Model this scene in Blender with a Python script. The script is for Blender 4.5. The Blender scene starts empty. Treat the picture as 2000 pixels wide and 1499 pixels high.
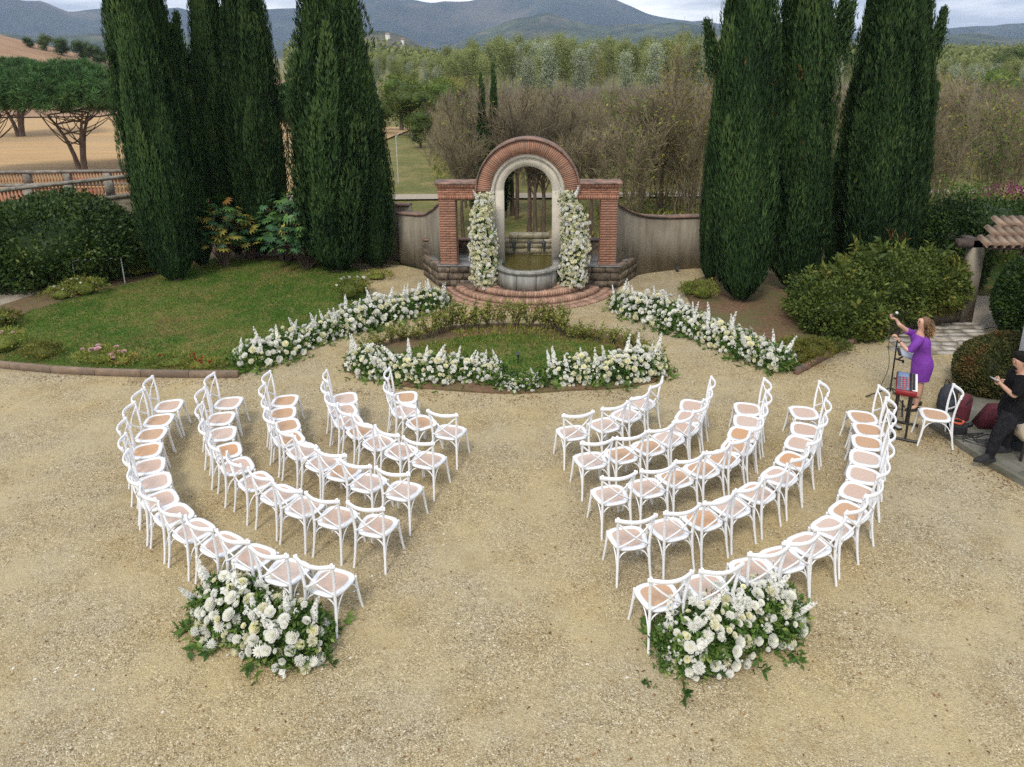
import bpy, math, random
import numpy as np
from mathutils import Matrix, Vector, noise as mnoise

# ------------------------------------------------------------------ camera, sky, sun, exposure
F_PX, PITCH, ROLL, CAM_H, CY = 1435.0, math.radians(17), math.radians(0.6), 5.85, 538.7
scene = bpy.context.scene
COL = scene.collection
cam_data = bpy.data.cameras.new('camera')
cam = bpy.data.objects.new('camera', cam_data)
COL.objects.link(cam)
scene.camera = cam
cam_data.sensor_width = 36.0
cam_data.lens = F_PX / 2000 * 36.0
cam_data.shift_y = -(749.5 - CY) / 2000
cam_data.clip_start = 0.1
cam_data.clip_end = 20000
_dn = Vector((0, -math.sin(PITCH), -math.cos(PITCH)))
_fw = Vector((0, math.cos(PITCH), -math.sin(PITCH)))
_eu = Vector((1, 0, 0)) * math.cos(ROLL) + _dn * math.sin(ROLL)
_ev = Vector((1, 0, 0)) * -math.sin(ROLL) + _dn * math.cos(ROLL)
_m = Matrix.Identity(4)
for i in range(3):
    _m[i][0] = _eu[i]; _m[i][1] = -_ev[i]; _m[i][2] = -_fw[i]
_m[2][3] = CAM_H
cam.matrix_world = _m

SKYX = 3.3
SUN_EL, SUN_AZ = 52.0, 200.0      # degrees; azimuth clockwise from +Y
world = bpy.data.worlds.new('World')
scene.world = world
world.use_nodes = True
wn, wl = world.node_tree.nodes, world.node_tree.links
wn.clear()
w_out = wn.new('ShaderNodeOutputWorld')
w_bg = wn.new('ShaderNodeBackground')
w_bg.inputs['Strength'].default_value = 0.1
sky = wn.new('ShaderNodeTexSky')
sky.sky_type = 'NISHITA'
sky.sun_disc = False
sky.sun_elevation = math.radians(SUN_EL)
sky.sun_rotation = math.radians(SUN_AZ)
sky.air_density = 1.2
sky.dust_density = 2.0
w_tc = wn.new('ShaderNodeTexCoord')
w_map = wn.new('ShaderNodeMapping')
w_map.inputs['Scale'].default_value = (1.0, 1.0, 7.0)
w_map.inputs['Location'].default_value = (SKYX, 0.0, 0.0)
w_n = wn.new('ShaderNodeTexNoise')
w_n.inputs['Scale'].default_value = 3.1
w_n.inputs['Detail'].default_value = 7
w_n.inputs['Roughness'].default_value = 0.55
w_r = wn.new('ShaderNodeValToRGB')
w_r.color_ramp.elements[0].position = 0.40
w_r.color_ramp.elements[0].color = (3.3, 3.7, 4.5, 1)
w_r.color_ramp.elements[1].position = 0.70
w_r.color_ramp.elements[1].color = (13.0, 12.9, 12.7, 1)
w_mix = wn.new('ShaderNodeMixRGB')
w_mix.inputs['Fac'].default_value = 0.86
wl.new(w_tc.outputs['Generated'], w_map.inputs['Vector'])
wl.new(w_map.outputs['Vector'], w_n.inputs['Vector'])
wl.new(w_n.outputs['Fac'], w_r.inputs['Fac'])
wl.new(sky.outputs['Color'], w_mix.inputs[1])
wl.new(w_r.outputs['Color'], w_mix.inputs[2])
wl.new(w_mix.outputs['Color'], w_bg.inputs['Color'])
wl.new(w_bg.outputs['Background'], w_out.inputs['Surface'])

sun_data = bpy.data.lights.new('sun', 'SUN')
sun_data.energy = 1.35
sun_data.angle = math.radians(14)
sun_data.color = (1.0, 0.94, 0.84)
sun = bpy.data.objects.new('sun', sun_data)
COL.objects.link(sun)
_a, _e = math.radians(SUN_AZ), math.radians(SUN_EL)
_sd = Vector((math.sin(_a) * math.cos(_e), math.cos(_a) * math.cos(_e), math.sin(_e)))
sun.rotation_euler = (-_sd).to_track_quat('-Z', 'Y').to_euler()

scene.view_settings.view_transform = 'Standard'
scene.view_settings.look = 'None'
scene.view_settings.gamma = 1.0
scene.view_settings.use_curve_mapping = False
scene.view_settings.exposure = 0.78
scene.render.engine = 'CYCLES'
scene.cycles.use_denoising = False
scene.cycles.max_bounces = 6
scene.cycles.diffuse_bounces = 4
scene.cycles.glossy_bounces = 2
scene.cycles.transmission_bounces = 3
scene.cycles.volume_bounces = 1
scene.cycles.use_adaptive_sampling = True
scene.cycles.adaptive_threshold = 0.01

R = random.Random(11)
G = np.random.default_rng(7)

# ------------------------------------------------------------------ helpers
def ray(px, py):
    u = (px - 1000) / F_PX; v = (py - CY) / F_PX
    u0 = u * math.cos(ROLL) - v * math.sin(ROLL)
    v0 = u * math.sin(ROLL) + v * math.cos(ROLL)
    return (u0, math.cos(PITCH) - v0 * math.sin(PITCH), -math.sin(PITCH) - v0 * math.cos(PITCH))

def at(px, py, z=0.0):
    """world x, y of the point of the horizontal plane z that the photograph shows at a pixel"""
    d = ray(px, py); t = (z - CAM_H) / d[2]
    return (d[0] * t, d[1] * t)

def atd(px, py, D):
    """world point at forward distance D seen at a pixel"""
    d = ray(px, py); t = D / d[1]
    return (d[0] * t, D, CAM_H + d[2] * t)

def sm(a, b, x):
    t = np.clip((np.asarray(x, float) - a) / (b - a), 0, 1)
    return t * t * (3 - 2 * t)

def terrain(x, y):
    x = np.asarray(x, float); y = np.asarray(y, float)
    z = -4.2 * sm(33, 135, y) * sm(-34, -8, x)
    hill = np.clip(0.26 * (-x - 58.5), 0, 24) * sm(62, 138, y) * (1 - sm(141, 190, y))
    z = z + hill - 4.2 * sm(150, 300, y) * (1 - sm(-34, -8, x))
    return z

class Geo:
    """collects vertices and faces, then makes ONE mesh"""
    def __init__(s):
        s.V = []; s.F = []; s.var = []; s.n = 0
    def add(s, V, F, var=0.5):
        V = np.asarray(V, float).reshape(-1, 3)
        if isinstance(F, np.ndarray):
            s.F.append((F + s.n).astype(np.int32))
        else:
            by = {}
            for f in F: by.setdefault(len(f), []).append(f)
            for fs in by.values(): s.F.append(np.asarray(fs, np.int32) + s.n)
        s.V.append(V)
        s.var.append(np.broadcast_to(np.asarray(var, float), (len(V),)))
        s.n += len(V)
        return s
    def xf(s, M):
        M = np.array(M)
        s.V = [v @ M[:3, :3].T + M[:3, 3] for v in s.V]
        return s
    def merge(s, o):
        for f in o.F: s.F.append(f + s.n)
        s.V += o.V; s.var += o.var; s.n += o.n
        return s
    def mesh(s, name, mat, smooth=False):
        me = bpy.data.meshes.new(name)
        V = np.concatenate(s.V).astype(np.float32)
        me.vertices.add(len(V)); me.vertices.foreach_set('co', V.ravel())
        loops = np.concatenate([f.ravel() for f in s.F]).astype(np.int32)
        tot = np.concatenate([np.full(len(f), f.shape[1], np.int32) for f in s.F])
        st = np.concatenate([[0], np.cumsum(tot)[:-1]]).astype(np.int32)
        me.loops.add(len(loops)); me.loops.foreach_set('vertex_index', loops)
        me.polygons.add(len(tot)); me.polygons.foreach_set('loop_start', st)
        if smooth:
            me.polygons.foreach_set('use_smooth', np.ones(len(tot), bool))
        a = me.attributes.new('var', 'FLOAT', 'POINT')
        a.data.foreach_set('value', np.concatenate(s.var).astype(np.float32))
        me.update(calc_edges=True)
        if mat: me.materials.append(mat)
        return me

def tag(o, label=None, cat=None, group=None, kind=None):
    if label: o['label'] = label
    if cat: o['category'] = cat
    if group: o['group'] = group
    if kind: o['kind'] = kind
    return o

def link(name, me, parent=None, loc=None, rot=None, scale=None):
    o = bpy.data.objects.new(name, me)
    COL.objects.link(o)
    if parent is not None: o.parent = parent
    if loc is not None: o.location = loc
    if rot is not None: o.rotation_euler = rot
    if scale is not None: o.scale = scale if hasattr(scale, '__len__') else (scale,) * 3
    return o

def obj(name, geo, mat, parent=None, smooth=False, **k):
    return link(name, geo.mesh(name, mat, smooth), parent, **k)

def thing(name, label, cat, loc=(0, 0, 0), rz=0.0, group=None):
    o = bpy.data.objects.new(name, None)
    COL.objects.link(o)
    o.empty_display_size = 0.2
    o.location = loc; o.rotation_euler = (0, 0, rz)
    return tag(o, label, cat, group)

KIDS = {}
def copy_thing(root, loc, rz, label=None, group=None, scale=None):
    kids = KIDS.get(root.name)
    if kids is None:
        kids = KIDS[root.name] = [(c, list(c.children)) for c in root.children]
    r = root.copy(); COL.objects.link(r); r.location = loc; r.rotation_euler = (0, 0, rz)
    if label: r['label'] = label
    if group: r['group'] = group
    if scale: r.scale = (scale,) * 3
    for c, gs in kids:
        n = c.copy(); COL.objects.link(n); n.parent = r
        for g in gs:
            m = g.copy(); COL.objects.link(m); m.parent = n
    return r

BOXF = [(0, 3, 2, 1), (4, 5, 6, 7), (0, 1, 5, 4), (1, 2, 6, 5), (2, 3, 7, 6), (3, 0, 4, 7)]
def box(x0, x1, y0, y1, z0, z1):
    return np.array([(x0, y0, z0), (x1, y0, z0), (x1, y1, z0), (x0, y1, z0), (x0, y0, z1), (x1, y0, z1), (x1, y1, z1), (x0, y1, z1)], float), BOXF

def cbox(g, x0, x1, y0, y1, z0, z1, c=0.004, var=0.5):
    """box with chamfered top and vertical edges"""
    lo = [(x0 + c, y0), (x1 - c, y0), (x1, y0 + c), (x1, y1 - c), (x1 - c, y1), (x0 + c, y1), (x0, y1 - c), (x0, y0 + c)]
    V = [(x, y, z0) for x, y in lo] + [(x, y, z1 - c) for x, y in lo]
    cx, cy = (x0 + x1) / 2, (y0 + y1) / 2
    V += [(x + (c if x < cx else -c), y + (c if y < cy else -c), z1) for x, y in lo]
    F = []
    for k in (0, 8):
        for i in range(8):
            j = (i + 1) % 8
            F.append((k + i, k + j, k + 8 + j, k + 8 + i))
    F.append(tuple(range(16, 24))); F.append(tuple(range(7, -1, -1)))
    g.add(V, F, var)
    return g

def frames(P):
    P = np.asarray(P, float)
    T = np.gradient(P, axis=0)
    T /= np.linalg.norm(T, axis=1)[:, None] + 1e-9
    ref = np.array([0, 0, 1.0]) if abs(T[:, 2]).mean() < 0.8 else np.array([0, 1.0, 0])
    N = np.cross(T, ref); N /= np.linalg.norm(N, axis=1)[:, None] + 1e-9
    B = np.cross(T, N)
    return P, T, N, B

def tube(g, P, r, n=6, var=0.5, caps=True, flat=None):
    """tube along P; r scalar or per point; flat=(a,b) scales the two section axes"""
    P, T, N, B = frames(P)
    r = np.broadcast_to(np.asarray(r, float), (len(P),))
    a, b = flat or (1, 1)
    t = np.arange(n) / n * 2 * np.pi
    ring = (np.cos(t)[None, :, None] * N[:, None, :] * a + np.sin(t)[None, :, None] * B[:, None, :] * b) * r[:, None, None] + P[:, None, :]
    V = ring.reshape(-1, 3)
    m = len(P)
    i = np.arange(m - 1)[:, None] * n + np.arange(n)[None, :]
    j = np.arange(m - 1)[:, None] * n + (np.arange(n)[None, :] + 1) % n
    F = np.stack([i, j, j + n, i + n], -1).reshape(-1, 4)
    g.add(V, F, var)
    if caps:
        V2 = np.concatenate([ring[0], ring[-1]])
        g.add(V2, [tuple(range(n - 1, -1, -1)), tuple(range(n, 2 * n))], var)
    return g

def bez(p0, p1, p2, n=8):
    t = np.linspace(0, 1, n)[:, None]
    p0, p1, p2 = map(np.asarray, (p0, p1, p2))
    return (1 - t) ** 2 * p0 + 2 * t * (1 - t) * p1 + t * t * p2

def spline(P, n):
    """Catmull-Rom through points, n samples"""
    P = np.asarray(P, float)
    Q = np.vstack([2 * P[0] - P[1], P, 2 * P[-1] - P[-2]])
    s = np.linspace(0, len(P) - 1 - 1e-6, n)
    out = []
    for v in s:
        i = int(v); t = v - i
        a, b, c, d = Q[i:i + 4]
        out.append(0.5 * ((2 * b) + (c - a) * t + (2 * a - 5 * b + 4 * c - d) * t * t + (3 * b - a - 3 * c + d) * t ** 3))
    return np.array(out)

def loft(g, rings, n=12, var=0.5, cap=True):
    """rings: (centre, rx, ry[, tilt vector x, tilt vector y])"""
    t = np.arange(n) / n * 2 * np.pi
    Vs = []
    for r in rings:
        c = np.asarray(r[0], float); ax = np.array(r[3]) if len(r) > 3 else np.array([1, 0, 0.]); ay = np.array(r[4]) if len(r) > 4 else np.array([0, 1., 0])
        Vs.append(c + np.cos(t)[:, None] * ax * r[1] + np.sin(t)[:, None] * ay * r[2])
    V = np.concatenate(Vs); m = len(rings)
    i = np.arange(m - 1)[:, None] * n + np.arange(n)[None, :]
    j = np.arange(m - 1)[:, None] * n + (np.arange(n)[None, :] + 1) % n
    F = np.stack([i, j, j + n, i + n], -1).reshape(-1, 4)
    g.add(V, F, var)
    if cap: g.add(np.concatenate([Vs[0], Vs[-1]]), [tuple(range(n - 1, -1, -1)), tuple(range(n, 2 * n))], var)
    return g

def unit(v):
    return v / (np.linalg.norm(v, axis=-1, keepdims=True) + 1e-9)

def cards(g, P, A, L, W, var, N=None, bend=0.0):
    """leaf-shaped quads: base P, axis A, length L, width W"""
    n = len(P)
    A = unit(A)
    if N is None: N = G.normal(size=(n, 3))
    S = unit(np.cross(A, N)); Nn = np.cross(S, A)
    L = np.broadcast_to(L, (n,))[:, None]; W = np.broadcast_to(W, (n,))[:, None]
    mid = P + A * L * 0.45
    V = np.stack([P, mid + S * W / 2 + Nn * bend * L, P + A * L, mid - S * W / 2 + Nn * bend * L], 1).reshape(-1, 3)
    F = np.arange(4 * n).reshape(-1, 4)
    g.add(V, F, np.repeat(np.broadcast_to(var, (n,)), 4))
    return g

def sphere(g, c, r, nu=10, nv=7, var=0.5, sq=(1, 1, 1)):
    c = np.asarray(c, float)
    V = [(0, 0, -1)]
    for i in range(1, nv):
        ph = -math.pi / 2 + math.pi * i / nv
        for j in range(nu):
            t = 2 * math.pi * j / nu
            V.append((math.cos(ph) * math.cos(t), math.cos(ph) * math.sin(t), math.sin(ph)))
    V.append((0, 0, 1))
    V = np.array(V) * r * np.array(sq) + c
    F = []
    for j in range(nu): F.append((0, 1 + (j + 1) % nu, 1 + j))
    for i in range(nv - 2):
        for j in range(nu):
            a = 1 + i * nu + j; b = 1 + i * nu + (j + 1) % nu
            F.append((a, b, b + nu, a + nu))
    e = len(V) - 1
    for j in range(nu): F.append((e, e - nu + j, e - nu + (j + 1) % nu))
    g.add(V, F, var)
    return g

def vnoise(P, scale, seed=0.0):
    """cheap smooth value noise on numpy points, -1..1"""
    P = np.asarray(P, float) * scale + seed
    i = np.floor(P).astype(np.int64); f = P - i; f = f * f * (3 - 2 * f)
    def h(a, b, c):
        x = (a * 374761393 + b * 668265263 + c * 2147483647) & 0xffffffff
        x = ((x ^ (x >> 13)) * 1274126177) & 0xffffffff
        return ((x ^ (x >> 16)) & 0xffff) / 32767.5 - 1
    out = 0
    for dx in (0, 1):
        for dy in (0, 1):
            for dz in (0, 1):
                w = (f[..., 0] if dx else 1 - f[..., 0]) * (f[..., 1] if dy else 1 - f[..., 1]) * (f[..., 2] if dz else 1 - f[..., 2])
                out = out + w * h(i[..., 0] + dx, i[..., 1] + dy, i[..., 2] + dz)
    return out

# ------------------------------------------------------------------ materials
MATS = {}
def base_mat(name):
    m = bpy.data.materials.new(name); m.use_nodes = True
    MATS[name] = m
    nt = m.node_tree
    return m, nt.nodes, nt.links, nt.nodes['Principled BSDF']

def mixc(n, l, fac, a, b, mode='MIX'):
    m = n.new('ShaderNodeMixRGB'); m.blend_type = mode
    for k, v in ((0, fac), (1, a), (2, b)):
        if isinstance(v, bpy.types.NodeSocket): l.new(v, m.inputs[k])
        elif k == 0: m.inputs[0].default_value = v
        else: m.inputs[k].default_value = (*v, 1)
    return m.outputs[0]

def coords(n, l, space='Object', scale=(1, 1, 1)):
    if space == 'World':
        o = n.new('ShaderNodeNewGeometry').outputs['Position']
    else:
        o = n.new('ShaderNodeTexCoord').outputs[space]
    mp = n.new('ShaderNodeMapping'); mp.inputs['Scale'].default_value = scale
    l.new(o, mp.inputs['Vector'])
    return mp.outputs['Vector']

def nz(n, l, vec, scale, detail=4, rough=0.55, lo=0.35, hi=0.65):
    t = n.new('ShaderNodeTexNoise'); t.inputs['Scale'].default_value = scale
    t.inputs['Detail'].default_value = detail; t.inputs['Roughness'].default_value = rough
    l.new(vec, t.inputs['Vector'])
    m = n.new('ShaderNodeMapRange'); m.inputs['From Min'].default_value = lo; m.inputs['From Max'].default_value = hi
    l.new(t.outputs['Fac'], m.inputs['Value'])
    return m.outputs['Result']

def bump(n, l, b, h, dist, strength=1.0, prev=None):
    k = n.new('ShaderNodeBump'); k.inputs['Distance'].default_value = dist; k.inputs['Strength'].default_value = strength
    l.new(h, k.inputs['Height'])
    if prev is not None: l.new(prev, k.inputs['Normal'])
    if b is not None: l.new(k.outputs['Normal'], b.inputs['Normal'])
    return k.outputs['Normal']

def simple(name, c1, c2=None, scale=20.0, rough=0.6, bmp=0.0, space='Object', rand=0.0, spec=0.5, var=False, stretch=(1, 1, 1), c3=None, s3=2.0, metal=0.0):
    """two-tone noise material; rand: brightness change from object to object; c3: broad stain colour"""
    m, n, l, b = base_mat(name)
    c2 = c2 or c1
    v = coords(n, l, space, stretch)
    f = nz(n, l, v, scale)
    col = mixc(n, l, f, c1, c2)
    if var:
        a = n.new('ShaderNodeAttribute'); a.attribute_name = 'var'
        col = mixc(n, l, a.outputs['Fac'], c1, c2)
        col = mixc(n, l, 0.25, col, mixc(n, l, f, (0.25, 0.25, 0.25), (0.9, 0.9, 0.9)), 'OVERLAY')
    if c3:
        f3 = nz(n, l, v, s3, 6, 0.65, 0.42, 0.62)
        col = mixc(n, l, f3, col, c3)
    if rand:
        oi = n.new('ShaderNodeObjectInfo')
        hs = n.new('ShaderNodeHueSaturation')
        mr = n.new('ShaderNodeMapRange'); mr.inputs['To Min'].default_value = 1 - rand; mr.inputs['To Max'].default_value = 1 + rand
        l.new(oi.outputs['Random'], mr.inputs['Value']); l.new(mr.outputs['Result'], hs.inputs['Value'])
        l.new(col, hs.inputs['Color']); col = hs.outputs['Color']
    l.new(col, b.inputs['Base Color'])
    b.inputs['Roughness'].default_value = rough
    b.inputs['Specular IOR Level'].default_value = spec
    b.inputs['Metallic'].default_value = metal
    if bmp: bump(n, l, b, nz(n, l, v, scale * 1.7, 5, 0.6, 0.2, 0.8), bmp)
    return m

def leafmat(name, stops, trans=0.25, rough=0.55, clump=0.6, rand=0.15, cs=1.1):
    """leaf colour from a ramp driven by per-leaf 'var' plus a slow noise between clumps"""
    m, n, l, b = base_mat(name)
    a = n.new('ShaderNodeAttribute'); a.attribute_name = 'var'
    v = coords(n, l, 'Object')
    f = nz(n, l, v, cs, 3, 0.5, 0.3, 0.7)
    mx = n.new('ShaderNodeMath'); mx.operation = 'MULTIPLY_ADD'
    l.new(f, mx.inputs[0]); mx.inputs[1].default_value = clump
    sub = n.new('ShaderNodeMath'); sub.operation = 'ADD'
    l.new(a.outputs['Fac'], sub.inputs[0]); sub.inputs[1].default_value = -clump / 2
    l.new(sub.outputs[0], mx.inputs[2])
    r = n.new('ShaderNodeValToRGB')
    el = r.color_ramp.elements
    while len(el) < len(stops): el.new(0.5)
    for e, (p, c) in zip(el, stops): e.position = p; e.color = (*c, 1)
    l.new(mx.outputs[0], r.inputs['Fac'])
    oi = n.new('ShaderNodeObjectInfo'); hs = n.new('ShaderNodeHueSaturation')
    mr = n.new('ShaderNodeMapRange'); mr.inputs['To Min'].default_value = 1 - rand; mr.inputs['To Max'].default_value = 1 + rand
    l.new(oi.outputs['Random'], mr.inputs['Value']); l.new(mr.outputs['Result'], hs.inputs['Value'])
    l.new(r.outputs['Color'], hs.inputs['Color'])
    col = hs.outputs['Color']
    l.new(col, b.inputs['Base Color']); b.inputs['Roughness'].default_value = rough
    b.inputs['Specular IOR Level'].default_value = 0.18
    if trans:
        t = n.new('ShaderNodeBsdfTranslucent'); l.new(col, t.inputs['Color'])
        s = n.new('ShaderNodeMixShader'); s.inputs['Fac'].default_value = trans
        l.new(b.outputs['BSDF'], s.inputs[1]); l.new(t.outputs['BSDF'], s.inputs[2])
        l.new(s.outputs['Shader'], n['Material Output'].inputs['Surface'])
    return m

# gravel: pebbles of mixed colour, broad damp and golden patches, scattered rusty leaf crumbs
def gravel_mat():
    m, n, l, b = base_mat('gravel')
    w = coords(n, l, 'World')
    vo = n.new('ShaderNodeTexVoronoi'); vo.inputs['Scale'].default_value = 92; l.new(w, vo.inputs['Vector'])
    sx = n.new('ShaderNodeSeparateColor'); l.new(vo.outputs['Color'], sx.inputs[0])
    r = n.new('ShaderNodeValToRGB'); el = r.color_ramp.elements
    for _ in range(4): el.new(0.5)
    for e, (p, c) in zip(el, [(0.0, (0.13, 0.10, 0.062)), (0.18, (0.245, 0.198, 0.128)), (0.45, (0.325, 0.267, 0.175)), (0.70, (0.38, 0.318, 0.215)), (0.92, (0.455, 0.395, 0.29)), (1.0, (0.64, 0.60, 0.52))]):
        e.position = p; e.color = (*c, 1)
    l.new(sx.outputs[0], r.inputs['Fac'])
    v2 = n.new('ShaderNodeTexVoronoi'); v2.inputs['Scale'].default_value = 27; l.new(w, v2.inputs['Vector'])
    s2 = n.new('ShaderNodeSeparateColor'); l.new(v2.outputs['Color'], s2.inputs[0])
    g2 = n.new('ShaderNodeMapRange'); g2.inputs['To Min'].default_value = 0.88; g2.inputs['To Max'].default_value = 1.10
    l.new(s2.outputs[1], g2.inputs['Value'])
    cv = n.new('ShaderNodeCombineColor')
    for k in range(3): l.new(g2.outputs['Result'], cv.inputs[k])
    col = mixc(n, l, 1.0, r.outputs['Color'], cv.outputs[0], 'MULTIPLY')
    dust = nz(n, l, w, 0.9, 6, 0.65, 0.44, 0.62)
    col = mixc(n, l, dust, col, mixc(n, l, 0.72, col, (0.41, 0.345, 0.225)))
    col = mixc(n, l, 1.0, col, (1.16, 1.165, 1.115), 'MULTIPLY')
    big = nz(n, l, w, 0.42, 5, 0.6, 0.36, 0.66)
    col = mixc(n, l, big, col, mixc(n, l, 1.0, col, (1.10, 1.03, 0.84), 'MULTIPLY'))
    damp = nz(n, l, w, 1.25, 6, 0.7, 0.50, 0.70)
    col = mixc(n, l, damp, col, mixc(n, l, 1.0, col, (0.86, 0.81, 0.72), 'MULTIPLY'))
    crumb = nz(n, l, w, 7.5, 6, 0.75, 0.63, 0.70)
    col = mixc(n, l, crumb, col, mixc(n, l, 0.55, col, (0.17, 0.075, 0.03)))
    moss = nz(n, l, w, 2.3, 5, 0.7, 0.60, 0.72)
    col = mixc(n, l, moss, col, mixc(n, l, 0.30, col, (0.16, 0.15, 0.045)))
    l.new(col, b.inputs['Base Color']); b.inputs['Roughness'].default_value = 0.85
    b.inputs['Specular IOR Level'].default_value = 0.25
    inv = n.new('ShaderNodeMath'); inv.operation = 'SUBTRACT'; inv.inputs[0].default_value = 1; l.new(vo.outputs['Distance'], inv.inputs[1])
    k = bump(n, l, None, inv.outputs[0], 0.012, 0.9)
    bump(n, l, b, nz(n, l, w, 1.3, 5, 0.6, 0.2, 0.8), 0.05, 0.7, k)
    return m
M_GRAVEL = gravel_mat()

def grass_mat(name, cols, s=1.0, space='World'):
    """cols: dark, mid, dry, bare; patchy mix"""
    m, n, l, b = base_mat(name)
    w = coords(n, l, space)
    f1 = nz(n, l, w, 0.9 * s, 5, 0.6, 0.35, 0.65)
    f2 = nz(n, l, w, 2.3 * s, 6, 0.7, 0.46, 0.62)
    f3 = nz(n, l, w, 24 * s, 4, 0.6, 0.3, 0.7)
    f4 = nz(n, l, w, 0.55 * s, 6, 0.7, 0.55, 0.7)
    col = mixc(n, l, f1, cols[0], cols[1])
    col = mixc(n, l, f2, col, cols[2])
    col = mixc(n, l, f4, col, cols[3])
    col = mixc(n, l, 0.5, col, mixc(n, l, f3, (0.3, 0.3, 0.3), (0.75, 0.75, 0.75)), 'OVERLAY')
    l.new(col, b.inputs['Base Color']); b.inputs['Roughness'].default_value = 0.9
    b.inputs['Specular IOR Level'].default_value = 0.2
    bump(n, l, b, f3, 0.03)
    return m
M_LAWN = grass_mat('lawn_grass', [(0.062, 0.135, 0.020), (0.12, 0.185, 0.032), (0.23, 0.20, 0.066), (0.23, 0.15, 0.068)])
M_VALLEY = grass_mat('valley_grass', [(0.10, 0.11, 0.03), (0.16, 0.155, 0.05), (0.22, 0.18, 0.07), (0.13, 0.10, 0.05)], 0.25)
M_SOIL = simple('mulch_soil', (0.115, 0.066, 0.036), (0.21, 0.125, 0.066), 14, 0.95, 0.02, 'World', c3=(0.12, 0.11, 0.04), s3=1.2)
M_STUBBLE = simple('stubble', (0.38, 0.235, 0.10), (0.47, 0.31, 0.145), 0.6, 0.95, 0.05, 'World', stretch=(0.25, 2.5, 1), c3=(0.37, 0.25, 0.13), s3=0.1)
M_PLOUGH = simple('ploughed', (0.25, 0.145, 0.08), (0.32, 0.20, 0.115), 0.35, 0.95, 0.2, 'World', stretch=(0.3, 1.6, 1))
M_ROAD = simple('pale_gravel', (0.31, 0.265, 0.20), (0.41, 0.35, 0.275), 18, 0.9, 0.01, 'World')
M_BRICK = simple('brick', (0.33, 0.155, 0.10), (0.42, 0.215, 0.145), 9, 0.85, 0.004, 'Object', rand=0.14, spec=0.2, c3=(0.30, 0.19, 0.14), s3=6)
M_BRICKJ = simple('brickwork', (0.31, 0.145, 0.095), (0.43, 0.22, 0.15), 9, 0.85, 0.004, 'World', spec=0.2, var=True)
M_STEPBRICK = simple('step_brick', (0.33, 0.20, 0.14), (0.43, 0.275, 0.20), 12, 0.85, 0.004, 'Object', rand=0.28, spec=0.25)
M_STEPBRICKJ = simple('paving_brick', (0.26, 0.155, 0.11), (0.46, 0.29, 0.21), 12, 0.85, 0.004, 'World', var=True, spec=0.25)
M_MORTAR = simple('mortar', (0.20, 0.135, 0.10), (0.28, 0.20, 0.15), 30, 0.95, 0.002, 'World')
M_COPING = simple('terracotta_coping', (0.22, 0.12, 0.085), (0.33, 0.20, 0.15), 7, 0.85, 0.003, 'World', c3=(0.10, 0.08, 0.065), s3=3)
M_STONE = simple('rubble_stone', (0.13, 0.10, 0.068), (0.25, 0.20, 0.135), 8, 0.85, 0.01, 'World', rand=0.3, c3=(0.07, 0.055, 0.045), s3=5)
M_PALESTONE = simple('fountain_stone', (0.30, 0.26, 0.18), (0.42, 0.37, 0.28), 9, 0.8, 0.008, 'World', rand=0.3, c3=(0.22, 0.20, 0.10), s3=5)
M_BASIN = simple('basin_stone', (0.26, 0.255, 0.23), (0.36, 0.355, 0.32), 3, 0.7, 0.003, 'World', stretch=(3, 3, 0.5), c3=(0.17, 0.17, 0.15), s3=1.6)
M_SLAB = simple('wet_slab', (0.13, 0.13, 0.125), (0.20, 0.20, 0.195), 6, 0.35, 0.003, 'World')
M_CONC = simple('terrace_concrete', (0.12, 0.115, 0.095), (0.22, 0.21, 0.18), 5, 0.9, 0.006, 'World', c3=(0.085, 0.085, 0.05), s3=2.5)
M_KERB = simple('kerb_stone', (0.19, 0.13, 0.085), (0.29, 0.21, 0.145), 12, 0.9, 0.005, 'World', rand=0.1, c3=(0.16, 0.12, 0.09), s3=6)
M_FLAG = simple('flagstone', (0.36, 0.34, 0.30), (0.50, 0.475, 0.43), 7, 0.75, 0.006, 'World', rand=0.22, c3=(0.30, 0.25, 0.19), s3=4)
M_JOINT = simple('flag_joint', (0.16, 0.14, 0.10), (0.25, 0.22, 0.17), 12, 0.95, 0.004, 'World')
M_BARK = simple('bark', (0.085, 0.055, 0.04), (0.17, 0.12, 0.085), 12, 0.95, 0.01, 'Object', stretch=(1, 1, 0.25))
M_PALEBARK = simple('pale_bark', (0.42, 0.40, 0.35), (0.60, 0.58, 0.52), 6, 0.85, 0.004, 'Object', stretch=(1, 1, 0.5), c3=(0.20, 0.18, 0.15), s3=3)
M_TWIG = simple('bare_twig', (0.11, 0.090, 0.052), (0.25, 0.205, 0.125), 0.8, 0.9, 0, 'Object', rand=0.3, var=True)
M_TWIG2 = simple('purple_twig', (0.115, 0.088, 0.072), (0.225, 0.178, 0.150), 0.8, 0.9, 0, 'Object', rand=0.2, var=True)

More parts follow.
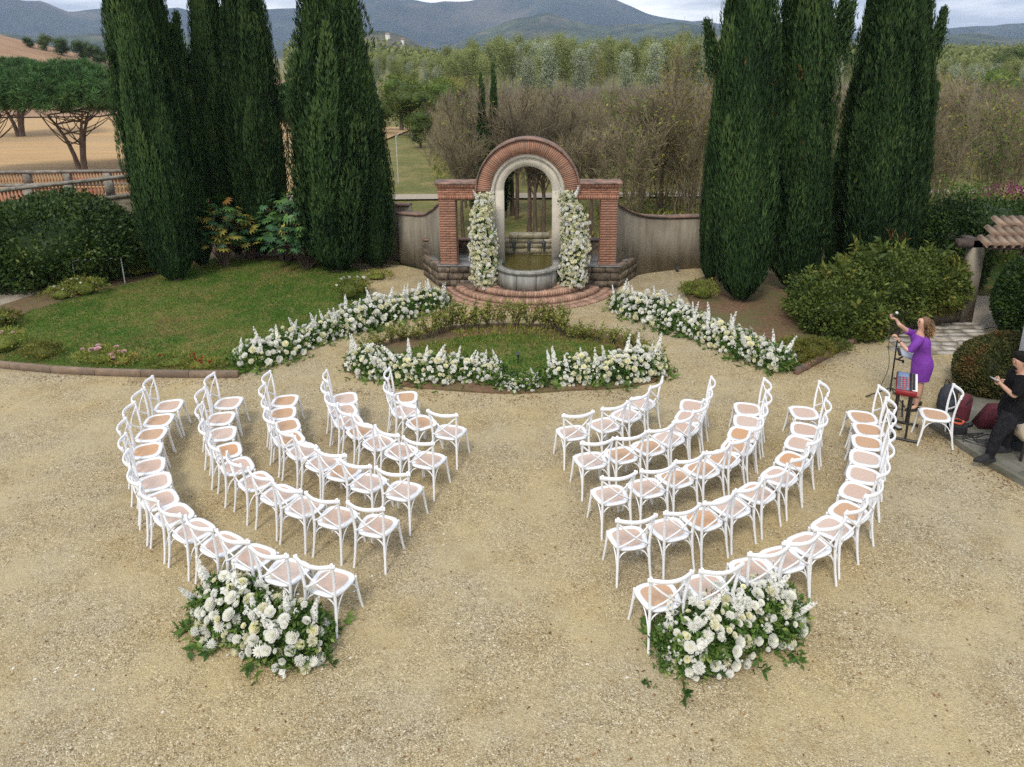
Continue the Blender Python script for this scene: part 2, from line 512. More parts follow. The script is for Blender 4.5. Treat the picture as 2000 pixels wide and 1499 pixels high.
def plaster_mat(name, c, stain, amt=(0.40, 0.62), sc=2.0):
    """plaster with runs of dirt that go down from the coping"""
    m, n, l, b = base_mat(name)
    w = coords(n, l, 'World')
    ws = coords(n, l, 'World', (2.2, 2.2, 0.35))
    f = nz(n, l, w, 4, 6, 0.6, 0.3, 0.7)
    s = nz(n, l, ws, sc, 5, 0.6, *amt)
    p = nz(n, l, w, 1.1, 6, 0.7, 0.42, 0.64)
    col = mixc(n, l, f, tuple(x * 0.86 for x in c), c)
    col = mixc(n, l, s, col, stain)
    col = mixc(n, l, p, col, mixc(n, l, 0.5, col, stain))
    l.new(col, b.inputs['Base Color']); b.inputs['Roughness'].default_value = 0.9
    b.inputs['Specular IOR Level'].default_value = 0.2
    bump(n, l, b, nz(n, l, w, 30, 5, 0.6, 0.2, 0.8), 0.004)
    return m
M_PLASTER = plaster_mat('stained_plaster', (0.34, 0.30, 0.235), (0.165, 0.14, 0.105), (0.42, 0.74))
M_WHITEPL = plaster_mat('cream_plaster', (0.66, 0.60, 0.50), (0.36, 0.33, 0.28), (0.54, 0.78))
M_HOUSE = plaster_mat('house_white', (0.86, 0.87, 0.90), (0.75, 0.75, 0.76), (0.6, 0.9))

M_WHITE = simple('white_paint', (0.80, 0.81, 0.83), (0.86, 0.86, 0.87), 30, 0.38, 0.0, 'Object', spec=0.4)
def cane_mat(name, c1, c2, painted_sheen):
    m, n, l, b = base_mat(name)
    v = coords(n, l, 'Object')
    ch = n.new('ShaderNodeTexChecker'); ch.inputs['Scale'].default_value = 90; l.new(v, ch.inputs['Vector'])
    col = mixc(n, l, 0.5, c1, c2)
    oi = n.new('ShaderNodeObjectInfo')
    col = mixc(n, l, oi.outputs['Random'], col, mixc(n, l, 0.5, col, painted_sheen))  # reflective sheen mixed into the cane's base colour, amount random per chair
    l.new(col, b.inputs['Base Color']); b.inputs['Roughness'].default_value = 0.55
    return m
M_CANE = [cane_mat('cane_pink', (0.49, 0.34, 0.26), (0.58, 0.43, 0.34), (0.62, 0.52, 0.47)),
          cane_mat('cane_tan', (0.46, 0.27, 0.155), (0.56, 0.36, 0.22), (0.50, 0.35, 0.24)),
          cane_mat('cane_orange', (0.50, 0.27, 0.13), (0.58, 0.33, 0.17), (0.56, 0.36, 0.22))]
M_PETALW = leafmat('white_petal', [(0.0, (0.80, 0.80, 0.58)), (0.35, (0.92, 0.915, 0.83)), (1.0, (0.95, 0.945, 0.91))], 0.5, 0.6, 0.0, 0.05)
M_PETALC = leafmat('cream_petal', [(0.0, (0.72, 0.72, 0.34)), (0.4, (0.92, 0.89, 0.64)), (1.0, (0.95, 0.93, 0.80))], 0.5, 0.6, 0.0, 0.06)
M_PETALP = leafmat('pink_petal', [(0.0, (0.60, 0.33, 0.34)), (1.0, (0.80, 0.60, 0.62))], 0.15, 0.6, 0.0, 0.1)
M_PETALR = leafmat('red_petal', [(0.0, (0.35, 0.03, 0.03)), (1.0, (0.5, 0.07, 0.06))], 0.1, 0.6, 0.0, 0.1)
M_MAGENTA = leafmat('magenta_petal', [(0.0, (0.14, 0.02, 0.07)), (1.0, (0.28, 0.06, 0.15))], 0.1, 0.6, 0.2, 0.1)
M_FLOWERLEAF = leafmat('bouquet_leaf', [(0.0, (0.030, 0.070, 0.016)), (0.4, (0.075, 0.145, 0.030)), (0.75, (0.16, 0.26, 0.055)), (1.0, (0.30, 0.36, 0.10))], 0.2, 0.5, 0.3, 0.1, 4)
M_CYP = leafmat('cypress_leaf', [(0.0, (0.010, 0.026, 0.009)), (0.42, (0.025, 0.055, 0.017)), (0.75, (0.050, 0.098, 0.028)), (1.0, (0.085, 0.130, 0.036))], 0.0, 0.7, 0.35, 0.12, 0.9)
M_PINE = leafmat('pine_needle', [(0.0, (0.045, 0.085, 0.030)), (0.55, (0.085, 0.18, 0.055)), (1.0, (0.15, 0.28, 0.09))], 0.1, 0.6, 0.4, 0.1, 0.5)
M_HEDGE = leafmat('laurel_leaf', [(0.0, (0.018, 0.036, 0.012)), (0.5, (0.045, 0.085, 0.020)), (0.85, (0.088, 0.135, 0.028)), (1.0, (0.16, 0.18, 0.04))], 0.12, 0.45, 0.5, 0.05, 0.8)
M_HEDGE2 = leafmat('hedge_leaf', [(0.0, (0.035, 0.058, 0.014)), (0.5, (0.085, 0.125, 0.026)), (0.85, (0.16, 0.19, 0.036)), (1.0, (0.25, 0.22, 0.05))], 0.15, 0.5, 0.6, 0.05, 0.9)
M_RUSSET = leafmat('russet_leaf', [(0.0, (0.035, 0.045, 0.015)), (0.35, (0.075, 0.085, 0.025)), (0.7, (0.14, 0.095, 0.03)), (1.0, (0.19, 0.08, 0.035))], 0.12, 0.5, 0.8, 0.05, 1.6)
M_YELLOWLEAF = leafmat('yellow_leaf', [(0.0, (0.09, 0.11, 0.025)), (0.5, (0.20, 0.20, 0.045)), (1.0, (0.34, 0.27, 0.05))], 0.25, 0.6, 0.4, 0.2, 0.8)
M_ROSELEAF = leafmat('rose_leaf', [(0.0, (0.10, 0.14, 0.028)), (0.5, (0.22, 0.25, 0.05)), (0.85, (0.36, 0.33, 0.075)), (1.0, (0.36, 0.20, 0.09))], 0.2, 0.6, 0.5, 0.15, 2.5)
M_DEAD = leafmat('dead_twig_leaf', [(0.0, (0.09, 0.05, 0.02)), (1.0, (0.24, 0.14, 0.05))], 0, 0.8, 0.3, 0.1)
M_DECID = leafmat('deciduous_leaf', [(0.0, (0.06, 0.11, 0.022)), (0.5, (0.13, 0.20, 0.035)), (0.85, (0.23, 0.27, 0.05)), (1.0, (0.38, 0.31, 0.05))], 0.2, 0.6, 0.5, 0.15, 0.5)
M_POPLARW = leafmat('white_poplar_leaf', [(0.0, (0.18, 0.22, 0.10)), (0.5, (0.30, 0.34, 0.20)), (1.0, (0.52, 0.55, 0.43))], 0.2, 0.6, 0.5, 0.15, 0.5)
M_POPLARG = leafmat('green_poplar_leaf', [(0.0, (0.13, 0.165, 0.045)), (0.5, (0.24, 0.275, 0.085)), (1.0, (0.36, 0.38, 0.15))], 0.2, 0.6, 0.5, 0.2, 0.5)
M_PALM = leafmat('palmate_leaf', [(0.0, (0.03, 0.09, 0.045)), (0.5, (0.075, 0.16, 0.06)), (0.8, (0.17, 0.22, 0.06)), (1.0, (0.42, 0.30, 0.05))], 0.2, 0.45, 0.0, 0.2)
M_BLADE = leafmat('grass_blade', [(0.0, (0.070, 0.150, 0.020)), (0.5, (0.135, 0.210, 0.034)), (0.8, (0.24, 0.22, 0.07)), (1.0, (0.32, 0.24, 0.10))], 0.2, 0.7, 0.7, 0.0, 0.8)

# ------------------------------------------------------------------ ground, fields, paths
def polar_ground():
    g = Geo()
    az = np.radians(np.concatenate([np.arange(-180, -60, 6), np.arange(-60, 60, 1.0), np.arange(60, 180.1, 6)]))
    rr = np.concatenate([[0.01, 6, 12, 18, 22, 26], np.geomspace(30, 400, 170), np.geomspace(480, 4100, 12)])
    A, Rr = np.meshgrid(az, rr)
    X = np.sin(A) * Rr; Y = np.cos(A) * Rr
    Z = terrain(X, Y) - 0.03
    nx, ny = len(az), len(rr)
    i = (np.arange(ny - 1)[:, None] * nx + np.arange(nx - 1)[None, :])
    F = np.stack([i, i + 1, i + 1 + nx, i + nx], -1).reshape(-1, 4)
    g.add(np.stack([X, Y, Z], -1).reshape(-1, 3), F)
    return g
tag(obj('ground', polar_ground(), M_VALLEY, smooth=True), 'olive green and yellowish valley ground beyond the courtyard', None, None, 'structure')

def sheet(name, pts, z, mat, label, skirt=0.0, kind='structure'):
    g = Geo()
    V = [(x, y, z) for x, y in pts]
    n = len(V)
    g.add(V, [tuple(range(n))])
    if skirt:
        g.add(V + [(x, y, z - skirt) for x, y in pts], [(i, n + i, n + (i + 1) % n, (i + 1) % n) for i in range(n)])
    return tag(obj(name, g, mat), label, None, None, kind)

def terrain_sheet(name, x0, x1, y0, y1, nx, ny, dz, mat, label):
    X, Y = np.meshgrid(np.linspace(x0, x1, nx), np.linspace(y0, y1, ny))
    Z = terrain(X, Y) + dz
    i = (np.arange(ny - 1)[:, None] * nx + np.arange(nx - 1)[None, :])
    F = np.stack([i, i + 1, i + 1 + nx, i + nx], -1).reshape(-1, 4)
    return tag(obj(name, Geo().add(np.stack([X, Y, Z], -1).reshape(-1, 3), F), mat, smooth=True), label, None, None, 'structure')
terrain_sheet('stubble_field', -75, -9.5, 31, 76, 80, 60, 0.08, M_STUBBLE, 'tan stubble field behind the balustrade')
terrain_sheet('ploughed_field', -190, -40, 73, 175, 120, 110, 0.2, M_PLOUGH, 'brown ploughed field rising behind the umbrella pines')
terrain_sheet('gravel_road', -12, 30, 29.9, 31.0, 60, 3, 0.05, M_ROAD, 'pale gravel road crossing behind the arch')

yard = [(-30, -6), (30, -6), (30, 14), (13, 20.5), (9, 19.6), (5.3, 19.8), (3, 19.2), (-1.8, 19.2), (-3.2, 20.3), (-5.2, 20.6), (-5.5, 18.5), (-30, 17.5)]
sheet('gravel_courtyard', yard, 0.0, M_GRAVEL, 'fine golden gravel of the courtyard')

lawn_px = [(-120, 700), (0, 716), (120, 726), (260, 732), (380, 734), (462, 735), (520, 715), (600, 682), (700, 640), (740, 618), (715, 560), (705, 540), (700, 528), (560, 515), (420, 508), (330, 535), (250, 560), (150, 585), (60, 612), (0, 640), (-120, 690)]
lawn_w = [at(*p) for p in lawn_px]
sheet('lawn', lawn_w, 0.05, M_LAWN, 'green lawn with dry patches left of the flower line', 0.08)
soil_px = [(330, 540), (420, 510), (560, 512), (760, 516), (780, 500), (620, 470), (380, 470), (250, 500), (130, 545), (60, 580), (-40, 612), (-60, 660), (0, 648), (60, 616), (150, 590), (250, 565)]
sheet('planting_soil', [at(*p) for p in soil_px], 0.03, M_SOIL, 'brown leaf strewn soil strip along the lawn', 0.06)
bed_px = [(1330, 560), (1352, 600), (1400, 645), (1470, 690), (1556, 728), (1620, 692), (1680, 660), (1700, 625), (1720, 560), (1560, 540), (1400, 535)]
sheet('cypress_bed_soil', [at(*p) for p in bed_px], 0.05, M_SOIL, 'brown needle mulch under the right cypresses', 0.08)

# oval bed
OV = [at(*p) for p in [(672, 725), (760, 752), (880, 764), (1000, 770), (1120, 764), (1230, 757), (1306, 735), (1290, 690), (1235, 662), (1120, 640), (1000, 634), (880, 640), (780, 662), (700, 692)]]
OVs = spline(OV + [OV[0]], 60)[:-1]
ocx, ocy = OVs[:, 0].mean(), OVs[:, 1].mean()
sheet('oval_bed_soil', [tuple(p) for p in OVs], 0.03, M_SOIL, 'brown soil of the oval bed', 0.05)
inner = [(ocx + (x - ocx) * 0.74, ocy - 0.12 + (y - ocy) * 0.66) for x, y in OVs]
sheet('oval_bed_grass', inner, 0.06, M_LAWN, 'grass in the middle of the oval bed', 0.03)

# far left pale path, right gravel road
sheet('pale_path', [at(*p) for p in [(-200, 600), (-60, 655), (-10, 648), (50, 618), (150, 588), (110, 570), (0, 566), (-200, 570)]], 0.012, M_ROAD, 'pale path at the left end of the lawn')
sheet('side_road', [at(*p) for p in [(1874, 632), (1935, 640), (2100, 660), (2150, 590), (1990, 580), (1880, 578)]], 0.012, M_ROAD, 'pale gravel road beyond the stone paving')
sheet('side_grass', [at(*p) for p in [(1880, 577), (1990, 579), (2200, 590), (2250, 500), (1880, 510)]], 0.016, M_LAWN, 'yellow green grass beyond the road')
sheet('terrace', [at(*p, 0.1) for p in [(1815, 823), (1850, 846), (1880, 868), (1930, 900), (2000, 938), (2120, 1000), (2300, 1000), (2300, 760), (2000, 740), (1870, 780)]], 0.1, M_CONC, 'grey weathered concrete terrace', 0.15)

def kerb(name, label, px, w, h, n, mat, seglen=0.9, closed=False, cat='kerb'):
    """edging built of separate blocks"""
    P = spline([at(*p) for p in px], 200)
    d = np.concatenate([[0], np.cumsum(np.hypot(*np.diff(P, axis=0).T))])
    t = thing(name, label, cat, (P[0][0], P[0][1], 0))
    k = int(d[-1] / seglen)
    for i in range(k):
        a, b = i * d[-1] / k + 0.004, (i + 1) * d[-1] / k - 0.004
        pa = [np.interp(a, d, P[:, q]) for q in (0, 1)]; pb = [np.interp(b, d, P[:, q]) for q in (0, 1)]
        L = math.hypot(pb[0] - pa[0], pb[1] - pa[1]); g = Geo()
        cbox(g, 0, L, -w / 2, w / 2, -0.03, h + R.uniform(-0.004, 0.004), 0.006)
        obj('kerb_block', g, mat, t, loc=(pa[0] - P[0][0], pa[1] - P[0][1], 0), rot=(0, 0, math.atan2(pb[1] - pa[1], pb[0] - pa[0])))
    return t
kerb('lawn_kerb', 'low tan kerb along the front of the lawn', [(-120, 703), (0, 718), (120, 729), (260, 735), (380, 737), (466, 737)], 0.09, 0.13, 0, M_KERB)
kerb('bed_kerb', 'low reddish kerb on the near side of the cypress bed', [(1553, 732), (1600, 707), (1650, 679), (1688, 660)], 0.09, 0.13, 0, M_COPING)
kerb('path_kerb', 'thin kerb between the soil strip and the hedge', [(130, 572), (175, 560), (220, 545), (262, 532), (300, 522)], 0.05, 0.09, 0, M_KERB, 1.2)
kerb('terrace_kerb', 'grey stone edge of the terrace where the man stands', [(1822, 828), (1850, 846), (1880, 868), (1930, 900), (2000, 938), (2110, 998)], 0.16, 0.112, 0, M_CONC, 0.8)

# irregular flagstones of the side path
def flagstones():
    poly = [at(*p) for p in [(1722, 655), (1790, 640), (1876, 628), (1930, 636), (1920, 658), (1862, 690), (1810, 694), (1760, 684)]]
    c = np.mean(poly, 0)
    base = tag(obj('paved_path', Geo().add([(c[0] + (x - c[0]) * 1.03, c[1] + (y - c[1]) * 1.03, 0.008) for x, y in poly], [tuple(range(len(poly)))]), M_JOINT), 'pale irregular stone paving beside the low wall', None, None, 'structure')
    P = np.array(poly); x0, y0 = P.min(0); x1, y1 = P.max(0)
    def inside(x, y):
        s = False
        for i in range(len(poly)):
            (ax, ay), (bx, by) = poly[i], poly[i - 1]
            if (ay > y) != (by > y) and x < (bx - ax) * (y - ay) / (by - ay) + ax: s = not s
        return s
    y = y0
    while y < y1:
        hrow = R.uniform(0.16, 0.30); x = x0 + R.uniform(-0.4, 0)
        while x < x1:
            w = R.uniform(0.2, 0.6)
            if inside(x + w / 2, y + hrow / 2):
                j = lambda: R.uniform(-0.045, 0.045)
                q = [(x + .02 + j(), y + .02 + j() * .5), (x + w * .5, y + .015 + j() * .6), (x + w - .02 + j(), y + .02 + j() * .5), (x + w - .02 + j(), y + hrow - .02 + j() * .5), (x + w * .5, y + hrow - .015 + j() * .6), (x + .02 + j(), y + hrow - .02 + j() * .5)]
                z = 0.03 + R.uniform(-0.004, 0.006)
                obj('flagstone', Geo().add([(a, b, 0.0) for a, b in q] + [(a, b, z) for a, b in q], [tuple(range(6, 12))] + [(i, (i + 1) % 6, 6 + (i + 1) % 6, 6 + i) for i in range(6)]), M_FLAG, base)
            x += w
        y += hrow
flagstones()

# ------------------------------------------------------------------ hills and mountains
def mountain_mat(name, c1, c2, c3, s):
    m, n, l, b = base_mat(name)
    w = coords(n, l, 'World')
    col = mixc(n, l, nz(n, l, w, 0.02 * s, 7, 0.65, 0.35, 0.65), c1, c2)
    col = mixc(n, l, nz(n, l, w, 0.006 * s, 6, 0.7, 0.50, 0.60), col, c3)
    col = mixc(n, l, nz(n, l, w, 0.0045 * s, 6, 0.6, 0.42, 0.56), col, mixc(n, l, 1.0, col, (0.45, 0.5, 0.55), 'MULTIPLY'))  # broad dark bluish patches put the slopes' weak shading into the colour
    l.new(col, b.inputs['Base Color']); b.inputs['Roughness'].default_value = 1; b.inputs['Specular IOR Level'].default_value = 0
    return m
M_MTN = mountain_mat('mountain_woods', (0.010, 0.024, 0.022), (0.035, 0.055, 0.038), (0.085, 0.075, 0.055), 0.5)
M_HILL = mountain_mat('hill_woods', (0.03, 0.05, 0.026), (0.085, 0.10, 0.045), (0.14, 0.12, 0.07), 1.4)

def ridge(name, label, px, R0, mat, amp, seed, depth=0.35, fray=0.0):
    azs, els = [], []
    for p in px:
        d = ray(*p); azs.append(math.atan2(d[0], d[1])); els.append(d[2] / math.hypot(d[0], d[1]))
    az = np.linspace(azs[0], azs[-1], 260); el = np.interp(az, azs, els)
    tt = np.linspace(0, 1, 26)
    A, T = np.meshgrid(az, tt)
    E = np.interp(A, az, el)
    top = CAM_H + R0 * E
    prof = np.where(T < 0.7, sm(0, 0.7, T) * 0.55 + 0.45 * (T / 0.7), 1 - (T - 0.7) / 0.3 * 0.5)
    rad = R0 * (1 - depth * 0.7 + depth * T)
    X = np.sin(A) * rad; Y = np.cos(A) * rad
    P = np.stack([X, Y, X * 0], -1) / R0
    nn = vnoise(P, 9, seed) * 0.6 + vnoise(P, 21, seed + 5) * 0.3 + vnoise(P, 50, seed + 9) * 0.14
    base = -8
    Z = base + (top - base) * prof + nn * amp * R0 * np.sin(np.clip(T, 0, 1) * np.pi) ** 0.5 * (0.35 + 0.65 * (T < 0.66)) + fray * R0 * vnoise(P, 160, seed + 3)
    nx, ny = len(az), len(tt)
    i = (np.arange(ny - 1)[:, None] * nx + np.arange(nx - 1)[None, :])
    F = np.stack([i, i + 1, i + 1 + nx, i + nx], -1).reshape(-1, 4)
    tag(obj(name, Geo().add(np.stack([X, Y, Z], -1).reshape(-1, 3), F), mat, smooth=True), label, None, None, 'structure')
ridge('mountains', 'long blue mountain ridge on the horizon', [(-500, 10), (-200, -5), (0, 0), (80, 8), (136, 28), (192, 26), (260, 26), (352, 24), (384, 30), (450, 22), (536, 14), (640, 8), (700, -2), (750, -2), (782, 3), (854, 15), (912, 11), (1010, 3), (1075, -4), (1172, 0), (1205, 11), (1270, 29), (1351, 42), (1374, 38), (1402, 46), (1500, 55), (1642, 60), (1740, 58), (1830, 52), (1910, 49), (2000, 50), (2200, 45), (2500, 60)], 3600, M_MTN, 0.016, 3.0)
ridge('middle_hills', 'greener mountain spur before the main ridge', [(560, 150), (700, 112), (847, 107), (900, 85), (960, 60), (1010, 42), (1068, 30), (1120, 42), (1172, 52), (1240, 47), (1330, 50), (1400, 66), (1500, 80), (1640, 82), (1740, 90), (1850, 72), (1920, 68), (2000, 76), (2300, 80)], 2300, M_HILL, 0.011, 11.0)
ridge('left_spur', 'hazy lower slope above the brown field', [(-400, 60), (-100, 62), (60, 70), (200, 66), (380, 70), (520, 92), (600, 110), (640, 140)], 2000, M_HILL, 0.008, 21.0)
ridge('village_hill', 'wooded hill with scattered houses', [(560, 130), (640, 82), (700, 62), (748, 60), (790, 74), (830, 98), (870, 118), (920, 140)], 1300, M_HILL, 0.007, 31.0)
M_ROOFT = simple('far_roof', (0.30, 0.15, 0.10))
M_FARWALL = simple('far_wall', (0.55, 0.52, 0.46))
hl = ['long white farmhouse high on the wooded hill', 'white house with red roof below the hilltop', 'small cream house low on the wooded hill', 'small pale house by the foot of the wooded hill', 'tiny pale house at the right foot of the wooded hill', 'pale house on the distant slope right of the cypresses', 'pale villa on the far right slope']
for k, (px, py, D, w) in enumerate([(757, 70, 1180, 6), (786, 80, 1150, 4.5), (772, 96, 1110, 4), (798, 101, 1100, 3.5), (842, 112, 1050, 4), (1890, 98, 1700, 16), (1862, 101, 1650, 10)]):
    x, y, z = atd(px, py, D)
    t = thing('house', hl[k], 'house', (x, y, z), R.uniform(-.3, .3))
    obj('wall', Geo().add(*box(-w / 2, w / 2, -4, 4, -25, w * .32)), M_FARWALL, t)
    h = w * .32
    obj('roof', Geo().add([(-w / 2 - .5, -4.5, h), (w / 2 + .5, -4.5, h), (w / 2 + .5, 4.5, h), (-w / 2 - .5, 4.5, h), (-w / 2, 0, h + 2.2), (w / 2, 0, h + 2.2)], [(0, 1, 5, 4), (2, 3, 4, 5), (1, 2, 5), (3, 0, 4), (3, 2, 1, 0)]), M_ROOFT, t)

# ------------------------------------------------------------------ brick arch and fountain
AX, AY = at(1031, 517.6, 0.59)
AYAW = -0.055
arch = thing('brick_arch', 'red brick garden arch with cream plaster opening over the fountain', 'arch', (AX, AY, 0), AYAW)
def brick_run(parent, x0, x1, y0, y1, z0, z1, courses, parts, jitter=0.004, gap=0.008):
    """bricks laid in courses; parts=True makes each one an object, else one joined mesh is returned"""
    g = Geo(); h = (z1 - z0) / courses
    for i in range(courses):
        za, zb = z0 + i * h + gap / 2, z0 + (i + 1) * h - gap / 2
        L = x1 - x0; nb = max(1, round(L / 0.25))
        cuts = [x0 + L * (k + (0.18 if i % 2 else -0.18) * (0 < k < nb)) / nb for k in range(nb + 1)] if nb > 1 else [x0, x1]
        if nb == 2: cuts[1] = x0 + L * (0.38 if i % 2 else 0.62)
        for a, b in zip(cuts[:-1], cuts[1:]):
            e = R.uniform(0, jitter)
            if parts:
                q = Geo(); cx, cy, cz = (a + b) / 2, (y0 + y1) / 2, za
                cbox(q, a - cx + (gap / 2 if a > x0 else 0), b - cx - (gap / 2 if b < x1 else 0), y0 - cy - e, y1 - cy + e, 0, zb - za, 0.003)
                obj('brick', q, M_BRICK, parent, loc=(cx, cy, cz))
            else:
                cbox(g, a + (gap / 2 if a > x0 else 0), b - (gap / 2 if b < x1 else 0), y0 - e, y1 + e, za, zb, 0.003, R.random())
    return g
ZP, ZE, ZT, ZC = 0.60, 2.29, 2.70, 2.5
mort = Geo()
work = Geo()
for s in (-1, 1):
    x0, x1 = sorted((s * 1.83, s * 2.25))
    brick_run(arch, x0, x1, 0.02, 0.44, ZP, ZE, 26, True)
    mort.add(*box(x0 + .008, x1 - .008, .028, .432, ZP, ZE + .01))
    x0, x1 = sorted((s * 0.945, s * 1.27))
    work.merge(brick_run(arch, x0, x1, 0.02, 0.44, ZP, ZC, 29, False))
    mort.add(*box(x0 + .008, x1 - .008, .028, .432, ZP, ZC + .05))
    # entablature: soldier course, stretcher courses, projecting cornice
    x0, x1 = sorted((s * 1.272, s * 2.27))
    n = 17
    for i in range(n):
        a = x0 + (x1 - x0) * i / n; b = x0 + (x1 - x0) * (i + 1) / n
        cbox(work, a + .003, b - .003, 0.0, 0.46, ZE, ZE + .105, .003, R.random())
    work.merge(brick_run(arch, x0, x1, 0.015, 0.445, ZE + .105, ZT - .085, 4, False))
    e0, e1 = (x0 - .05, x1) if s < 0 else (x0, x1 + .05)
    n = 13
    for i in range(n):
        a = e0 + (e1 - e0) * i / n; b = e0 + (e1 - e0) * (i + 1) / n
        cbox(work, a + .003, b - .003, -.045, .505, ZT - .085, ZT - .02, .004, R.random())
    g = Geo(); cbox(g, e0 - (.03 if s < 0 else 0), e1 + (.03 if s > 0 else 0), -.075, .535, ZT - .02, ZT + .02, .008)
    obj('cornice_cap', g, M_COPING, arch)
    mort.add(*box(x0 + .01, x1 - .01, .03, .43, ZE + .02, ZT - .03))
    # base stones under the pillars
    for xa, xb in ((s * 1.80, s * 2.28), (s * .92, s * 1.30)):
        a, b = sorted((xa, xb)); g = Geo(); cbox(g, a, b, -.01, .47, .585, .618, .006)
        obj('pillar_base', g, M_COPING, arch)
nv = 70
for i in range(nv):
    a0 = math.pi * (i + .06) / nv; a1 = math.pi * (i + .94) / nv
    g = Geo(); e = R.uniform(0, .006); f = R.uniform(-.004, .004)
    ri, ro = 0.935, 1.27 + f
    V = []
    for y in (-.02 - e, .46):
        for a in (a0, a1):
            for r in (ri, ro):
                V.append((r * math.cos(a), y, ZC + r * math.sin(a)))
    g.add(V, [(0, 2, 3, 1), (4, 5, 7, 6), (0, 1, 5, 4), (2, 6, 7, 3), (1, 3, 7, 5), (0, 4, 6, 2)])
    obj('arch_brick', g, M_BRICK, arch)
def ring(g, ri, ro, y0, y1, n=48, a0=0, a1=math.pi, cz=ZC, var=.5):
    t = np.linspace(a0, a1, n)
    sec = [(ri, y0), (ro, y0), (ro, y1), (ri, y1)]
    V = np.array([[(r * math.cos(a), y, cz + r * math.sin(a)) for r, y in sec] for a in t]).reshape(-1, 3)
    F = [(i * 4 + k, (i + 1) * 4 + k, (i + 1) * 4 + (k + 1) % 4, i * 4 + (k + 1) % 4) for i in range(n - 1) for k in range(4)]
    g.add(V, F, var); g.add(V[:4], [(0, 1, 2, 3)], var); g.add(V[-4:], [(3, 2, 1, 0)], var)
ring(mort, .94, 1.258, -.008, .45)
g = Geo(); ring(g, 1.276, 1.315, -.07, .51, 72); obj('arch_coping', g, M_COPING, arch)
obj('mortar_core', mort, M_MORTAR, arch)
o = obj('brickwork', work, M_BRICKJ, arch); o['kind'] = 'stuff'
# cream plaster inner arch with a stepped moulding
g = Geo(); ring(g, .61, .93, .09, .40, 48)
for s in (-1, 1):
    a, b = sorted((s * .61, s * .93)); g.add(*box(a, b, .09, .40, .55, ZC))
obj('plaster_arch', g, M_WHITEPL, arch, smooth=False)
g = Geo(); ring(g, .83, .932, .035, .088, 48)
for s in (-1, 1):
    a, b = sorted((s * .83, s * .932)); g.add(*box(a, b, .035, .088, .55, ZC))
obj('plaster_moulding', g, M_WHITEPL, arch)

# stone plinths left and right: face stones proud of a dark core, slabs on top
for s, lab in ((-1, 'dark rubble stone plinth under the left brick pillar'), (1, 'dark rubble stone plinth under the right brick pillar')):
    t = thing('stone_plinth', lab, 'plinth', (AX, AY, 0), AYAW)
    outer = [(.80, -.06), (2.33, -.06), (2.90, .98), (2.9, 1.12), (.80, 1.12)]
    c = Geo(); P = [(s * (x - .05 * (x > 1)), y + .05) for x, y in outer]
    n = len(P)
    c.add([(x, y, 0) for x, y in P] + [(x, y, .555) for x, y in P], [tuple(range(n, 2 * n))] + [(i, (i + 1) % n, n + (i + 1) % n, n + i) for i in range(n)])
    obj('mortar_core', c, M_MORTAR, t)
    def wall_stones(pa, pb, z0, z1, rows, avg, mat, parent, thick=.12, out=1):
        L = math.hypot(pb[0] - pa[0], pb[1] - pa[1]); ang = math.atan2(pb[1] - pa[1], pb[0] - pa[0])
        z = z0
        hs = [R.uniform(.8, 1.2) for _ in range(rows)]; k = (z1 - z0) / sum(hs)
        for h in hs:
            h *= k; x = 0
            while x < L - .02:
                w = min(L - x, avg * R.uniform(.6, 1.5))
                if L - x - w < .1: w = L - x
                q = Geo(); e = R.uniform(-.012, .014)
                cbox(q, .006, w - .006, -e * out if out > 0 else -thick, thick if out > 0 else e, .006, h - .006, .014)
                obj('stone', q, mat, parent, loc=(pa[0] + math.cos(ang) * x, pa[1] + math.sin(ang) * x, z), rot=(0, 0, ang))
                x += w
            z += h
    if s > 0:
        wall_stones((.80, -.06), (2.33, -.06), 0, .55, 3, .34, M_STONE, t)
        wall_stones((2.33, -.06), (2.90, .98), 0, .55, 3, .34, M_STONE, t)
    else:
        wall_stones((-2.33, -.06), (-.80, -.06), 0, .55, 3, .34, M_STONE, t)
        wall_stones((-2.90, .98), (-2.33, -.06), 0, .55, 3, .34, M_STONE, t)
    for (xa, xb, ya, yb) in ((.80, 1.33, -.08, .47), (1.33, 1.82, -.08, .47), (1.82, 2.35, -.08, .47), (.80, 1.5, .475, 1.1), (1.5, 2.2, .475, 1.1), (2.2, 2.6, .475, 1.1)):
        a, b = sorted((s * xa, s * xb)); q = Geo(); cbox(q, a + .004, b - .004, ya, yb, .553, .585, .006)
        obj('top_slab', q, M_SLAB, t)

# parapets behind the side openings
for s, lab in ((-1, 'low dark parapet with tile coping behind the left brick opening'), (1, 'low dark parapet with tile coping behind the right brick opening')):
    t = thing('parapet', lab, 'parapet', (AX, AY, 0), AYAW)
    a, b = sorted((s * .86, s * 2.9))
    obj('wall', Geo().add(*box(a, b, 1.13, 1.33, 0, .93)), M_STONE, t)
    q = Geo(); cbox(q, a, b, 1.10, 1.36, .932, .975, .008); obj('coping', q, M_COPING, t)

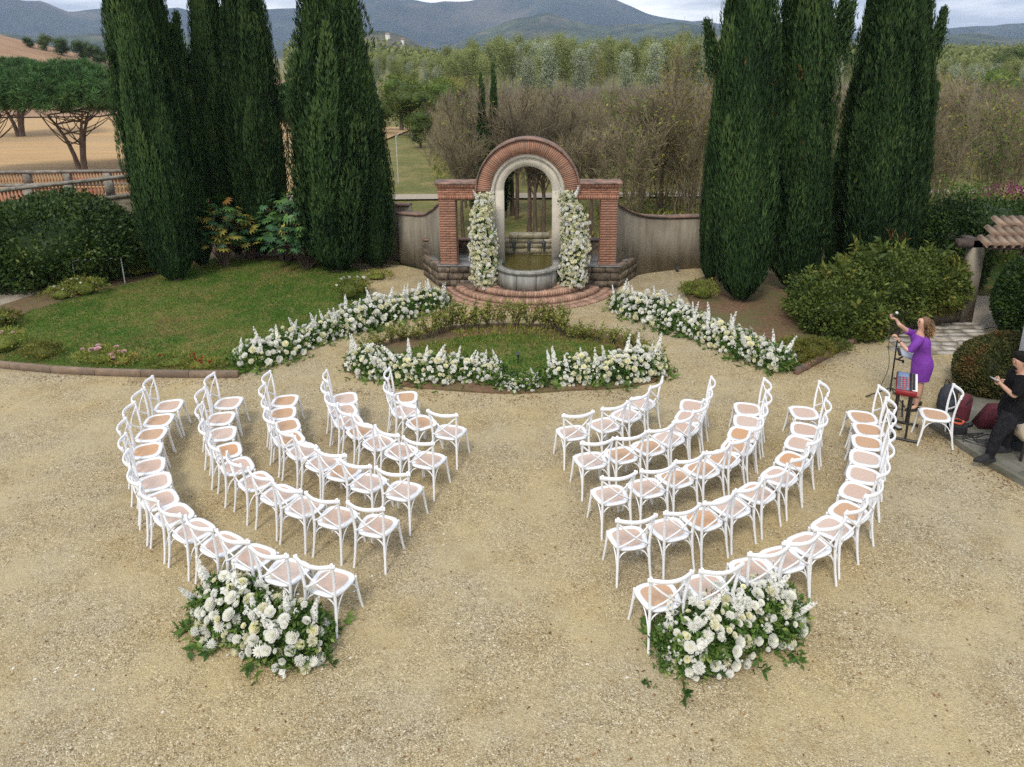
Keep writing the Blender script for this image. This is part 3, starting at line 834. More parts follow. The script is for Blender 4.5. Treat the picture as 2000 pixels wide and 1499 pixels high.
# fountain
ft = thing('fountain', 'semicircular grey stone fountain basin with water under the arch', 'fountain', (AX, AY, 0), AYAW)
BR, BY = 0.80, -0.42
def halfring(g, ri, ro, z0, z1, n=28, a0=math.pi, a1=2 * math.pi, back=None, var=.5):
    t = np.linspace(a0, a1, n)
    pin = [(ri * math.cos(a), BY + ri * math.sin(a)) for a in t]; pout = [(ro * math.cos(a), BY + ro * math.sin(a)) for a in t]
    if back is not None:
        pin = [(-ri, back)] + pin + [(ri, back)]; pout = [(-ro, back)] + pout + [(ro, back)]
    m = len(pin)
    V = [(x, y, z) for z in (z0, z1) for P in (pin, pout) for x, y in P]
    F = []
    for i in range(m - 1):
        F += [(i, i + 1, m + i + 1, m + i), (2 * m + i, 3 * m + i, 3 * m + i + 1, 2 * m + i + 1), (m + i, m + i + 1, 3 * m + i + 1, 3 * m + i), (i + 1, i, 2 * m + i, 2 * m + i + 1)]
    F += [(0, m, 3 * m, 2 * m), (m - 1, 3 * m - 1, 4 * m - 1, 2 * m - 1)]
    g.add(V, F, var)
for k in range(5):
    a0 = math.pi * (1 + k / 5 + .004); a1 = math.pi * (1 + (k + 1) / 5 - .004)
    g = Geo(); halfring(g, .68, .78, .24, .665, 10, a0, a1); obj('basin_panel', g, M_BASIN, ft)
g = Geo(); halfring(g, .66, .74, .22, .66, 28, back=-.08); obj('basin_core', g, M_BASIN, ft)
g = Geo()
for (ri, ro, za, zb) in ((.645, .815, .672, .70), (.635, .83, .70, .735), (.645, .82, .735, .755)): halfring(g, ri, ro, za, zb, 32, back=.085)
obj('basin_rim', g, M_BASIN, ft, smooth=False)
m, n, l, b = base_mat('green_water')
b.inputs['Base Color'].default_value = (.085, .07, .018, 1); b.inputs['Roughness'].default_value = .12
bump(n, l, b, nz(n, l, coords(n, l, 'World'), 8, 3, .5, .2, .8), .01)
M_WATER = m
t = np.linspace(math.pi, 2 * math.pi, 28)
wv = [(-.66, 1.0, .60)] + [(.66 * math.cos(a), BY + .66 * math.sin(a), .60) for a in t] + [(.66, 1.0, .60)]
obj('water', Geo().add(wv, [tuple(range(len(wv)))]), M_WATER, ft)
g = Geo()
for s in (-1, 1):
    a, b2 = sorted((s * .66, s * .80)); g.add(*box(a, b2, .1, 1.0, .2, .62))
obj('channel_wall', g, M_BASIN, ft)
wallb = thing('spout_wall', 'pale stone block wall with three spouts behind the fountain water', 'wall', (AX, AY, 0), AYAW)
obj('mortar_core', Geo().add(*box(-.76, .76, 1.03, 1.28, .2, 1.02)).add(*box(-.50, .50, 1.03, 1.28, 1.02, 1.125)), M_MORTAR, wallb)
z = .45
for ri, (h, half) in enumerate(((.16, .80), (.15, .80), (.14, .80), (.12, .80), (.13, .54))):
    x = -half
    while x < half - .02:
        w = min(half - x, R.uniform(.2, .42)); 
        if half - x - w < .12: w = half - x
        q = Geo(); cbox(q, .005, w - .005, -R.uniform(0, .02), .28, .004, h - .004, .01)
        obj('stone', q, M_PALESTONE, wallb, loc=(x, 1.01, z)); x += w
    z += h
M_DARKMETAL = simple('dark_bronze', (.05, .055, .06), (.12, .13, .14), 20, .55, metal=.3)
for x in (-.40, 0, .40):
    q = Geo()
    tube(q, [(x, 1.0, .93), (x, .97, .93)], .055, 12)
    sphere(q, (x, .965, .925), .042, 8, 6)
    tube(q, [(x, .96, .905), (x, .90, .895), (x, .87, .87)], .012, 6)
    tube(q, [(x, .985, .70), (x, .975, .88)], [.03, .045], 8)
    obj('spout', q, M_DARKMETAL, wallb)

# semicircular brick steps and apron (bricks on edge, radial)
SC = 0.52
steps = thing('brick_steps', 'two semicircular radial brick steps in front of the fountain', 'steps', (AX, AY, 0), AYAW)
def radial(parent, r0, r1, z0, z1, amax, name='brick', joined=None, w=.066, mat=None):
    n = int(2 * amax * r1 / w)
    for i in range(n):
        a0 = -math.pi / 2 - amax + 2 * amax * (i + .05) / n; a1 = -math.pi / 2 - amax + 2 * amax * (i + .95) / n
        e = R.uniform(-.004, .004); rr = r1 + R.uniform(-.006, .006)
        V = [(r * math.cos(a), SC + r * math.sin(a), zz) for zz in (z0, z1 + e) for a in (a0, a1) for r in (r0 + .004, rr - .004)]
        F = [(0, 1, 3, 2), (4, 6, 7, 5), (0, 4, 5, 1), (2, 3, 7, 6), (1, 5, 7, 3), (0, 2, 6, 4)]
        if joined is not None: joined.add(V, F, R.random())
        else: obj(name, Geo().add(V, F), mat or M_STEPBRICK, parent)
R1, R2, R3 = 2.04, 1.80, 2.44
def amx(r, x): return math.asin(min(.999, x / r))
radial(steps, R1 - .25, R1, 0, .13, amx(R1, 1.82))
radial(steps, R2 - .25, R2, .13, .26, amx(R2, 1.30))
j = Geo()
radial(steps, R2 - .50, R2 - .252, .20, .258, amx(R2 - .25, 1.30), joined=j)
radial(steps, R2 - .75, R2 - .502, .20, .257, amx(R2 - .5, 1.25), joined=j)
o = obj('inner_bricks', j, M_STEPBRICKJ, steps); o['kind'] = 'stuff'
def seg(g, r, z0, z1, xm, n=40):
    am = amx(r, xm); t = np.linspace(-math.pi / 2 - am, -math.pi / 2 + am, n)
    P = [(r * math.cos(a), SC + r * math.sin(a)) for a in t]; P += [(P[-1][0], -.07), (P[0][0], -.07)]
    k = len(P)
    g.add([(x, y, z0) for x, y in P] + [(x, y, z1) for x, y in P], [tuple(range(k, 2 * k))] + [(i, (i + 1) % k, k + (i + 1) % k, k + i) for i in range(k)])
g = Geo(); seg(g, R1 - .012, 0, .118, 1.81); seg(g, R2 - .012, .119, .248, 1.29)
obj('mortar_bed', g, M_MORTAR, steps)
g = Geo(); seg(g, R3 - .01, 0.0, .012, 2.3); ap = tag(obj('pavement', g, M_MORTAR, loc=(AX, AY, 0), rot=(0, 0, AYAW)), 'reddish brick apron around the steps', None, None, 'structure')
radial(ap, R3 - .24, R3, 0, .03, amx(R3, 2.26))
radial(ap, R3 - .40, R3 - .242, 0, .029, amx(R3 - .24, 2.1))

# ------------------------------------------------------------------ plaster garden walls
def swept_wall(name, label, pts, thick, cap, mat, cat='wall', capmat=None, n=40, z0=0.0):
    """pts: (x, y, top z) ; wall follows the points, coping on top"""
    P = spline(pts, n)
    T = np.gradient(P[:, :2], axis=0); T /= np.linalg.norm(T, axis=1)[:, None]
    N = np.stack([-T[:, 1], T[:, 0]], 1)
    t = thing(name, label, cat, (P[0][0], P[0][1], 0))
    O = np.array([P[0][0], P[0][1]])
    def prism(off, za, zb):
        a = P[:, :2] - O + N * off; b = P[:, :2] - O - N * off
        V = np.concatenate([np.c_[a, za], np.c_[b, za], np.c_[a, zb], np.c_[b, zb]])
        F = []
        for i in range(n - 1):
            F += [(i, i + 1, 2 * n + i + 1, 2 * n + i), (n + i + 1, n + i, 3 * n + i, 3 * n + i + 1), (2 * n + i, 2 * n + i + 1, 3 * n + i + 1, 3 * n + i), (i + 1, i, n + i, n + i + 1)]
        F += [(0, 2 * n, 3 * n, n), (n - 1, 2 * n - 1, 4 * n - 1, 3 * n - 1)]
        return V, F
    obj('wall_face', Geo().add(*prism(thick / 2, np.full(n, z0), P[:, 2])), mat, t)
    if cap: obj('coping', Geo().add(*prism(thick / 2 + .035, P[:, 2] + .001, P[:, 2] + cap)), capmat or M_COPING, t)
    return t
ca, sa = math.cos(AYAW), math.sin(AYAW)
def AL(x, y): return (AX + x * ca - y * sa, AY + x * sa + y * ca)
pr = AL(2.16, .25)
swept_wall('curved_wall', 'stained plaster wall sweeping down from the right pillar', [(pr[0], pr[1], 2.12), (pr[0] + .38, pr[1] + .5, 1.84), (pr[0] + .85, pr[1] + .92, 1.62), (pr[0] + 1.5, pr[1] + 1.22, 1.50), (5.2, 19.75, 1.45), (6.6, 19.7, 1.45), (7.6, 19.6, 1.45)], .24, .045, M_PLASTER)
pl = AL(-2.16, .25)
swept_wall('curved_wall', 'stained plaster wall sweeping down from the left pillar', [(pl[0], pl[1], 2.12), (pl[0] - .22, pl[1] + .55, 1.86), (pl[0] - .55, pl[1] + 1.15, 1.60), (pl[0] - .95, pl[1] + 1.65, 1.50), (-3.18, 20.5, 1.47)], .24, .045, M_PLASTER)
swept_wall('garden_wall', 'grey plaster wall running behind the big left cypress', [(-2.9, 20.85, 1.62), (-4.2, 21.1, 1.6), (-6, 21.3, 1.58), (-8, 21.5, 1.56)], .24, .05, M_PLASTER)

# low wall beside the stone paving
lw = [at(1697, 664), at(1745, 650), at(1800, 640), at(1877, 629)]
swept_wall('low_wall', 'low plaster retaining wall under the right hedge', [(lw[0][0], lw[0][1], .40), (lw[1][0], lw[1][1] + .05, .40), (lw[2][0], lw[2][1] + .1, .40), (lw[3][0], lw[3][1] + .12, .40)], .22, .05, M_PLASTER, capmat=M_CONC)
lwb = [(lw[0][0] - .05, lw[0][1] + .1), (lw[1][0], lw[1][1] + .1), (lw[2][0], lw[2][1] + .15), (lw[3][0], lw[3][1] + .1), (lw[3][0] + .3, 18.6), (7.6, 18.6), (7.6, 15.0)]
sheet('raised_bed_soil', lwb, .33, M_SOIL, 'soil of the raised bed behind the low wall', .3)

# ------------------------------------------------------------------ balustrades on the left
M_BALUST = simple('terracotta_baluster', (.34, .12, .06), (.44, .19, .10), 3, .85, .002, 'World', c3=(.40, .29, .15), s3=.7)
M_RAIL = simple('weathered_stone_rail', (.21, .19, .155), (.31, .285, .24), 3, .9, .004, 'World', c3=(.12, .11, .09), s3=4)
M_RUBBLE = simple('rubble_wall', (.17, .145, .10), (.30, .26, .18), 14, .95, .03, 'World', c3=(.12, .11, .07), s3=6)
def baluster_mesh(h, k=1.0):
    g = Geo()
    prof = [(0, .045), (.06, .045), (.08, .03), (.14, .036), (.30, .058), (.42, .05), (.62, .026), (.80, .024), (.86, .036), (.92, .03), (.94, .045), (1, .045)]
    tube(g, [(0, 0, z * h) for z, r in prof], [r * k for z, r in prof], 8)
    return g.mesh('baluster', M_BALUST, True)
def balustrade(label, a, b, za, zb, h, sp, posts, wall=False):
    t = thing('balustrade', label, 'balustrade', (a[0], a[1], 0), math.atan2(b[1] - a[1], b[0] - a[0]))
    L = math.hypot(b[0] - a[0], b[1] - a[1]); sl = (zb - za) / L
    def sloped(x0, x1, y, z0, z1):
        V, F = box(x0, x1, -y, y, z0, z1); V = V.copy(); V[:, 2] += za + V[:, 0] * sl
        return V, F
    obj('rail', Geo().add(*sloped(-.1, L + .1, .12, h - .09, h)).add(*sloped(-.1, L + .1, .09, h - .12, h - .092)), M_RAIL, t)
    obj('base', Geo().add(*sloped(-.1, L + .1, .13, -.08, .05)), M_RAIL, t)
    me = baluster_mesh(h - .17)
    pp = [L * (k + .5) / posts for k in range(posts)]
    for x in pp: obj('post', Geo().add(*sloped(x - .13, x + .13, .115, .05, h - .121)), M_RAIL, t)
    n = int(L / sp)
    for i in range(n):
        x = (i + .5) * L / n
        if min(abs(x - p) for p in pp) < .17: continue
        link('baluster', me, t, loc=(x, 0, za + x * sl + .05))
    if wall:
        V, F = box(-.1, L + .1, -.09, .2, 0, 1); V = V.copy(); V[:4, 2] = -.3; V[4:, 2] = za + V[4:, 0] * sl - .081
        obj('wall', Geo().add(V, F), M_RUBBLE, t)
na, nb = atd(-60, 416, 24.6), atd(330, 371, 26.2)
balustrade('near terracotta balustrade sloping down behind the dark hedge', na, nb, na[2], nb[2], .70, .115, 5, True)
fa, fb = atd(-60, 362, 30), atd(330, 357, 30)
balustrade('far terracotta balustrade standing level along the stubble field', fa, fb, fa[2], fb[2], .56, .125, 5)
sheet('terrace_walk', [(na[0] - 3, na[1] + .3), (nb[0] + 2, nb[1] + .3), (fb[0] + 2, fb[1] + .2), (fa[0] - 3, fa[1] + .2)], .62, simple('terracotta_ground', (.27, .11, .06), (.34, .17, .095), 3, .95, 0, 'World'), 'reddish walk between the two balustrades', .7)

# ------------------------------------------------------------------ gatehouse corner on the right: post, tiled roof, white wall
pbx, pby = at(1880, 628)
PZ = 1.72
gt = thing('tiled_porch', 'small porch with terracotta tile roof on a grey plaster post at the right edge', 'porch', (pbx, pby, 0))
g = Geo(); g.add(*box(-.13, .13, -.13, .13, 0, PZ)); obj('post', g, M_PLASTER, gt)
g = Geo(); g.add(*box(-.42, 3.2, -.10, .10, PZ + .001, PZ + .16)); g.add(*box(3.0, 3.2, -.1, .1, 0, PZ)); g.add(*box(-.12, .08, -.1, .4, PZ + .005, PZ + .15))
M_DARKWOOD = simple('dark_timber', (.05, .035, .028), (.10, .07, .055), 12, .8, .003)
obj('beam', g, M_DARKWOOD, gt)
slope = math.atan2(.85, 2.1)
g = Geo(); rz_ = [(-.12, -.55), (3.3, -.55), (3.3, .72), (1.05, .72)]; g.add([(x, y, PZ + .16 + (y + .4) * math.tan(.30) - d_) for d_ in (0, .05) for x, y in rz_], [(0, 1, 2, 3), (7, 6, 5, 4), (0, 4, 5, 1), (1, 5, 6, 2), (2, 6, 7, 3), (3, 7, 4, 0)])
obj('roof_deck', g, M_DARKWOOD, gt)
M_TILE = simple('roof_tile', (.13, .075, .048), (.22, .135, .09), 8, .9, .005, 'Object', rand=.3, c3=(.24, .20, .15), s3=3)
q = Geo(); t_ = np.linspace(0, math.pi, 7); Lt = .44
V = []
for yy, rr in ((0, .085), (Lt, .07)):
    for rad in (rr, rr - .012):
        V += [(rad * math.cos(a), yy, rad * math.sin(a)) for a in t_]
F = []
for i in range(6):
    F += [(i, i + 1, 14 + i + 1, 14 + i), (7 + i + 1, 7 + i, 21 + i, 21 + i + 1), (i + 1, i, 7 + i, 7 + i + 1), (14 + i, 14 + i + 1, 21 + i + 1, 21 + i)]
F += [(0, 7, 21, 14), (6, 20, 27, 13)]
tile_me = Geo().add(V, F).mesh('roof_tile', M_TILE, True)
flat_me = Geo().add(*box(-.075, .075, 0, Lt, -.012, .01)).mesh('roof_tile', M_TILE)
for r in range(3):
    for c in range(18):
        y = -.6 + r * .38; zb = PZ + .17 + (y + .4) * math.tan(.30)
        x = -.08 + c * .185
        if x < -.1 + r * .36: continue
        link('roof_tile', tile_me, gt, loc=(x, y, zb + .012 + R.uniform(-.004, .008)), rot=(.30 + R.uniform(-.015, .015), 0, R.uniform(-.02, .02)))
wx, wy = at(1962, 850)
ww = thing('white_wall', 'white wall corner of the house at the right edge', 'wall', (wx + .62, wy, 0), 0.0)
g = Geo(); g.add(*box(0, .3, -.6, .9, 0, 2.9)); obj('wall_face', g, M_HOUSE, ww)
g = Geo(); g.add(*box(.3, 5, -.55, .9, 0, 2.9)); obj('house_wall', g, M_HOUSE, ww)

# ------------------------------------------------------------------ cypresses
def cypress_crown(h, r, n, seed, lobes=7):
    g = Geo(); rs = np.random.default_rng(seed)
    def env(t):  # radius profile
        return r * (np.clip(t / .05, 0, 1) ** .6 * .68 + .32 * sm(0, .25, t)) * (1 - sm(.26, 1.02, t) * .93) ** .95
    def radius(th, t, z):
        q = np.stack([np.cos(th) * 1.5, np.sin(th) * 1.5, z * .22], -1)
        q2 = np.stack([np.cos(th) * 4.2, np.sin(th) * 4.2, z * .42], -1)
        return env(t) * (1 + .20 * vnoise(q, 1.2, seed) + .20 * vnoise(q2, 1.3, seed + 4) + .10 * vnoise(q2 * np.array([2.1, 2.1, 1.5]), 1.3, seed + 7))
    # inner body of dense foliage
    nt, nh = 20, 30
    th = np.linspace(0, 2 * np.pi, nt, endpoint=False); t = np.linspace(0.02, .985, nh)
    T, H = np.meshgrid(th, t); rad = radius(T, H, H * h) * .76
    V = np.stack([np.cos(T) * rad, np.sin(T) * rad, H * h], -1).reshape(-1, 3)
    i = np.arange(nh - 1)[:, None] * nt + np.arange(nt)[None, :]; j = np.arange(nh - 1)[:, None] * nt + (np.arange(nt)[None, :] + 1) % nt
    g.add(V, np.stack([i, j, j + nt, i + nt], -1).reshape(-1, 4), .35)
    # upward sprays
    t = rs.random(n) ** 1.15; th = rs.random(n) * 2 * np.pi; z = t * h
    rad = radius(th, t, z) * .95 * (1 - .20 * rs.random(n) ** 1.6 + .05 * rs.normal(size=n))
    O = np.stack([np.cos(th), np.sin(th), 0 * th], -1)
    P = O * rad[:, None] + np.stack([0 * z, 0 * z, z], -1)
    A = O * (.15 + .35 * rs.random(n))[:, None] + np.array([0, 0, 1.0]) + rs.normal(size=(n, 3)) * .24
    N = O + rs.normal(size=(n, 3)) * .55
    S = unit(np.cross(unit(A), N)); 
    var = np.clip(.42 + .30 * vnoise(P, 1.6, seed + 8) + .18 * rs.normal(size=n), 0, 1)
    L = .09 + .15 * rs.random(n); W = .028 + .024 * rs.random(n)
    cards(g, P, A, L, W, var, N, .05)
    # vertical flame-shaped lobes that make the surface uneven
    nl = int(h * r * 7.5)
    for k in range(nl):
        tc = rs.random() ** .95 * .93; ang = rs.random() * 6.283; zc = tc * h
        r0 = env(np.array([tc]))[0]; Ll = (1.1 + 1.3 * rs.random()) * min(1, .45 + r); wl = (.13 + .13 * rs.random()) * min(1, .5 + r * .5) * (1.15 - .5 * tc)
        o = np.array([math.cos(ang), math.sin(ang), 0.]); sd = np.array([-o[1], o[0], 0.])
        q = int(330 * wl / .2 * Ll / 1.7); s_ = rs.random(q) ** .8; f = rs.random(q) * 6.283
        pr_ = wl * np.sin(np.clip(s_ * .93 + .07, 0, 1) * np.pi) ** .6 * (1 - .35 * s_)
        ctr = o * (r0 * (.86 + .10 * rs.random()))
        rz_ = env(np.clip(tc + s_ * Ll / h, 0, .98)) / max(r0, .05)
        PP = ctr[None, :] * np.minimum(rz_ + .12, 1.08)[:, None] + o * (np.cos(f) * pr_ * .9)[:, None] + sd * (np.sin(f) * pr_)[:, None] + np.array([0, 0, 1.]) * (zc + s_ * Ll)[:, None]
        AA = (o * np.cos(f)[:, None] + sd * np.sin(f)[:, None]) * .30 + np.array([0, 0, 1.]) + rs.normal(size=(q, 3)) * .18
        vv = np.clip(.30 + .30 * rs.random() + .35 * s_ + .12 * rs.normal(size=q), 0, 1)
        cards(g, PP, AA, .09 + .10 * rs.random(q), .034, vv, o + rs.normal(size=(q, 3)) * .5, .04)
    return g
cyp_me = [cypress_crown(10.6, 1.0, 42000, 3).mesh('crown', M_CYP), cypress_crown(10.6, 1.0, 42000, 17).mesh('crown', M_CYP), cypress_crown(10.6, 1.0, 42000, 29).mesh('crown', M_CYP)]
small_cyp = cypress_crown(5.2, .55, 9000, 41).mesh('crown', M_CYP)
g = Geo(); tube(g, [(0, 0, -.1), (0, 0, 1.5), (.02, 0, 5), (0, 0, 9.5)], [.19, .16, .1, .03], 9); cyp_trunk = g.mesh('trunk', M_BARK, True)
cyps = [ # base pixel, radius scale, height scale, mesh, rz, lean (m at 6.8 m), label
    ((345, 551), .70, 1.02, 0, .3, -.25, 'leftmost tall cypress whose foot stands alone on the lawn'),
    ((398, 523), .50, .98, 1, 1.2, -.35, 'slim cypress close behind the leftmost one'),
    ((466, 497), .66, 1.0, 2, 2.1, -.1, 'cypress behind the palmate shrubs with a side tip on its left'),
    ((522, 500), .80, 1.05, 0, 3.3, .1, 'dark broad cypress with brown twigs behind the palmate shrubs'),
    ((662, 531), 1.10, 1.12, 1, .8, .3, 'widest tall cypress at the right of the left group'),
    ((738, 524), .60, .74, 2, 4.0, -.3, 'cypress merged with the right side of the widest left one'),
    ((1446, 590), .73, 1.1, 2, 5.1, -.35, 'tall green cypress nearest the arch in the right group'),
    ((1386, 552), .34, .74, 1, .4, 0, 'slim shorter cypress tucked left of the right group'),
    ((1552, 570), .72, 1.06, 0, 2.4, -.4, 'second tall cypress of the right group with a side tip'),
    ((1700, 570), .84, 1.03, 1, 3.6, -.35, 'broad tall cypress rising behind the right hedge'),
    ((1752, 556), .52, 1.0, 2, .9, -.5, 'slim cypress with a bushy side sprig at the far right of the group'),
    ((1632, 545), .40, .62, 0, 1.9, 0, 'short dark cypress in the gap of the right group'),
]
def sprig_mesh(seed):
    rs = np.random.default_rng(seed); g = Geo(); n = 1500
    s = rs.random(n); P = np.c_[.22 * s, 0 * s, 1.2 * s] + rs.normal(size=(n, 3)) * (.10 * (1 - s) + .03)[:, None]
    cards(g, P, np.array([.25, 0, 1.]) + rs.normal(size=(n, 3)) * .35, .10 + .06 * rs.random(n), .035, np.clip(.5 + .2 * rs.normal(size=n), 0, 1), None, .05)
    return g.mesh('side_sprig', M_CYP)
SPRIG = sprig_mesh(5)
sprigs = {2: [(374, 110, 1.3, -1)], 8: [(1638, 75, 1.0, 1), (1632, 40, .9, 1)], 10: [(1822, 75, .8, 1), (1828, 55, .6, 1), (1815, 200, .6, 1)], 6: [(1398, 105, .9, -1)], 1: [(345, 75, .9, 1)], 11: [(1615, 210, .7, -1)]}
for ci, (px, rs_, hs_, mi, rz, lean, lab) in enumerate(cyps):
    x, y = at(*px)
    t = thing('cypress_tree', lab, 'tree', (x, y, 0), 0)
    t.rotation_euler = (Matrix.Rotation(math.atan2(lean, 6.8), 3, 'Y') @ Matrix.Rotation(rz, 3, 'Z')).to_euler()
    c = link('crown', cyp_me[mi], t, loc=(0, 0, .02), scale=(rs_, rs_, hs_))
    link('trunk', cyp_trunk, t, scale=(rs_, rs_, hs_))
    if ci in (3, 6, 8, 9):
        gd = Geo(); rd = np.random.default_rng(70 + ci)
        for _ in range(9 if ci == 3 else 4):
            a_ = -math.pi / 2 - rz + rd.normal() * .7; z_ = 1.2 + 4.5 * rd.random(); q = 26
            c_ = np.array([math.cos(a_), math.sin(a_), 0]) * rs_ * .98 * (.98 - .05 * z_) + np.array([0, 0, z_])
            cards(gd, c_ + rd.normal(size=(q, 3)) * np.array([.05, .05, .11]), rd.normal(size=(q, 3)) * .5 + np.array([0, 0, 1.]), .13, .03, rd.random(q), None, .05)
        obj('dead_twigs', gd, M_DEAD, t)
    Mi = (Matrix.Translation((x, y, 0)) @ t.rotation_euler.to_matrix().to_4x4()).inverted()
    for (sx, sy, sc, sd_) in sprigs.get(ci, []):
        w_ = Mi @ Vector(atd(sx, sy + 45 * sc, y))
        link('side_sprig', SPRIG, t, loc=tuple(w_), rot=(0, 0, -rz + (0 if sd_ > 0 else math.pi)), scale=sc)
for (px, D, lab) in (((945, 330), 26, 'small dark cypress left of a pair behind the arch'), ((968, 330), 26.6, 'slightly taller small dark cypress right of the pair behind the arch')):
    x, y, z = atd(px[0], px[1], D); zt = atd(px[0], 222 if px[0] < 950 else 206, D)[2]
    zg = float(terrain(x, y)); t = thing('cypress_tree', lab, 'tree', (x, y, zg), R.uniform(0, 6))
    k = (zt - zg) / 5.2
    link('crown', small_cyp, t, scale=(.9, .9, k)); link('trunk', cyp_trunk, t, scale=(.4, .4, k * .33))

# ------------------------------------------------------------------ generic leafy masses
def leaf_sprays(g, P, D, L, n_leaf, rs, var0=.45, spread=.25, leafw=.4):
    """short sprigs: several leaves along a twig"""
    m = len(P); D = unit(D)
    s = rs.random((m, n_leaf))
    base = P[:, None, :] + D[:, None, :] * (s * L[:, None])[..., None]
    side = unit(rs.normal(size=(m, n_leaf, 3)))
    A = D[:, None, :] * .6 + side * .75
    var = np.clip(np.repeat(var0 + spread * rs.normal(size=m), n_leaf) + .08 * rs.normal(size=m * n_leaf), 0, 1)
    ll = (L[:, None] * (.35 + .25 * rs.random((m, n_leaf)))).ravel()
    cards(g, base.reshape(-1, 3), A.reshape(-1, 3), ll, ll * leafw, var, None, .08)


def leafy(blobs, n, leaf, seed, var0=.45, up=.25, core=.80, out=.9, wlh=.5, shell=.28, spread=.22, rough=.16, updome=False):
    """leaves over the union of ellipsoid blobs; blobs: (cx,cy,cz,rx,ry,rz)"""
    g = Geo(); rs = np.random.default_rng(seed)
    B = np.array(blobs, float)
    area = (B[:, 3] * B[:, 4] + B[:, 3] * B[:, 5] + B[:, 4] * B[:, 5]); pr = area / area.sum()
    idx = rs.choice(len(B), n, p=pr); C = B[idx, :3]; Rr = B[idx, 3:]
    D = unit(rs.normal(size=(n, 3)))
    if updome: D[:, 2] = np.abs(D[:, 2])
    k = 1 - shell * rs.random(n) ** 1.5
    nn = 1 + rough * vnoise(D * 2.2 + C, 1.3, seed) + rough * .7 * vnoise(D * 5 + C, 1.5, seed + 3)
    P = C + D * Rr * (k * nn)[:, None]
    # drop leaves deep inside other blobs and below ground
    keep = P[:, 2] > .02
    for b in B:
        q = ((P - b[:3]) / b[3:]); keep &= (q * q).sum(1) > .50
    P, D = P[keep], D[keep]; m = len(P)
    A = D * out + np.array([0, 0, up]) + rs.normal(size=(m, 3)) * .6
    N = D + rs.normal(size=(m, 3)) * .7
    var = np.clip(var0 + spread * vnoise(P, 1.7, seed + 6) + spread * .8 * rs.normal(size=m), 0, 1)
    L = leaf * (.7 + .6 * rs.random(m))
    cards(g, P, A, L, L * wlh, var, N, .08)
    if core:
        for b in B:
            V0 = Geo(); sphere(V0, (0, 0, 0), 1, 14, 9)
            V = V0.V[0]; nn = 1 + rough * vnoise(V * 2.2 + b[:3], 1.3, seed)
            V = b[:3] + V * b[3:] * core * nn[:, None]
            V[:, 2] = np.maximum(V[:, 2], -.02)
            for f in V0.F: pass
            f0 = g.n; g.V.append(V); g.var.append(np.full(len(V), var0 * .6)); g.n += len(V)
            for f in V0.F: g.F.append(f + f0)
    return g

def ground_blobs(pxs):
    """(px, py of the blob's foot, centre height, rx, ry, rz)"""
    return [(*at(px, py), cz, rx, ry, rz) for px, py, cz, rx, ry, rz in pxs]

def bush(name, label, cat, pxs, n, leaf, mat, seed, stem=True, **k):
    B = ground_blobs(pxs); c = B[0]
    o = np.array([c[0], c[1], 0, 0, 0, 0])
    L = [tuple(np.array(b) - o) for b in B]
    t = thing(name, label, cat, (c[0], c[1], 0))
    obj('foliage', leafy(L, n, leaf, seed, **k), mat, t)
    if stem:
        g = Geo()
        for b in L[:6]:
            for _ in range(3): tube(g, bez((b[0] + R.uniform(-.15, .15), b[1] + R.uniform(-.15, .15), 0), (b[0], b[1], b[2] * .6), (b[0] + R.uniform(-.3, .3) * b[3], b[1] + R.uniform(-.3, .3) * b[4], b[2] + .2 * b[5]), 5), [.03, .026, .02, .015, .01], 5)
        obj('stems', g, M_BARK, t)
    return t
# big dark hedge mass on the left
bush('laurel_hedge', 'large dark green hedge mass on the left below the balustrade', 'hedge',
     [(110, 548, .95, 2.3, 1.7, 1.18), (-40, 556, .8, 2.2, 1.6, 1.15), (200, 535, .8, 1.8, 1.5, .92), (30, 540, .9, 2.0, 1.6, 1.1), (260, 516, .55, 1.4, 1.2, .72), (300, 505, .5, 1.2, 1.1, .62), (-160, 560, .8, 2.4, 1.6, 1.2), (160, 525, .9, 1.7, 1.4, 1.0), (130, 500, .85, 2.0, 1.2, 1.12)], 105000, .10, M_HEDGE, 5, rough=.14, shell=.26, core=.60, wlh=.6)
# hedge on the right
RH = [('broad clipped green shrub at the left of the raised bed on the right', [(1636, 648, .50, .95, .9, .70), (1600, 630, .42, .72, .8, .62), (1665, 656, .30, .7, .5, .42), (1655, 630, .58, .9, .9, .74)], 40000, 9, M_HEDGE2),
      ('tall loose green shrub in the middle of the raised bed on the right', [(1715, 634, .74, .85, .9, .80), (1745, 624, .76, .8, .85, .74), (1708, 606, .66, .9, .9, .76)], 32000, 10, M_HEDGE2),
      ('rounded yellow green shrub at the right end of the raised bed', [(1795, 624, .80, .85, .85, .66), (1824, 616, .74, .58, .65, .60), (1772, 610, .74, .8, .8, .68)], 30000, 11, M_HEDGE2)]
for lab, bl, n_, sd_, mt in RH:
    tb = bush('garden_shrub', lab, 'shrub', bl, n_, .068, mt, sd_, rough=.26, shell=.34, core=.56, wlh=.6, var0=.5 if sd_ < 11 else .68)
    gsh = Geo(); rsh = np.random.default_rng(sd_); B_ = ground_blobs(bl); o_ = np.array(B_[0][:2])
    for _ in range(46):
        b_ = B_[rsh.integers(len(B_))]; d_ = unit(rsh.normal(size=3)); d_[2] = abs(d_[2]) + .2; d_ = unit(d_)
        p_ = np.array([b_[0] - o_[0], b_[1] - o_[1], b_[2]]) + d_ * np.array(b_[3:]) * .9; L_ = .18 + .28 * rsh.random()
        leaf_sprays(gsh, p_[None], (d_ * .5 + np.array([0, 0, .8]))[None], np.array([L_]), 12, rsh, .7, .2, .35)
    obj('shoots', gsh, mt, tb)['kind'] = 'stuff'
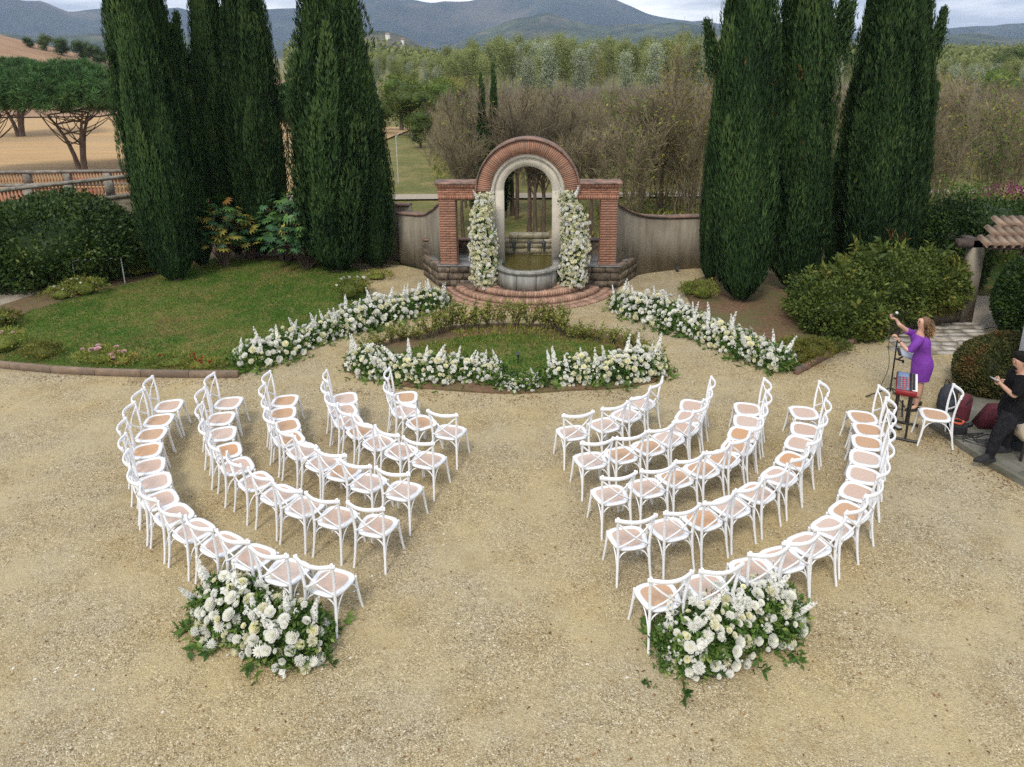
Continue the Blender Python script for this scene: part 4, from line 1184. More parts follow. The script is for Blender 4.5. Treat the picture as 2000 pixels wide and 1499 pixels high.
bush('round_bush', 'round dark green clipped bush at the right edge behind the russet one', 'bush',
     [(2008, 668, .85, .68, .9, .98), (2065, 672, .85, .9, .95, 1.05)], 42000, .065, M_HEDGE, 13, rough=.05, shell=.15, var0=.4, core=.8, wlh=.6)
bush('russet_bush', 'low clipped bush with russet tips beside the white wall', 'bush',
     [(1925, 772, .46, .56, .52, .52), (1972, 770, .48, .56, .52, .52), (1915, 752, .42, .46, .46, .48), (1955, 745, .44, .6, .5, .50)], 60000, .04, M_RUSSET, 15, rough=.06, shell=.16, core=.78, wlh=.6)
bush('dark_bush', 'dark evergreen bush behind the right hedge by the porch', 'bush',
     [(1842, 560, 1.05, .85, .9, 1.15), (1868, 556, .8, .6, .8, .9)], 30000, .08, M_HEDGE, 16, var0=.3, rough=.2)
bush('grey_bush', 'grey green airy bush between the last cypress and the porch roof', 'bush',
     [(1862, 512, 1.1, 1.0, 1.0, 1.1), (1930, 510, .8, 1.0, 1.0, .9)], 11000, .07, M_DECID, 18, var0=.2, rough=.35, core=.5)
tt_ = bush('flowering_shrub', 'shrub with magenta blossom above the tiled porch roof', 'shrub', [(1965, 505, .9, 1.3, .9, .95), (2030, 505, 1.0, 1.2, .9, 1.0)], 9000, .07, M_ROSELEAF, 19, rough=.3, var0=.4, core=.5)
obj('blossom', leafy([(0, 0, 1.35, 1.25, .9, .75), (1.2, .1, 1.45, 1.2, .8, .7)], 2200, .06, 20, core=0, wlh=.9, updome=True, rough=.3), M_MAGENTA, tt_)
t_l = 'dark tree with a low crown beside the side road under the porch roof'
bush('garden_tree', t_l, 'tree', [(1915, 562, 1.75, 1.0, .9, .5), (1985, 562, 1.75, 1.1, .9, .5)], 9000, .08, M_HEDGE, 23, var0=.35)

# small low plants
low = [
 ([(1372, 585, .18, .42, .32, .30), (1345, 578, .12, .25, .25, .22)], 2600, M_ROSELEAF, 'yellowish green low shrub by the foot of the slim right cypress'),
 ([(1590, 702, .16, .42, .32, .26), (1560, 712, .12, .3, .25, .2)], 3000, M_YELLOWLEAF, 'yellow green low shrub at the end of the right flower line'),
 ([(1625, 690, .12, .35, .28, .2)], 1600, M_HEDGE2, 'green low shrub along the reddish kerb'),
 ([(1545, 690, .10, .35, .3, .2)], 1400, M_ROSELEAF, 'small sparse plant behind the right flower line'),
 ([(1660, 668, .14, .4, .28, .26)], 2000, M_HEDGE2, 'green plant at the corner of the low wall'),
 ([(683, 590, .28, .38, .32, .34), (705, 575, .2, .26, .25, .25)], 2600, M_ROSELEAF, 'rose bush with a few pale flowers at the right end of the lawn'),
 ([(165, 578, .20, .6, .35, .28), (120, 586, .14, .45, .3, .2)], 3000, M_ROSELEAF, 'rose bush with white bloom beside the pale path'),
 ([(262, 540, .16, .6, .3, .24), (300, 533, .12, .5, .3, .2)], 2500, M_ROSELEAF, 'yellowish low plant under the big hedge'),
 ([(10, 690, .22, .5, .4, .32), (-30, 660, .3, .5, .4, .4)], 3200, M_ROSELEAF, 'green shrub with pink roses at the left edge of the lawn'),
 ([(200, 712, .14, .5, .28, .22), (240, 715, .1, .3, .25, .18)], 2800, M_ROSELEAF, 'rose bush with pink blooms on the lawn kerb'),
 ([(85, 702, .12, .45, .3, .22)], 1800, M_YELLOWLEAF, 'orange tinged small plant on the lawn kerb'),
 ([(340, 718, .10, .6, .25, .16), (400, 722, .08, .5, .2, .14)], 2200, M_ROSELEAF, 'low plants with a few red blooms near the lawn corner'),
 ([(15, 640, .16, .35, .3, .25)], 1200, M_YELLOWLEAF, 'small yellow green plant at the end of the pale path'),
 ([(735, 545, .08, .5, .4, .14)], 1200, M_ROSELEAF, 'sparse low plants at the foot of the widest left cypress'),
]
flw = {5: (M_PETALW, 14, 'rose'), 6: (M_PETALW, 6, 'rose'), 8: (M_PETALP, 8, 'rose'), 9: (M_PETALP, 12, 'rose'), 11: (M_PETALR, 10, 'rose')}

# ------------------------------------------------------------------ flower meshes
BLG = {}
def stamp(g, src, loc, d, spin, size, shade=0.0):
    M = np.array(face_rot(d, spin).to_matrix()) * size
    V = np.concatenate(src.V) @ M.T + np.asarray(loc); v = np.concatenate(src.var)
    off = g.n; g.V.append(V); g.var.append(np.clip(v + shade, 0, 1)); g.n += len(V)
    for f in src.F: g.F.append(f + off)
def bloom_mesh(kind, mat, seed):
    """unit-diameter flower facing +Z"""
    rs = np.random.default_rng(seed); g = Geo()
    def petal(a, r0, r1, z0, z1, w, cup, var):
        ca_, sa_ = math.cos(a), math.sin(a)
        rows = []
        for s, (rr, zz, ww) in enumerate(((r0, z0, w * .5), ((r0 + r1) / 2, z0 + (z1 - z0) * .35 - cup * .4, w), (r1, z1, w * .75))):
            for k in (-1, 0, 1):
                rad = rr * (1 - .10 * abs(k)); t = k * ww
                rows.append((ca_ * rad - sa_ * t, sa_ * rad + ca_ * t, zz + abs(k) * cup * .5))
        g.add(rows, [(0, 1, 4, 3), (1, 2, 5, 4), (3, 4, 7, 6), (4, 5, 8, 7)], var)
    if kind == 'rose':
        for ring_, (n, r0, r1, z0, z1, w) in enumerate(((5, .05, .50, -.18, .02, .26), (5, .06, .42, -.14, .14, .22), (5, .05, .31, -.08, .22, .17), (4, .03, .19, 0, .27, .12), (3, .01, .09, .05, .28, .07))):
            for i in range(n):
                petal(2 * math.pi * (i + ring_ * .5) / n + rs.normal() * .12, r0, r1, z0, z1 + rs.normal() * .015, w, .07, .9 - .17 * ring_ + rs.normal() * .04)
    elif kind == 'carnation':
        n = 90
        D = unit(rs.normal(size=(n, 3))); D[:, 2] = np.abs(D[:, 2]) * 1.0 - .12; D = unit(D)
        cards(g, D * .18, D + rs.normal(size=(n, 3)) * .25, .32, .17, np.clip(.8 + .2 * rs.normal(size=n), 0, 1), None, .15)
        sphere(g, (0, 0, 0), .26, 8, 6, .4)
    elif kind == 'dahlia':
        for ring_ in range(6):
            n = 14 - ring_
            el = ring_ / 5 * 1.35 - .15
            for i in range(n):
                a = 2 * math.pi * (i + .5 * (ring_ % 2)) / n
                d = np.array([math.cos(a) * math.cos(el), math.sin(a) * math.cos(el), math.sin(el)])
                cards(g, [d * .12], [d], .40 - .03 * ring_, .15, [.95 - .08 * ring_], [np.cross(d, [-math.sin(a), math.cos(a), 0])], .06)
        sphere(g, (0, 0, 0), .2, 7, 5, .3)
    else:  # spray of small florets
        for i in range(9):
            c = np.array([rs.normal() * .25, rs.normal() * .25, rs.normal() * .1])
            for k in range(5):
                a = 2 * math.pi * k / 5 + rs.random()
                cards(g, [c], [(math.cos(a), math.sin(a), .35)], .15, .12, [.85], [(0, 0, 1)], .05)
    BLG[kind] = g
    return g.mesh('bloom_' + kind, mat, kind == 'rose')
BL_W = [bloom_mesh('rose', M_PETALW, 1), bloom_mesh('carnation', M_PETALW, 2), bloom_mesh('dahlia', M_PETALW, 3), bloom_mesh('rose', M_PETALW, 8)]
BL_C = [bloom_mesh('rose', M_PETALC, 4), bloom_mesh('rose', M_PETALC, 5), bloom_mesh('carnation', M_PETALC, 6)]
BL_S = bloom_mesh('spray', M_PETALW, 7)
BL_P = bloom_mesh('rose', M_PETALP, 9); BL_R = bloom_mesh('rose', M_PETALR, 10)
def spike_mesh(seed):
    g = Geo(); rs = np.random.default_rng(seed)
    path = bez((0, 0, 0), (.01, 0, .3), (.05 * rs.normal(), .03 * rs.normal(), .62), 8)
    gs = Geo(); tube(gs, path, [.007, .006, .005, .004, .004, .003, .003, .002], 5)
    n = 44
    for i in range(n):
        if rs.random() < .15: continue
        t = .30 + .70 * i / n; p = np.array([np.interp(t, np.linspace(0, 1, 8), path[:, k]) for k in range(3)])
        a = i * 2.4 + rs.random(); rad = .034 * (1 - ((t - .30) / .70) ** 3) * rs.uniform(.6, 1.25) + .003
        o = np.array([math.cos(a), math.sin(a), .35])
        c = p + o * rad * .65; sz = .038 * rs.uniform(.75, 1.2) * (1 - .6 * max(0, (t - .6) / .4)) + .004
        for k in range(5):
            b_ = 2 * math.pi * k / 5
            u_ = np.cross(o, [0, 0, 1.]); u_ /= np.linalg.norm(u_); v_ = np.cross(o, u_)
            d = u_ * math.cos(b_) + v_ * math.sin(b_) + o * .35
            cards(g, [c], [d], sz, sz * .85, [.75 + .25 * rs.random()], [o], .05)
    return g.mesh('florets', M_PETALW), gs.mesh('stalk', M_FLOWERLEAF)
SPK = [spike_mesh(s) for s in (1, 2, 3)]

def face_rot(d, spin):
    q = Vector(d).to_track_quat('Z', 'Y')
    return (q @ Matrix.Rotation(spin, 3, 'Z').to_quaternion()).to_euler()

def arrangement(label, px, rad, hgt, nbloom, bs, nspike, nleaf, seed, group='', spike=.9, cream=.35, end=1.25, back=.5, messy=.10, leafL=.16):
    """ground-hugging line of flowers along a path of ground points"""
    rs = np.random.default_rng(seed); rr = random.Random(seed)
    P = spline([at(*p) for p in px], 80); d = np.concatenate([[0], np.cumsum(np.hypot(*np.diff(P, axis=0).T))]); Lt = d[-1]
    O = np.array([P[0][0], P[0][1]])
    t = thing('flower_arrangement', label, 'flowers', (O[0], O[1], 0), 0, group or None)
    def frame(s):
        s = np.asarray(s)
        c = np.stack([np.interp(s, d, P[:, 0]), np.interp(s, d, P[:, 1])], -1) - O
        c2 = np.stack([np.interp(s + .02, d, P[:, 0]), np.interp(s + .02, d, P[:, 1])], -1) - O
        c1 = np.stack([np.interp(s - .02, d, P[:, 0]), np.interp(s - .02, d, P[:, 1])], -1) - O
        tg = unit(c2 - c1); nr = np.stack([-tg[..., 1], tg[..., 0]], -1)
        return c, tg, nr
    def prof(s):
        u = np.asarray(s) / Lt
        w = np.sin(np.clip(u / (rad * 1.1 / Lt), 0, 1) * np.pi / 2) ** .6 * np.sin(np.clip((1 - u) / (rad * 1.1 / Lt), 0, 1) * np.pi / 2) ** .6
        wob = 1 + .22 * vnoise(np.stack([np.asarray(s) * 1.0, 0 * np.asarray(s), 0 * np.asarray(s)], -1), 2.1, seed)
        return (.35 + .65 * w) * wob
    def surf(s, ph, k=1.0):
        c, tg, nr = frame(s); w = prof(s)
        x = np.cos(ph) * rad * w * k; z = np.sin(ph) * hgt * w * k
        p = np.stack([c[..., 0] + nr[..., 0] * x, c[..., 1] + nr[..., 1] * x, z], -1)
        D = np.stack([nr[..., 0] * np.cos(ph) / rad, nr[..., 1] * np.cos(ph) / rad, np.sin(ph) / hgt], -1)
        e = (np.asarray(s) / Lt - .5) * 2
        D = unit(D); D[..., :2] += tg * (np.sign(e) * np.abs(e) ** 6 * .7)[..., None]
        return p, unit(D)
    # foliage: low body + sprigs
    g = Geo()
    sL = np.linspace(0, Lt, int(12 + Lt * 6)); ph = np.linspace(0.0, np.pi, 9)
    S, PH = np.meshgrid(sL, ph, indexing='ij'); pc, _ = surf(S, PH, .66)
    a, b = S.shape; i = (np.arange(a - 1)[:, None] * b + np.arange(b - 1)[None, :])
    g.add(pc.reshape(-1, 3), np.stack([i, i + 1, i + 1 + b, i + b], -1).reshape(-1, 4), .25)
    m = nleaf // 6
    s = rs.random(m) * Lt * 1.02 - .01 * Lt; p_ = rs.random(m) * np.pi
    p, D = surf(s, p_, .55 + .22 * rs.random(m)[...])
    p[:, 2] = np.maximum(p[:, 2], .01)
    DD = D + rs.normal(size=D.shape) * .55; DD[:, 2] += .15
    leaf_sprays(g, p, DD, leafL * (.6 + .5 * rs.random(m)), 6, rs)
    # trailing sprigs on the ground
    m2 = int(Lt * 16)
    s = rs.random(m2) * Lt; p_ = np.where(rs.random(m2) < .5, .05, np.pi - .05)
    p, D = surf(s, p_, .95); D[:, 2] = .12 * rs.random(m2)
    leaf_sprays(g, p, D + rs.normal(size=D.shape) * .2, leafL * (1.0 + 1.0 * rs.random(m2)), 9, rs, .5, .25)
    fo = obj('foliage', g, M_FLOWERLEAF, t)
    # blooms spread by dart throwing
    pts = []
    tries = 0
    while len(pts) < nbloom and tries < nbloom * 40:
        tries += 1
        s = rr.random() * Lt; ph_ = math.pi * (rr.random() ** .8 if rr.random() < back else 1 - rr.random() ** .8 * .5)
        ph_ = min(max(ph_, .12), math.pi - .12)
        p, D = surf(np.array([s]), np.array([ph_]), 1.03 + messy * rs.normal())
        p, D = p[0], D[0]; size = bs * rr.choice((.55, .7, .85, 1.0, 1.1, 1.25)) * (1 if tries < nbloom * 12 else .7)
        if p[2] < size * .45: p[2] = size * .45
        if any((p[0] - q[0]) ** 2 + (p[1] - q[1]) ** 2 + (p[2] - q[2]) ** 2 < (.37 * (size + z)) ** 2 for q, z in pts): continue
        pts.append((p, size))
        me = rr.choice(BL_C) if rr.random() < cream else rr.choice(BL_W)
        if rr.random() < .08: me = BL_S; size *= 1.3
        dd = D + np.array([rr.gauss(0, .25), rr.gauss(0, .25) - .15, rr.gauss(.15, .2)])
        link('bloom', me, t, loc=tuple(p), rot=face_rot(dd, rr.random() * 6), scale=(size, size, size * rr.uniform(.85, 1.1)))
    fg = Geo()
    for k in range(int(Lt * 42)):
        p, D = surf(np.array([rr.random() * Lt]), np.array([math.pi * rr.uniform(.06, .9)]), rr.uniform(.93, 1.16)); p = p[0]; p[2] = max(p[2], .03)
        for _ in range(rr.choice((1, 2, 3, 4))):
            stamp(fg, BLG['carnation'] if bs > .113 else BLG['rose'], p + np.array([rr.gauss(0, .028), rr.gauss(0, .028), rr.gauss(0, .02)]), D[0] + np.array([0, -.2, .4]), rr.random() * 6, rr.uniform(.022, .042))
    o = obj('filler_blooms', fg, M_PETALW, t); o['kind'] = 'stuff'
    for k in range(nspike):
        s = Lt * (k + .5 + rr.uniform(-.45, .45)) / nspike
        p, D = surf(np.array([s]), np.array([math.pi * rr.uniform(.42, .85)]), .55)
        dd = np.array([rr.gauss(0, .34), rr.gauss(0, .2), 1.0]) + D[0] * .25
        sc = spike * rr.uniform(.62, .98)
        me, ms = rr.choice(SPK)
        o = link('flower_spike', me, t, loc=tuple(p[0]), rot=face_rot(dd, rr.random() * 6), scale=sc)
        link('stalk', ms, o)
    return t
arrangement('large cluster of white flowers behind the last left chairs', [(402, 1185), (455, 1200), (520, 1238), (590, 1262), (640, 1262)], .36, .44, 135, .115, 13, 10000, 101, spike=.95, cream=.30, leafL=.145)
arrangement('large cluster of white flowers behind the last right chairs', [(1290, 1282), (1360, 1272), (1420, 1240), (1480, 1220), (1548, 1205)], .36, .46, 140, .115, 14, 10500, 102, spike=.95, cream=.35, leafL=.145)
arrangement('curved line of white flowers along the left lawn edge', [(464, 720), (545, 696), (620, 664), (710, 634), (800, 612), (872, 594)], .40, .44, 300, .125, 32, 13000, 103, spike=.95)
arrangement('curved line of white flowers along the right cypress bed', [(1200, 600), (1290, 625), (1385, 660), (1460, 692), (1542, 725)], .40, .44, 300, .125, 30, 13000, 104, spike=.95)
arrangement('left mound of white flowers at the front of the oval bed', [(694, 712), (740, 728), (820, 737), (900, 738), (984, 735)], .34, .42, 260, .11, 15, 8000, 105, spike=.95, cream=.5)
arrangement('right mound of white flowers at the front of the oval bed', [(1064, 741), (1150, 741), (1230, 734), (1288, 718)], .34, .42, 235, .11, 15, 7500, 106, spike=.95, cream=.5)
arrangement('low spray of small white flowers between the two oval bed mounds', [(972, 752), (1010, 756), (1060, 752)], .24, .22, 70, .07, 2, 2200, 107, cream=.2, spike=.5)
arrangement('few pale rose blooms lying beside the left aisle cluster', [(392, 1262), (405, 1262), (418, 1258)], .07, .06, 7, .07, 0, 60, 108, cream=.3, leafL=.06)

def flower_column(label, pts, rads, seed, nb=300, cream=.55):
    """upright column in arch coordinates; pts (x, y, z)"""
    rs = np.random.default_rng(seed); rr = random.Random(seed)
    t = thing('flower_column', label, 'flowers', (AX, AY, 0), AYAW)
    P = spline(pts, 60); zz = np.linspace(0, 1, 60)
    def surf(u, a, k=1.0):
        c = np.stack([np.interp(u, zz, P[:, q]) for q in range(3)], -1)
        r = np.interp(u, np.linspace(0, 1, len(rads)), rads) * (1 + .16 * vnoise(np.stack([u * 6, np.cos(a), np.sin(a)], -1), 1.6, seed)) * k
        D = np.stack([np.cos(a), np.sin(a), 0 * a], -1)
        return c + D * r[..., None], D
    g = Geo()
    U, A = np.meshgrid(np.linspace(0, .97, 24), np.linspace(0, 2 * np.pi, 13), indexing='ij')
    pc, _ = surf(U, A, .70); a_, b_ = U.shape
    i = (np.arange(a_ - 1)[:, None] * b_ + np.arange(b_ - 1)[None, :])
    g.add(pc.reshape(-1, 3), np.stack([i, i + 1, i + 1 + b_, i + b_], -1).reshape(-1, 4), .25)
    m = 320
    u = rs.random(m); a = rs.random(m) * 2 * np.pi
    p, D = surf(u, a, .70 + .25 * rs.random(m)); D = D + rs.normal(size=D.shape) * .5
    leaf_sprays(g, p, D, .13 * (.6 + .6 * rs.random(m)), 5, rs)
    obj('foliage', g, M_FLOWERLEAF, t)
    pts_ = []; tries = 0; n = 0; extra = Geo(); ne = 0
    while (n < nb or ne < 150) and tries < 20000:
        tries += 1
        front = n < nb
        a = -math.pi / 2 + (rr.uniform(-1.45, 1.45) if front else math.pi + rr.uniform(-1.6, 1.6)); u = rr.random()
        p, D = surf(np.array([u]), np.array([a]), 1 + .12 * rs.normal()); p, D = p[0], D[0]
        size = rr.choice((.08, .09, .10, .11, .13)) * (.8 if tries > 4000 else 1)
        if any((p[0] - q[0]) ** 2 + (p[1] - q[1]) ** 2 + (p[2] - q[2]) ** 2 < (.27 * (size + z)) ** 2 for q, z in pts_): continue
        pts_.append((p, size))
        me = rr.choice(BL_C) if rr.random() < cream else rr.choice(BL_W)
        dd = D + np.array([rr.gauss(0, .3), rr.gauss(0, .3), rr.gauss(.3, .25)])
        if front:
            link('bloom', me, t, loc=tuple(p), rot=face_rot(dd, rr.random() * 6), scale=size); n += 1
        else:
            stamp(extra, BLG['rose'], p, dd, rr.random() * 6, size, rr.uniform(-.4, 0)); ne += 1
    for k in range(260):
        a = -math.pi / 2 + rr.uniform(-1.6, 1.6); u = np.array([rr.random()]); p, D = surf(u, np.array([a]), .93)
        stamp(extra, BLG['rose'], p[0], D[0] + np.array([rr.gauss(0, .3), rr.gauss(0, .3), .2]), rr.random() * 6, rr.uniform(.055, .09), rr.uniform(-.5, 0))
    o = obj('filler_blooms', extra, M_PETALC, t, smooth=True); o['kind'] = 'stuff'
    for k in range(9):
        u = (.02, .03, .05, .93, .95, .9, .5, .3, .04)[k]; a = -math.pi / 2 + rr.choice((-1.3, 1.3, .8, -.8))
        p, D = surf(np.array([u]), np.array([a]), .75)
        me, ms = rr.choice(SPK)
        o = link('flower_spike', me, t, loc=tuple(p[0]), rot=face_rot(D[0] * .45 + np.array([0, -.1, .9]), rr.random() * 6), scale=rr.uniform(.5, .75)); link('stalk', ms, o)
    return t
flower_column('tall column of white flowers left of the fountain', [(-1.05, -.62, .26), (-1.06, -.55, .8), (-1.10, -.46, 1.4), (-1.12, -.38, 2.0), (-1.04, -.32, 2.5)], [.29, .30, .29, .25, .14], 201, nb=300)
flower_column('tall column of white flowers right of the fountain', [(1.12, -.62, .26), (1.14, -.55, .8), (1.20, -.46, 1.4), (1.12, -.38, 2.0), (.92, -.32, 2.55)], [.30, .31, .32, .27, .13], 202, nb=300)

# garden roses and low plants listed with the vegetation
for k, (bl, n_, mt, lab) in enumerate(low):
    t = bush('small_shrub', lab, 'shrub', bl, n_, .05, mt, 300 + k, stem=False, core=.5, updome=True, shell=.6, rough=.3, up=.8)
    if k in flw:
        me = {M_PETALW: BL_W[0], M_PETALP: BL_P, M_PETALR: BL_R}[flw[k][0]]
        B = ground_blobs(bl); o = np.array(B[0][:2])
        for q in range(flw[k][1]):
            b_ = B[q % len(B)]; a = R.uniform(0, 6.28); rr_ = R.uniform(.2, .9)
            link('bloom', me, t, loc=(b_[0] - o[0] + math.cos(a) * b_[3] * rr_, b_[1] - o[1] + math.sin(a) * b_[4] * rr_, (b_[2] + b_[5]) * (1.02 - .3 * rr_ ** 2)), rot=(R.uniform(-.5, .8), R.uniform(-.5, .5), R.uniform(0, 6)), scale=R.uniform(.05, .105) if me is not BL_P else R.uniform(.08, .15))

# rose bushes round the oval bed
def rose_bush_mesh(seed, h=.62):
    g = Geo(); s = Geo(); rs = np.random.default_rng(seed)
    for k in range(11):
        a = rs.random() * 6.28; tip = np.array([math.cos(a) * .28 * rs.random() * 1.4, math.sin(a) * .28 * rs.random() * 1.4, h * (.65 + .4 * rs.random())])
        path = bez((.04 * math.cos(a), .04 * math.sin(a), 0), (tip[0] * .4, tip[1] * .4, h * .5), tip, 6)
        tube(s, path, [.008, .007, .006, .005, .004, .003], 4)
        m = 26
        u = .25 + .75 * rs.random(m); PP = np.stack([np.interp(u, np.linspace(0, 1, 6), path[:, q]) for q in range(3)], -1) + rs.normal(size=(m, 3)) * .02
        cards(g, PP, rs.normal(size=(m, 3)) + np.array([0, 0, .6]), .055 + .03 * rs.random(m), .032, np.clip(.5 + .25 * rs.normal(size=m), 0, 1), None, .1)
    return g.mesh('foliage', M_ROSELEAF), s.mesh('stems', M_BARK)
RB = [rose_bush_mesh(s) for s in (1, 2, 3, 4)]
rpos = [(842, 662), (862, 655), (885, 650), (908, 647), (930, 645), (955, 643), (982, 642), (1008, 642), (1034, 643), (1058, 646), (1082, 651), (1098, 657),
        (716, 690), (738, 680), (762, 671), (786, 668), (1165, 668), (1195, 672), (1225, 680), (1252, 692), (1272, 704), (1142, 664), (1120, 664), (815, 666)]
for k, p in enumerate(rpos):
    x, y = at(*p); me, ms = RB[k % 4]
    back = k < 12
    t = thing('rose_bush', 'yellow green rose bush in the tall row at the back of the oval bed' if back else 'short sparse rose bush on the side rim of the oval bed', 'bush', (x, y, .02), R.uniform(0, 6), 'tall rose bushes at the back of the oval bed' if back else 'short rose bushes on the oval bed rim')
    t.scale = (1.15, 1.15, R.uniform(.9, 1.1)) if back else (.95, .95, R.uniform(.5, .65))
    link('foliage', me, t); link('stems', ms, t)
g = Geo()
n_ = 9000; rs = np.random.default_rng(77)
u = rs.random((n_ * 3, 2)) * 2 - 1; u = u[(u ** 2).sum(1) < 1][:n_]
hull = np.array([[ocx, ocy]]) 
ax_, ay_ = (OVs[:, 0].max() - OVs[:, 0].min()) / 2, (OVs[:, 1].max() - OVs[:, 1].min()) / 2
mx_, my_ = (OVs[:, 0].max() + OVs[:, 0].min()) / 2, (OVs[:, 1].max() + OVs[:, 1].min()) / 2
P = np.c_[mx_ + u[:, 0] * ax_ * .93, my_ + u[:, 1] * ay_ * .86, np.full(len(u), .03)]
keep = vnoise(P, 1.3, 5) > -.25; P = P[keep]
cards(g, P, rs.normal(size=(len(P), 3)) * .5 + np.array([0, 0, 1.]), .05 + .07 * rs.random(len(P)), .022, np.clip(.5 + .3 * rs.normal(size=len(P)), 0, 1), None, .05)
tag(obj('ground_cover', g, M_ROSELEAF), 'low leafy growth over the oval bed', None, None, 'stuff')
x, y = at(1012, 715)
t = thing('garden_light', 'small black garden spotlight in the grass of the oval bed', 'light', (x, y, .06))
M_BLACK = simple('black_plastic', (.012, .012, .013), (.02, .02, .02), 20, .5)
g = Geo(); tube(g, [(0, 0, 0), (0, 0, .16)], .012, 6); obj('stake', g, M_BLACK, t)
g = Geo(); tube(g, [(0, .03, .14), (0, -.04, .22)], [.03, .045], 10); obj('lamp_head', g, M_BLACK, t)

# grass blades on the lawn and fallen crumbs on the gravel
def in_poly(P, poly):
    poly = np.asarray(poly); x, y = P[:, 0], P[:, 1]; s = np.zeros(len(P), bool)
    for i in range(len(poly)):
        ax, ay = poly[i]; bx, by = poly[i - 1]
        c = ((ay > y) != (by > y)) & (x < (bx - ax) * (y - ay) / (by - ay + 1e-12) + ax); s ^= c
    return s
def blades(poly, n, z, L, mat, label, seed, name='grass'):
    rs = np.random.default_rng(seed); poly = np.array(poly); lo, hi = poly.min(0), poly.max(0)
    P = lo + rs.random((n * 2, 2)) * (hi - lo); P = P[in_poly(P, poly)][:n]
    P = np.c_[P, np.full(len(P), z)]
    g = Geo(); m = len(P)
    A = rs.normal(size=(m, 3)) * .55 + np.array([0, 0, 1.]); A[:, 2] = np.abs(A[:, 2])
    cards(g, P, A, L * (.5 + rs.random(m)), L * .28, np.clip(.40 + .35 * vnoise(P, .8, seed) + .15 * rs.normal(size=m), 0, 1), None, .1)
    tag(obj(name, g, mat), label, None, None, 'stuff')
blades(lawn_w, 60000, .05, .045, M_BLADE, 'short grass of the left lawn', 1)
blades(inner, 9000, .06, .05, M_BLADE, 'short grass inside the oval bed', 2)
rs = np.random.default_rng(5)
n_ = 15000
Y = 3.2 + 9.5 * rs.random(n_) ** 1.25; X = (rs.random(n_) * 2 - 1) * (Y * .82 + 1.0)
g = Geo(); r_ = .0045 + .0075 * rs.random(n_) ** 2
oc = np.array([(1, 0, 0), (0, 1, 0), (-1, 0, 0), (0, -1, 0), (0, 0, 1.0)])
a = rs.random(n_) * 6.28; ca_, sa_ = np.cos(a), np.sin(a)
V = np.stack([(oc[None, :, 0] * ca_[:, None] - oc[None, :, 1] * sa_[:, None] * .7) * r_[:, None] + X[:, None], (oc[None, :, 0] * sa_[:, None] + oc[None, :, 1] * ca_[:, None] * .7) * r_[:, None] + Y[:, None], oc[None, :, 2] * r_[:, None] * .8 + .001 + 0 * X[:, None]], -1).reshape(-1, 3)
b0 = np.arange(n_)[:, None] * 5
F = np.concatenate([b0 + np.array([[k, (k + 1) % 4, 4]]) for k in range(4)])
g.add(V, F, np.repeat(rs.random(n_), 5))
M_PEB = leafmat('pebbles', [(0, (.13, .10, .065)), (.4, (.33, .26, .16)), (.8, (.50, .42, .29)), (1, (.72, .67, .57))], 0, .8, 0, 0)
tag(obj('pebbles', g, M_PEB), 'loose pebbles on the gravel', None, None, 'stuff')
M_DRYLEAF = leafmat('dry_leaf', [(0, (.10, .045, .02)), (.5, (.22, .10, .04)), (1, (.36, .22, .08))], 0, .8, 0, 0)
g = Geo(); n_ = 2600
Y = 4 + 14 * rs.random(n_) ** 1.1; X = (rs.random(n_) * 2 - 1) * (Y * .75 + 1)
edge = rs.random(n_) < .45
ex = np.array([at(*p) for p in [(1830, 850), (1890, 885), (1950, 920), (1995, 945), (1600, 715), (1660, 685), (100, 735), (300, 745), (430, 742), (700, 765), (850, 772), (1000, 778), (1180, 768)]])
q = rs.integers(0, len(ex), n_); X = np.where(edge, ex[q, 0] + rs.normal(size=n_) * .35, X); Y = np.where(edge, ex[q, 1] - .06 + rs.normal(size=n_) * .12, Y)
P = np.c_[X, Y, np.full(n_, .006)]; A = rs.normal(size=(n_, 3)); A[:, 2] = .1
cards(g, P, A, .02 + .03 * rs.random(n_), .018, rs.random(n_), np.tile([0, 0, 1.], (n_, 1)), .12)
tag(obj('fallen_leaves', g, M_DRYLEAF), 'small rusty fallen leaves on the gravel', None, None, 'stuff')
g = Geo(); n_ = 90
Y = 4.5 + 9 * rs.random(n_); X = (rs.random(n_) * 2 - 1) * 6; k = n_ // 2
ex = np.array([at(*p) for p in [(150, 745), (60, 742), (245, 745), (480, 745), (780, 770), (900, 770), (1230, 765), (1530, 745), (400, 1270), (600, 1310), (1330, 1330), (700, 765), (160, 1330), (100, 1320), (270, 790), (1660, 700)]])
q = rs.integers(0, len(ex), k); X[:k] = ex[q, 0] + rs.normal(size=k) * .3; Y[:k] = ex[q, 1] + rs.normal(size=k) * .08
A = rs.normal(size=(n_, 3)); A[:, 2] = .05
cards(g, np.c_[X, Y, np.full(n_, .008)], A, .04, .032, np.full(n_, .8), np.tile([0, 0, 1.], (n_, 1)), .15)
tag(obj('fallen_petals', g, M_PETALW), 'white petals scattered on the gravel', None, None, 'stuff')
x, y = at(1262, 1338)
t = thing('leafy_twig', 'single green twig lying on the gravel before the right aisle cluster', 'twig', (x, y, 0))
g = Geo(); rs2 = np.random.default_rng(6); pp = np.array([(-.08, 0, .01), (0, 0, .015), (.07, .01, .01)])
leaf_sprays(g, pp, np.array([(1, .3, .1), (1, -.4, .1), (-1, .2, .1)]), np.full(3, .10), 9, rs2); obj('leaf', g, M_FLOWERLEAF, t)

